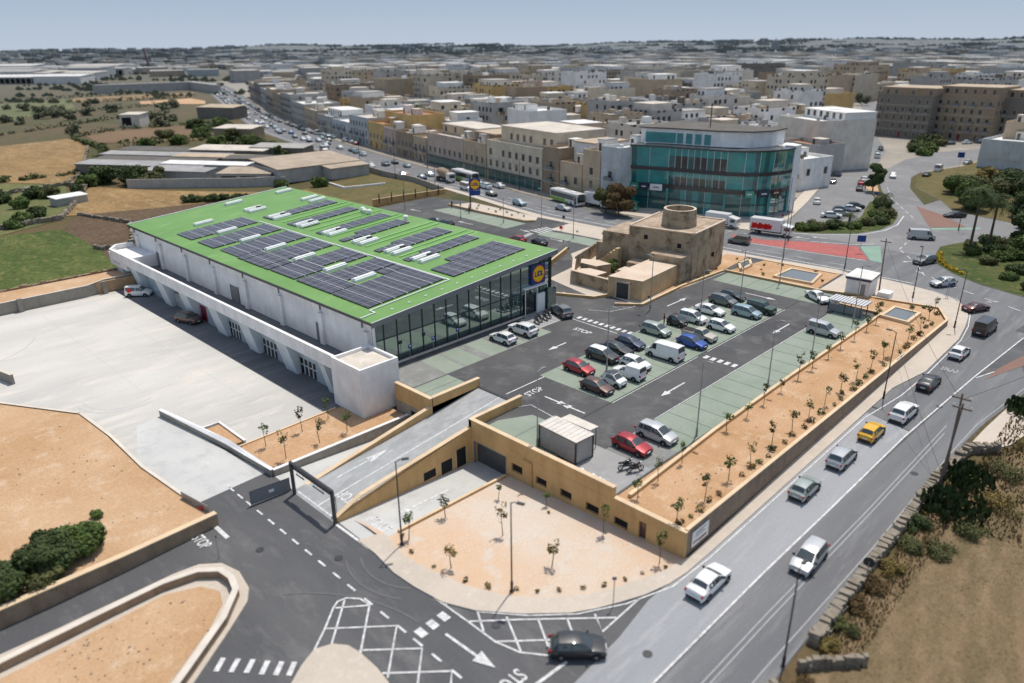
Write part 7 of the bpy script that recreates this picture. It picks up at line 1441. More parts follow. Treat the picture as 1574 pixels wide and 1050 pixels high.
for i, (u0, z0, lb) in enumerate(((-.7, -1.9, 'white poster on the road face of the wall corner'), (46.5, -1.1, 'white poster on the far part of the brown wall'))):
    t = thing('poster', lb, 'poster', (0, 0, 0)); z = z0; m = MB(); m.box(u0, -45.50, z, u0 + 2.6, -45.45, z + 1.5); m.build('board', ['white'], t); d = MB()
    for k, (a, b, c, e, mm) in enumerate(((.2, .3, .9, .5, 'p_brown'), (1.0, .2, 2.3, .45, 'p_maroon'), (.5, .8, 2.1, .9, 'p_lightblue'), (.5, 1.0, 1.8, 1.08, 'p_grey'), (.5, 1.2, 2.2, 1.28, 'p_grey'))): d2 = MB(); d2.box(u0 + a, -45.51, z + b, u0 + c, -45.502, z + e); d2.build('printed_block', [mm], t)
# bins, boundary posts, planters behind the store
tan = wall_line('boundary_wall', [(60.8, 84.2), (70, 83.3), (82.6, 81.6)], .3, lambda x, y: h(x), lambda x, y: 1.0, 'cream', 'cream_top', 'tan boundary wall between the back car park and vacant lot', 'wall')
for i in range(6): x = 62 + i * 3.6; m = MB(); m.box(x - .1, 82.9 - i * .33, 0, x + .1, 83.1 - i * .33, 2.4); tag(m.build('fence_post', ['darkmetal']), 'dark fence post on the tan boundary wall, %s' % place((x, 83, 2)), 'post', 'fence posts behind the store')
mb = MB(); mb.prism([(82.6, 82), (88, 101), (88.6, 116), (91.5, 131), (91, 131.2), (88.1, 116), (87.5, 101), (82.2, 82.2)], -.3, 1.5); tag(mb.build('roadside_wall', ['greywall']), 'grey wall between the vacant lot and main road', 'wall')
wall_line('plot_edging', [(70.8, 119.8), (69.6, 109.7), (80.2, 105)], .35, lambda x, y: h(x), lambda x, y: h(x) + .55, 'whitewall', 'coping_w', 'low white angled edging in the vacant lot', 'kerb wall')
# ---- people
def person(x, y, z, ang, label, top='cloth_dark', bottom='cloth_red', arm=0.0):
    me = bpy.data.meshes.new('person'); V = [(0, 0, .95), (0, 0, 1.15), (0, .0, 1.42), (0, 0, 1.52), (.01, 0, 1.60), (.01, 0, 1.74), (0, .10, .90), (.02, .11, .50), (-.02, .11, .08), (.12, .12, .04), (0, -.10, .90), (-.02, -.11, .50), (-.05, -.11, .08), (.09, -.12, .04), (0, .19, 1.40), (.02, .24, 1.13), (.12 + arm, .22, .92 + arm), (0, -.19, 1.40), (.02, -.25, 1.13), (.10, -.23, .90)]
    E_ = [(0, 1), (1, 2), (2, 3), (3, 4), (4, 5), (0, 6), (6, 7), (7, 8), (8, 9), (0, 10), (10, 11), (11, 12), (12, 13), (2, 14), (14, 15), (15, 16), (2, 17), (17, 18), (18, 19)]
    RR = [.15, .14, .14, .06, .09, .085, .10, .075, .05, .04, .10, .075, .05, .04, .07, .05, .035, .07, .05, .035]
    me.from_pydata(V, E_, []); o = bpy.data.objects.new('person', me); COL.objects.link(o); sm = o.modifiers.new('skin', 'SKIN'); sv = me.skin_vertices[0].data
    for q, r_q in zip(sv, RR): q.radius = (r_q, r_q * (.8 if r_q > .12 else 1))
    sv[0].use_root = True; o.modifiers.new('sub', 'SUBSURF').levels = 2
    dg = bpy.context.evaluated_depsgraph_get(); m2 = bpy.data.meshes.new_from_object(o.evaluated_get(dg)); bpy.data.objects.remove(o)
    m2.materials.clear(); [m2.materials.append(M[q]) for q in ('person_skin', top, bottom, 'black')]
    for p in m2.polygons:
        c = p.center; p.use_smooth = True
        p.material_index = 0 if c.z > 1.5 else 2 if (c.z < .93 and abs(c.y) < .19) else 0 if (abs(c.y) > .17 and c.z < 1.2) else 1
        if c.z < .07: p.material_index = 3
    t = tag(link('person', m2, None, (x, y, z), R(ang)), label, 'person'); hr = MB(); hr.ball((-.02, 0, 1.74), .10, .095, .10, 10, 6); hr.build('hair', ['black'], t, smooth=60)
    for s in (1, -1):
        b = (.12 + arm, .22, .92 + arm) if s > 0 else (.10, -.23, .90); f = MB()
        for k in range(4): f.tube([(b[0], b[1] + (k - 1.5) * .02, b[2] - .03), (b[0] + .02, b[1] + (k - 1.5) * .022, b[2] - .09 - (.015 if k in (1, 2) else 0)), (b[0] + .04, b[1] + (k - 1.5) * .02, b[2] - .115)], .009, 5)
        f.tube([(b[0] + .02, b[1] - s * .03, b[2] - .01), (b[0] + .05, b[1] - s * .045, b[2] - .05)], .011, 5); f.build('fingers', ['person_skin'], t)
    return t
person(37.4, -17.4, .02, -60, 'man in dark top and rust trousers standing beside the small black car'); person(69.2, 57.6, .02, 30, 'person in dark clothes at the kerb under the disc sign', 'cloth_dark', 'cloth_dark'); person(70.5, 65.2, .02, 80, 'dark figure at the left end of the back kerb', 'cloth_dark', 'cloth_dark'); person(160.8, 1.0, .03, 80, 'dark figure walking in the side street', 'cloth_dark', 'cloth_dark')
# ================================================================ houses
WINM = {}
def window_mesh(w, hh, kind):
    k = (w, hh, kind)
    if k not in WINM:
        m = MB(); m.box(-w / 2, -.02, -hh / 2, w / 2, .03, hh / 2, 0); fr = .09
        m.box(-w / 2 - fr, -.06, -hh / 2 - fr, w / 2 + fr, -.021, -hh / 2, 1); m.box(-w / 2 - fr, -.05, hh / 2, w / 2 + fr, -.021, hh / 2 + fr, 1); m.box(-w / 2 - fr, -.05, -hh / 2, -w / 2, -.021, hh / 2, 1); m.box(w / 2, -.05, -hh / 2, w / 2 + fr, -.021, hh / 2, 1)
        if kind == 'balcony': m.box(-w / 2 - .5, -1.1, -hh / 2 - .16, w / 2 + .5, -.061, -hh / 2 - .02, 1); m.box(-w / 2 - .5, -1.1, -hh / 2 - .02, w / 2 + .5, -1.05, -hh / 2 + .85, 2); m.box(-w / 2 - .5, -1.05, -hh / 2 - .02, -w / 2 - .45, -.061, -hh / 2 + .85, 2); m.box(w / 2 + .45, -1.05, -hh / 2 - .02, w / 2 + .5, -.061, -hh / 2 + .85, 2)
        WINM[k] = m.mesh('window', ['window_dark', 'r_pale', 'greymetal'])
    return WINM[k]
def windows_on(t, x0, y0, x1, y1, z0, storeys, r, n=None, w=1.25, hh=1.75, sh=3.15, balc=.5, skip=.1):
    """windows along the wall from (x0,y0) to (x1,y1); the outside is on the right-hand side"""
    L = math.hypot(x1 - x0, y1 - y0); n = n or max(1, int(L / 3.0)); ax = math.atan2(y1 - y0, x1 - x0)
    for s in range(storeys):
        bal = r.random() < balc
        for i in range(n):
            if r.random() < skip: continue
            f = (i + .5) / n; k = 'balcony' if (bal and i % 2 == 0 and s > 0) else 'plain'
            o = link('balcony_window' if k == 'balcony' else 'window', window_mesh(w, hh if k == 'plain' else 2.1, k), t, (x0 + (x1 - x0) * f + .03 * math.sin(ax), y0 + (y1 - y0) * f - .03 * math.cos(ax), z0 + s * sh + (1.65 if k == 'plain' else 1.35)), ax)
def house(u, v, ang, W, D, H, wall, roof, label, seed, wins=True, shop=False, group='houses along the main road', setback=None, name='town_house', z=-.3, stories=None):
    """flat-roofed house: local x along the street front, front face at y=0 facing -y, body behind"""
    r = random.Random(seed); t = thing(name, label, 'house', (u, v, z), R(ang), group); b = MB(); zs = 3.4 if shop else 0
    b.box(-W / 2, 0, 0, W / 2, D, H, 0); pw = .25
    b.build('wall', ['w_' + wall], t)
    p = MB(); p.box(-W / 2, 0, H + .002, W / 2, pw, H + .8); p.box(-W / 2, D - pw, H + .002, W / 2, D, H + .8); p.box(-W / 2, pw, H + .002, -W / 2 + pw, D - pw, H + .8); p.box(W / 2 - pw, pw, H + .002, W / 2, D - pw, H + .8); p.build('parapet', ['w_' + wall], t)
    f = MB(); f.box(-W / 2 + pw, pw, H + .003, W / 2 - pw, D - pw, H + .06); rf = f.build('roof', ['r_' + roof], t)
    nS = stories or max(1, int(H / 3.15))
    cn = MB()
    for s in range(1, nS): cn.box(-W / 2 - .05, -.14, s * 3.15 + .0, W / 2 + .05, -.002, s * 3.15 + .16)
    if nS > 1: cn.build('cornice', ['r_pale'], t)
    for k in range(r.randint(1, 3)):
        a, c = r.uniform(-W / 2 + .5, W / 2 - 3.4), r.uniform(1.5, max(1.6, D - 5)); m = MB(); ww, dd, h2 = r.uniform(2.2, min(4.5, W * .5)), r.uniform(2.4, 5), r.uniform(2.1, 2.9); m.box(a, c, H + .062, a + ww, c + dd, H + h2, 0); m.box(a - .1, c - .1, H + h2 + .002, a + ww + .1, c + dd + .1, H + h2 + .18, 1); o = m.build('roof_room', ['w_' + r.choice([wall, 'white', 'pale']), 'r_' + r.choice(['pale', 'white', 'grey'])], t)
        d = MB(); d.box(a + .4, c - .05, H + .1, a + 1.3, c - .003, H + 2.0); d.build('door', ['window_dark'], o)
    for k in range(r.randint(1, 3)):
        m = MB(); m.cyl((r.uniform(-W / 2 + 1, W / 2 - 1), r.uniform(1, D - 1)), .55, H + .062, H + 1.3, 10); m.build('water_tank', ['r_' + r.choice(['white', 'dark', 'grey'])], t)
    if setback:
        hh, back, w2 = setback; m = MB(); m.box(-W / 2 + pw + .02, back, H + .07, W / 2 - pw - .02, D - pw - .02, H + hh, 0); m.box(-W / 2 + .1, back - .3, H + hh + .002, W / 2 - .1, D, H + hh + .35, 1); o = m.build('upper_storey', ['w_' + w2, 'r_' + roof], t); windows_on(t, -W / 2 + .8, back, W / 2 - .8, back, H + .07, max(1, int(hh / 3.0)), r, skip=.1)
    if wins:
        windows_on(t, -W / 2 + .4, 0, W / 2 - .4, 0, (3.4 if shop else 0), nS - (1 if shop else 0), r); windows_on(t, W / 2, .8, W / 2, D - .8, 3.15, nS - 1, r, skip=.55, balc=0); windows_on(t, -W / 2, D - .8, -W / 2, .8, 3.15, nS - 1, r, skip=.55, balc=0)
        if shop:
            g = MB(); n = max(2, int(W / 3.6))
            for i in range(n): a = -W / 2 + .4 + (W - .8) * i / n; g.box(a + .15, -.06, .2, a + (W - .8) / n - .15, -.003, 2.9)
            g.build('shop_window', ['teal_glass2'], t); s = MB(); s.box(-W / 2 + .2, -.9, 3.0, W / 2 - .2, -.003, 3.25); s.build('shop_canopy', ['r_dark'], t)
        else:
            d = MB(); d.box(-.55, -.06, .02, .55, -.003, 2.3); d.build('door', [r.choice(['maroon', 'p_navy', 'p_green', 'wood'])], t)
    return t
KF = [(5, 95.6), (30, 91.5), (50, 94.5), (70, 97.5), (105, 105), (150, 114.7), (190, 125.5), (245, 140.5), (340, 172.5), (390, 194), (620, 289)]
def kf(v):
    for (a, ua), (b, ub) in zip(KF, KF[1:]):
        if v <= b: return ua + (ub - ua) * (v - a) / (b - a)
    return KF[-1][1] + (v - 620) * .41
OCC = [(262, 14, 26), (240, 22, 10)]
def front(va, vb, H, wall, roof, label, seed, D=15, off=5, **k):
    ua, ub = kf(va) + off, kf(vb) + off; W = math.hypot(ub - ua, vb - va); a = math.degrees(math.atan2(va - vb, ua - ub))
    u, v = (ua + ub) / 2, (va + vb) / 2; OCC.append((u + D / 2, v, max(W, D) * .62)); return house(u, v, a, W - .1, D, H, wall, roof, label, seed, **k)
front(35.2, 41.6, 13.6, 'bluegrey', 'white', 'narrow pale grey block touching the left of the glass building', 1, 14)
front(41.8, 48, 12.2, 'tan', 'pale', 'narrow tan house with dark shutters between pale block and balcony house', 2, 14)
front(48.2, 56.6, 8.4, 'tan', 'tan', 'low tan house with long balcony and a white upper storey set back', 3, 16, setback=(5.2, 4.5, 'white'))
front(56.8, 63.4, 11.4, 'brown', 'pale', 'brown stone house right of the big cream block', 4, 15)
front(63.8, 90.5, 10.6, 'cream', 'pale', 'big cream corner block with shops, opposite the disc sign', 5, 22, shop=True, setback=(4.2, 5, 'cream'), stories=3)
front(91.2, 104, 9.2, 'tan', 'tan', 'tan three-storey house with shop front, right half of the rounded corner', 6, 16, shop=True, setback=(2.9, 4, 'brown'))
front(104.2, 127.5, 9.4, 'pink', 'pale', 'long rosy tan block with shop awnings in the row', 7, 17, shop=True, setback=(3.0, 6, 'tan'))
front(128.2, 138, 7.4, 'tan', 'tan', 'low weathered tan house, right of pair before the yellow block', 8, 14); front(138.3, 151, 7.9, 'brown', 'tan', 'low weathered brown house, left of pair before the yellow block', 9, 14)
front(151.8, 163, 8.2, 'pink', 'grey', 'mauve-topped stone house under the yellow wall', 10, 11); front(163.3, 178.5, 9.0, 'ochre', 'terra', 'old ochre house with an orange roof terrace', 11, 13)
t_ = house(130.5, 163, -104, 26, 13, 12.6, 'ochre', 'terra', 'big blank yellow-ochre block rising behind the road row', 12, wins=False)
front(179, 200, 10.0, 'bluegrey', 'pale', 'blue-grey balconied house left of the yellow block', 13, 14); front(201, 222, 6.6, 'bluegrey', 'white', 'low green-grey two-storey house along the queue', 14, 15); front(222.5, 243, 7.2, 'grey', 'white', 'grey two-storey house with white roof rooms along the queue', 15, 15, setback=(3, 5, 'white'))
front(246, 268, 8.2, 'tan', 'pale', 'tan house behind the roadside greenery on the main road', 16, 16); front(268.5, 297, 9.6, 'grey', 'white', 'grey house with bright white roof beside dark greenery', 17, 18); front(299, 322, 12.6, 'grey', 'pale', 'tall grey block farther up the main road', 18, 20); front(322.5, 349, 11.2, 'brown', 'tan', 'brown block farther up the main road', 19, 20); front(351, 384, 12.4, 'tan', 'pale', 'tan block near where the main road bends', 20, 22); front(385, 420, 10.5, 'grey', 'grey', 'grey block near where the main road bends', 21, 24); front(421, 460, 12, 'dark', 'grey', 'dark block at the far end of the main road row', 22, 24); front(462, 500, 11, 'pink', 'pale', 'rosy block at the far end of the main road row', 23, 24)
# ---- glass office building on the corner
def glass_building():
    t = thing('office_building', 'curved teal glass office building with white penthouse', 'office building', (0, 0, -.2)); OCC.append((113, 20, 24))
    arc = [(101.2, 35.0), (102.6, 30.5), (103.8, 26), (104.7, 21.5), (105.5, 17), (106.4, 12.5), (108.0, 9.2), (110.4, 6.9), (113.3, 5.2), (116.6, 4.2), (120, 4.0)]
    inner = [(x + .9 * (.55 if i > 6 else 1), y + (.8 if i > 5 else 0)) for i, (x, y) in enumerate(arc)]; b = MB(); b.prism(inner + [(124, 6), (124, 36), (102.2, 36)], 0, 14.6); b.build('core', ['w_white'], t)
    lean = lambda z: .045 * max(0, z - 5.7)
    def P_(i, z):
        x, y = arc[i]; n = (-1, -.25) if i < 6 else (-.6, -.8) if i < 8 else (-.1, -1); return (x + n[0] * lean(z), y + n[1] * lean(z), z)
    for (z0, z1, nm, mats) in ((.1, 2.7, 'shop_glass', ('teal_glass2', 'teal_glass')), (2.9, 5.3, 'mezzanine_glass', ('teal_glass2', 'teal_glass')), (6.2, 9.3, 'first_floor_glass', ('teal_glass', 'teal_glass2')), (10.1, 14.6, 'second_floor_glass', ('teal_glass', 'teal_glass2'))):
        g = MB(); fr = MB()
        for i in range(10):
            for q in range(3):
                f0, f1 = q / 3, (q + 1) / 3; L_ = lambda f, z: tuple(a + (b_ - a) * f for a, b_ in zip(P_(i, z), P_(i + 1, z)))
                mid = 2 <= i <= 4 and nm in ('first_floor_glass', 'second_floor_glass'); zm = z0 + (z1 - z0) * .62
                if mid: g.quad([L_(f1, z0), L_(f0, z0), L_(f0, zm), L_(f1, zm)], 2 if (i * 3 + q) % 3 else 1); g.quad([L_(f1, zm), L_(f0, zm), L_(f0, z1), L_(f1, z1)], 0)
                else: g.quad([L_(f1, z0), L_(f0, z0), L_(f0, z1), L_(f1, z1)], 1 if (i * 7 + q * 3) % 4 == 0 else 0)
                if q == 0 or (mid and q): p0, p1 = L_(f0, z0), L_(f0, z1); fr.tube([(p0[0] - .05, p0[1] - .03, p0[2]), (p1[0] - .05, p1[1] - .03, p1[2])], .07, 4)
        o = g.build(nm, [mats[0], mats[1], 'window_dark'], t); fr.build('mullions', ['alu'], o)
    for z0, z1, m, pr in ((5.3, 6.2, 'p_dark', .3), (9.3, 10.1, 'p_dark', .3), (14.6, 14.95, 'p_dark', .45), (2.7, 2.9, 'p_dark', .1)):
        s = MB(); pts = [P_(i, z0)[:2] for i in range(11)]; outer = [(x - pr * (1 if i < 7 else .4), y - pr * (.2 if i < 7 else 1)) for i, (x, y) in enumerate(pts)]; s.prism(outer + [(120.5, 6), (108, 12), (104.5, 35.3)], z0, z1); s.build('floor_band', [m], t)
    for i in (0, 2, 5, 8, 10):
        c = MB(); c.cyl((arc[i][0] - .25, arc[i][1] - .15), .28, 0, 5.3, 10); c.build('column', ['teal_glass'], t)
    ph = MB(); ph.prism([(105.5, 34), (107.4, 27), (109.2, 16), (112, 10.5), (117, 8), (123.5, 8), (123.5, 35.5), (105.6, 35.5)], 14.96, 18.3); pe = ph.build('penthouse', ['whitewall'], t); r_ = MB(); r_.prism([(105.2, 34), (107.1, 27), (108.9, 16), (111.8, 10.1), (117, 7.6), (123.8, 7.6), (123.8, 36), (105.3, 36)], 18.302, 18.6); r_.build('penthouse_roof', ['r_dark'], pe)
    ln = [(105.5, 34), (107.4, 27), (109.2, 16), (112, 10.5)]
    for k in range(9):
        f = (k + .5) / 10 * 2; i = int(f); q = f - i; x, y = ln[i][0] + (ln[i + 1][0] - ln[i][0]) * q, ln[i][1] + (ln[i + 1][1] - ln[i][1]) * q; w_ = MB(); w_.obox((x - .06, y), math.atan2(ln[i + 1][1] - ln[i][1], ln[i + 1][0] - ln[i][0]), .75, .06, 15.2, 17.5); w_.build('penthouse_window', ['teal_glass'], pe)
    sd = MB(); sd.prism([(120.2, 3.6), (123.0, 3.4), (124.6, 6), (124.6, 8), (120.2, 6)], 0, 15.2); sd.build('side_wall', ['whitewall'], t)
    for (i, a, b_, m) in ((0, .0, .5, 'p_teal'), (0, .55, 1.0, 'p_navy'), (1, .1, .75, 'white'), (6, .2, .8, 'p_teal'), (7, .1, .95, 'p_navy'), (8, .1, .9, 'p_maroon')):
        p0, p1 = Vector(P_(i, 5.9)), Vector(P_(i + 1, 5.9)); A, B = p0.lerp(p1, a), p0.lerp(p1, b_); n = Vector((p1.y - p0.y, -(p1.x - p0.x), 0)).normalized(); n = n if n.x < 0 else -n; s = MB(); q = [A + n * .45, B + n * .45]
        s.quad([(q[1].x, q[1].y, 4.6), (q[0].x, q[0].y, 4.6), (q[0].x, q[0].y, 6.1), (q[1].x, q[1].y, 6.1)]); o = s.build('shop_sign', [m], t); l = MB(); d = (B - A)
        l.quad([tuple(q[0] + d * .75 + n * .01)[:2] + (5.2,), tuple(q[0] + d * .25 + n * .01)[:2] + (5.2,), tuple(q[0] + d * .25 + n * .01)[:2] + (5.45,), tuple(q[0] + d * .75 + n * .01)[:2] + (5.45,)]); l.build('sign_strokes', ['white' if m != 'white' else 'p_grey'], o)
    st = MB(); st.prism([(106, 8), (110, 4.6), (116, 2.6), (121, 2.2), (121, 4), (112, 6)], -.2, .35); st.build('entrance_steps', ['deckpav'], t)
    mst = MB(); mst.cyl((114, 22), .12, 18.6, 24, 6); mst.build('roof_mast', ['darkmetal'], t)
glass_building()
# ---- buildings round the side street and roundabout
def block(u, v, ang, W, D, H, wall, roof, label, seed, **k): OCC.append((u - D / 2 * math.sin(R(ang)), v + D / 2 * math.cos(R(ang)), max(W, D) * .6)); return house(u, v, ang, W, D, H, wall, roof, label, seed, **k)
block(186, 33, -122, 21, 20, 14.2, 'pale', 'white', 'big pale plain block beside the side street', 31, wins=False, group='blocks by the side street', setback=(2.6, 9, 'white')); block(173, 26.5, -112, 15, 11, 8.6, 'grey', 'terra', 'grey arcaded villa with a red-brown roof terrace behind the glass building', 32, group='blocks by the side street')
block(151, 120, -108, 17, 15, 14.6, 'white', 'white', 'tall plain white block rising behind the big cream corner block', 36, wins=False, group='blocks behind the row'); block(150, 21, -105, 16, 12, 7.6, 'white', 'white', 'white house right behind the glass building', 33, group='blocks by the side street'); block(252, 62, -112, 22, 16, 11, 'tan', 'pale', 'tan block farther up the side street', 34, group='blocks by the side street'); block(232, 50, -112, 14, 12, 8, 'brown', 'tan', 'brown low house in the side street', 35, group='blocks by the side street')
def apartments():
    for i, (u, v, W, H, lb) in enumerate(((287, 35, 22, 15.8, 'left wing of the long brown apartment block'), (291, 14, 22, 16.6, 'middle wing of the long brown apartment block'), (296, -7, 21, 15.6, 'right wing of the long brown apartment block'), (304, -28, 20, 14.5, 'far right brown apartment block at the photo edge'))): block(u, v, -97, W, 22, H, 'dark' if i != 1 else 'brown', 'tan', lb, 41 + i, group='brown apartment blocks', setback=(3.2, 3, 'brown'))
apartments()
block(221, -18.5, -95, 17, 22, 8.0, 'bluegrey', 'white', 'low grey shed-like building at the right photo edge', 46, wins=False, group='blocks by the side street'); block(232, -22, -95, 18, 12, 12.5, 'tan', 'pale', 'tan block behind the grey building at right edge', 47, wins=False, group='blocks by the side street')
# ---- farm sheds left of the main road
def farm_shed(u, v, ang, L, W, H, roof, wall, label, op=False):
    t = thing('farm_shed', label, 'shed', (u, v, h(u)), R(ang), 'farm sheds beyond the store'); b = MB(); b.box(-L / 2, -W / 2, 0, L / 2, W / 2, H); b.build('wall', ['w_' + wall], t); r_f = MB(); r_f.prism([(-L / 2 - .3, -W / 2 - .3), (L / 2 + .3, -W / 2 - .3), (L / 2 + .3, W / 2 + .3), (-L / 2 - .3, W / 2 + .3)], lambda x, y: H + .003 + .06 * (y + W / 2), lambda x, y: H + .2 + .06 * (y + W / 2)); r_f.build('roof', ['r_' + roof], t)
    if not op and L < 60: return t
    o = MB()
    for k in range(max(1, int(L / 6))): x = -L / 2 + 1 + k * 6; o.box(x, -W / 2 - .04, .9, x + 4.8, -W / 2 - .003, H * .8)
    o.build('opening', ['dark_open'], t)
farm_shed(75, 138.5, -4, 27, 19, 4.0, 'shedtan', 'grey', 'big flat concrete shed with tan roof behind the green roof'); farm_shed(81, 125.5, -4, 13, 5, 3.2, 'shedtan', 'grey', 'lean-to at the right end of the big concrete shed'); farm_shed(58, 142, -50, 16, 9, 3.2, 'shedtan', 'grey', 'open-fronted tan shed left of the big concrete shed', True); wall_line('farm_wall', [(30.5, 164), (44, 148), (52, 138), (62, 128.6)], .4, lambda x, y: h(x), lambda x, y: h(x) + 2.6, 'w_grey', 'r_grey', 'long grey wall in front of the farm sheds'); farm_shed(47, 166, -58, 22, 6, 2.8, 'shed', 'grey', 'low grey-roofed shed just behind the long grey wall'); farm_shed(57, 168, -58, 30, 5, 3.1, 'white', 'grey', 'narrow white-roofed shed in the middle of the farm'); farm_shed(66, 176, -58, 34, 5, 3.4, 'tan', 'dark', 'narrow rusty-roofed shed in the middle of the farm'); farm_shed(72, 160, -50, 24, 6, 3.6, 'dark', 'dark', 'dark-roofed shed behind the big concrete shed')
for i, (u, v, L, W, H, rf, lb) in enumerate(((44, 186, 46, 7, 3.0, 'shed', 'long shed with pale grey roof strips at the front of the farm'), (50, 191, 44, 6, 3.2, 'dark', 'long shed with grey roof, second of the farm'), (56, 197, 48, 6, 3.5, 'shed', 'long shed with pale roof, third of the farm'), (63, 201, 46, 7, 3.8, 'dark', 'long shed with dark roof at the back of the farm'), (74, 184, 28, 9, 4.2, 'pale', 'shed with pale pink roof near the main road'), (86, 172, 20, 8, 4.5, 'grey', 'small grey shed nearest the main road'))): farm_shed(u, v, -58, L, W, H, rf, 'dark', lb)
farm_shed(106, 243, -60, 18, 10, 4.6, 'pale', 'brown', 'brown walled shed with pale roof below the queue'); farm_shed(146, 342, -65, 24, 12, 6, 'tan', 'dark', 'dark walled shed beside the far main road'); farm_shed(96, 333, -50, 10, 9, 6, 'pale', 'pale', 'small pale square house among the far fields', True); farm_shed(12, 155, 10, 8, 4, 2.0, 'white', 'grey', 'small white-roofed hut by the field wall')
for i in range(14):
    r = random.Random(900 + i); u, v = [(206, 1040), (228, 1010), (200, 915), (225, 880), (330, 1110), (300, 1390), (345, 1320), (262, 980), (170, 1150), (120, 980), (380, 1250), (160, 1320), (250, 1220), (300, 1040)][i]; L = r.uniform(50, 110); farm_shed(u, v, -52 + r.uniform(-12, 12), L, r.uniform(22, 40), r.uniform(7, 12), r.choice(['white', 'pale', 'grey']), r.choice(['white', 'bluegrey', 'grey']), 'long pale warehouse on the left horizon, %s' % place((u, v, 5)))
dark = MB(); dark.prism([(180, 652), (263, 640), (250, 560), (244, 560), (255, 632), (180, 644)], -.3, 7); tag(dark.build('boundary_wall', ['w_grey']), 'long grey wall enclosing a plot on the far left', 'wall')
cr = thing('crane', 'distant red crane standing on the left horizon', 'crane', (425, 1155, 0)); m = MB(); m.tube([(0, 0, 0), (-4, 5, 33)], 1.6, 6, 0, [2.2, 1.1]); m.build('mast', ['p_maroon'], cr); m = MB(); m.box(-3, -3, 0, 3, 3, 6); m.build('base', ['p_navy'], cr)
ch = thing('domed_church', 'domed church on the right horizon', 'church'); q = (CAM.x + 2500 * math.cos(R(26.0)), CAM.y + 2500 * math.sin(R(26.0)), 18); ch.location = q; ch.rotation_euler = (0, 0, .4); m = MB(); m.box(-26, -20, -10, 26, 20, 18); ch.scale = (.55, .55, .55); m.build('nave', ['t_grey'], ch); m = MB(); m.cyl((0, 0), 12, 18, 28, 16); m.ball((0, 0, 28), 12, 12, 13, 16, 8); m.cyl((0, 0), 2, 40, 46, 8); m.build('dome', ['w_grey'], ch); m = MB(); m.box(-25, -18, 18, -19, -12, 36); m.box(-25, 12, 18, -19, 18, 36); m.build('belfry', ['w_grey'], ch)
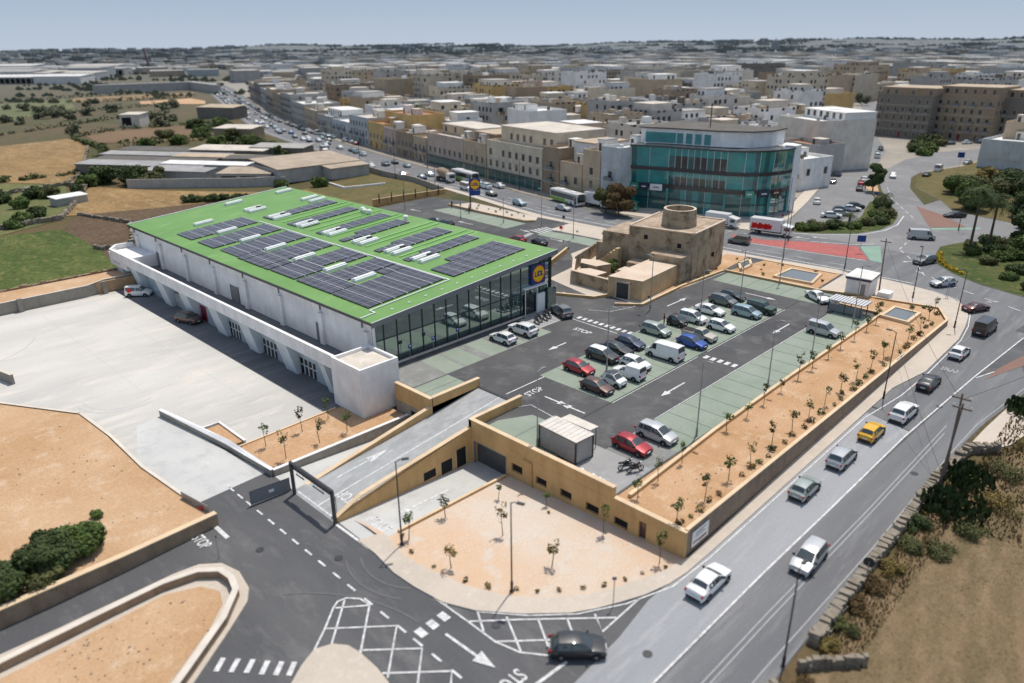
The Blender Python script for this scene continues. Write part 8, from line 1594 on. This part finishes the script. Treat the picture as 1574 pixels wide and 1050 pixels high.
# ---- the town: houses filling the ground behind the road row
def town():
    r = random.Random(77); cand = []
    def blocked(u, v, s):
        if u < kf(v) + 18 + s * .5 and v > 20: return True
        if v < -8 and u < 235: return True
        for a, b, rad in OCC:
            if (u - a) ** 2 + (v - b) ** 2 < (rad + s * .55) ** 2: return True
        # side street, north road and park stay open
        for (x0, y0), (x1, y1), w_ in (((117, -2), (187, 14), 22), ((187, 14), (310, 62), 16), ((310, 62), (430, 98), 12), ((180, 0), (300, -15), 34), ((150, -30), (260, -40), 40)):
            d = Vector((x1 - x0, y1 - y0)); k = max(0, min(1, (Vector((u - x0, v - y0)).dot(d)) / d.length_squared)); p = Vector((x0, y0)) + d * k
            if (p - Vector((u, v))).length < w_ / 2 + s * .62: return True
        return False
    ang0 = -18.0
    def grid(rmin, rmax, step, gap):
        n = int(rmax / step) + 2
        for i in range(-n, n):
            for j in range(-n, n):
                lx, ly = i * step + (5 * math.sin(j * 1.7)), j * step * 1.08; a = R(ang0); u = CAM.x + lx * math.cos(a) - ly * math.sin(a); v = CAM.y + lx * math.sin(a) + ly * math.cos(a); d = math.hypot(u - CAM.x, v - CAM.y)
                if not rmin <= d < rmax: continue
                q = px((u, v, 6))
                if not q or not -.06 < q[0] < 1.06: continue
                if r.random() < gap or blocked(u, v, step): continue
                cand.append((d, u, v, step))
    grid(150, 400, 16.5, .10); grid(400, 640, 23, .12); grid(640, 950, 34, .2)
    bm_ = MB(); bm_.box(-1.5, -1.1, 0, 1.5, -.003, .14, 0); bm_.box(-1.5, -1.1, .14, 1.5, -1.03, 1.0, 1); bm_.box(-1.5, -1.03, .14, -1.43, -.003, 1.0, 1); bm_.box(1.43, -1.03, .14, 1.5, -.003, 1.0, 1); bm_.box(-.8, -.04, .14, .8, -.003, 2.4, 2); BALC = bm_.mesh('balcony', ['r_pale', 'r_tan', 'window_dark'])
    cand.sort(); ind = cand[:268]; rest = cand[268:]
    cols = [('tan', 'tan', 6), ('cream', 'cream', 6), ('white', 'white', 4), ('grey', 'grey', 3), ('brown', 'brown', 2), ('ochre', 'ochre', 2), ('pale', 'pale', 5), ('bluegrey', 'blue-grey', 1), ('pink', 'rosy', 1), ('dark', 'dark', 1)]
    bag = [c for c in cols for _ in range(c[2])]
    NW = {1: 'one', 7: 'seven', 2: 'two', 3: 'three', 4: 'four', 5: 'five', 6: 'six'}
    for k, (d, u, v, s) in enumerate(ind):
        c = r.choice(bag); st = r.choice([2, 2, 3, 3, 3, 4, 4, 5]) if d < 400 else r.choice([2, 2, 3, 3, 4, 5, 6]); H = st * 3.1 + r.uniform(.2, 1.0); W, D = s * r.uniform(.8, 1.02), s * r.uniform(.74, .98); a = ang0 + r.choice([0, 0, 90, -4, 5, 90]); rf = r.choice(['pale', 'grey', 'tan', 'white', 'pale', 'dark', 'grey'])
        b = MB(); b.box(-W / 2, -D / 2, 0, W / 2, D / 2, H); pw = .3
        for q in ((-W / 2, -D / 2, W / 2, -D / 2 + pw), (-W / 2, D / 2 - pw, W / 2, D / 2), (-W / 2, -D / 2 + pw, -W / 2 + pw, D / 2 - pw), (W / 2 - pw, -D / 2 + pw, W / 2, D / 2 - pw)): b.box(q[0], q[1], H + .002, q[2], q[3], H + .85)
        two = r.random() < .5
        if two: w2, d2, h2 = W * r.uniform(.4, .75), D * r.uniform(.4, .7), r.uniform(2.8, 3.2); ox, oy = r.uniform(-1, 1) * (W - w2) * .4, r.uniform(-1, 1) * (D - d2) * .4
        o = tag(b.build('house', ['t_' + c[0]], None, (u, v, -.2), R(a)), '%s %s-storey house %s, %s' % (c[1], NW[st], 'with a set-back top floor' if two else 'with open flat roof', place((u, v, H))), 'house', 'houses of the town')
        f = MB(); f.box(-W / 2 + pw, -D / 2 + pw, H + .003, W / 2 - pw, D / 2 - pw, H + .07); f.build('roof', ['r_' + rf], o)
        if two: m = MB(); m.box(ox - w2 / 2, oy - d2 / 2, H + .072, ox + w2 / 2, oy + d2 / 2, H + h2, 0); m.box(ox - w2 / 2 - .2, oy - d2 / 2 - .2, H + h2 + .002, ox + w2 / 2 + .2, oy + d2 / 2 + .2, H + h2 + .25, 1); m.build('top_floor', ['t_' + r.choice([c[0], 'white', 'pale']), 'r_' + r.choice(['pale', 'white', 'grey'])], o)
        if d < 345:
            for q in range(r.randint(3, 6)):
                fl_ = r.randint(1, max(1, st - 1)); sx = r.choice([0, 1, 2]); f_ = r.uniform(-.36, .36)
                link('balcony', BALC, o, (f_ * W, -D / 2, fl_ * 3.1) if sx < 2 else (-W / 2, f_ * D, fl_ * 3.1), 0 if sx < 2 else -math.pi / 2)
            m = MB(); m.cyl((r.uniform(-.3, .3) * W, r.uniform(-.3, .3) * D), .6, H + (.072 if not two else 0), H + 1.5, 8); m.build('water_tank', ['r_' + r.choice(['white', 'dark', 'grey'])], o)
        for q in range(r.randint(2, 5) if d < 420 else 2):
            x, y = r.uniform(-W / 2 + 1, W / 2 - 2.5), r.uniform(-D / 2 + 1, D / 2 - 2.5); m = MB()
            if two and abs(x + 1 - ox) < w2 / 2 + 1 and abs(y + 1 - oy) < d2 / 2 + 1: continue
            m.box(x, y, H + .072, x + r.uniform(1.5, 2.6), y + r.uniform(1.5, 2.8), H + r.uniform(1.4, 2.5)); m.build('roof_room', ['r_' + r.choice(['white', 'pale', 'grey', 'tan', 'dark'])], o)
    b = MB(); mats = ['t_tan', 't_cream', 't_white', 't_grey', 't_pale', 't_bluegrey', 'r_pale', 'r_white', 'r_grey']
    def far(u, v, s, hmax):
        H = r.uniform(5, hmax); zb = max(-.2, ridge_z(u, v)); H += zb; b.obox((u + r.uniform(-.2, .2) * s, v + r.uniform(-.2, .2) * s), R(ang0 + r.choice([0, 90, 10, -8])), s * r.uniform(.25, .5), s * r.uniform(.25, .5), zb - 3, H, r.randint(0, 5), r.choice([6, 7, 8]))
    for d, u, v, s in rest: far(u, v, s, 13)
    for _ in range(1500):
        d = r.uniform(880, 2300); an = R(r.uniform(4, 72)); u, v = CAM.x + d * math.cos(an), CAM.y + d * math.sin(an)
        if u < kf(min(v, 760)) + 30 + max(0, v - 760) * .5 and v > 300: continue
        if d > 1300 and r.random() < .55: continue
        far(u, v, 38, 14)
    for _ in range(520):
        d = r.uniform(1100, 3900); an = R(r.uniform(8, 80)) if r.random() < .6 else R(r.uniform(60, 80)); far(CAM.x + d * math.cos(an), CAM.y + d * math.sin(an), 42, 9)
    tag(b.build('distant_town', mats), 'hazy mass of far town houses below the horizon', 'town', kind='stuff')
    g = MB()
    for _ in range(1500):
        d = r.choice([r.uniform(1500, 2600), r.uniform(2400, 3900)]) if r.random() < .88 else r.uniform(640, 1500); an = R(r.uniform(6, 80)); u, v = CAM.x + d * math.cos(an), CAM.y + d * math.sin(an)
        if d < 1500 and an < R(60.5): continue
        L_ = r.uniform(10, 60); a1 = r.uniform(2.0, 2.7); z = max(h(u), ridge_z(u, v))
        for _k in range(int(L_ / 2)):
            q = r.uniform(-1, 1) * L_; x, y = u + q * math.cos(a1), v + q * math.sin(a1) + r.uniform(-3, 3); s = r.uniform(1.4, 3.4) * (1 + d / 2500); zz = z + r.uniform(.2, .6) * s; t = r.uniform(-.6, .6)
            g.quad([(x - s * .6, y + s * .6, zz), (x + t, y, zz - s * .55), (x + s * .6, y - s * .6, zz), (x, y + t, zz + s * .6)])
    tag(g.build('far_woods', ['leaf_far']), 'dark belt of far trees along the horizon', 'woods', kind='stuff')
    for i in range(46):
        for _try in range(60):
            d, an = r.uniform(190, 520), R(r.uniform(14, 66)); u, v = CAM.x + d * math.cos(an), CAM.y + d * math.sin(an)
            if not (u < kf(v) + 8 and v > 20) and not blocked(u, v, 9) and all((u - q[1]) ** 2 + (v - q[2]) ** 2 > (q[3] * .62) ** 2 for q in cand): break
        tree('town_tree', u, v, -.2, r.uniform(4, 8), r.uniform(2, 4), 'leaf_far', 'green tree between town houses, %s' % place((u, v, 5)), 1000 + i, 180, .6, .25, 'trees in the town', far=True)
town()
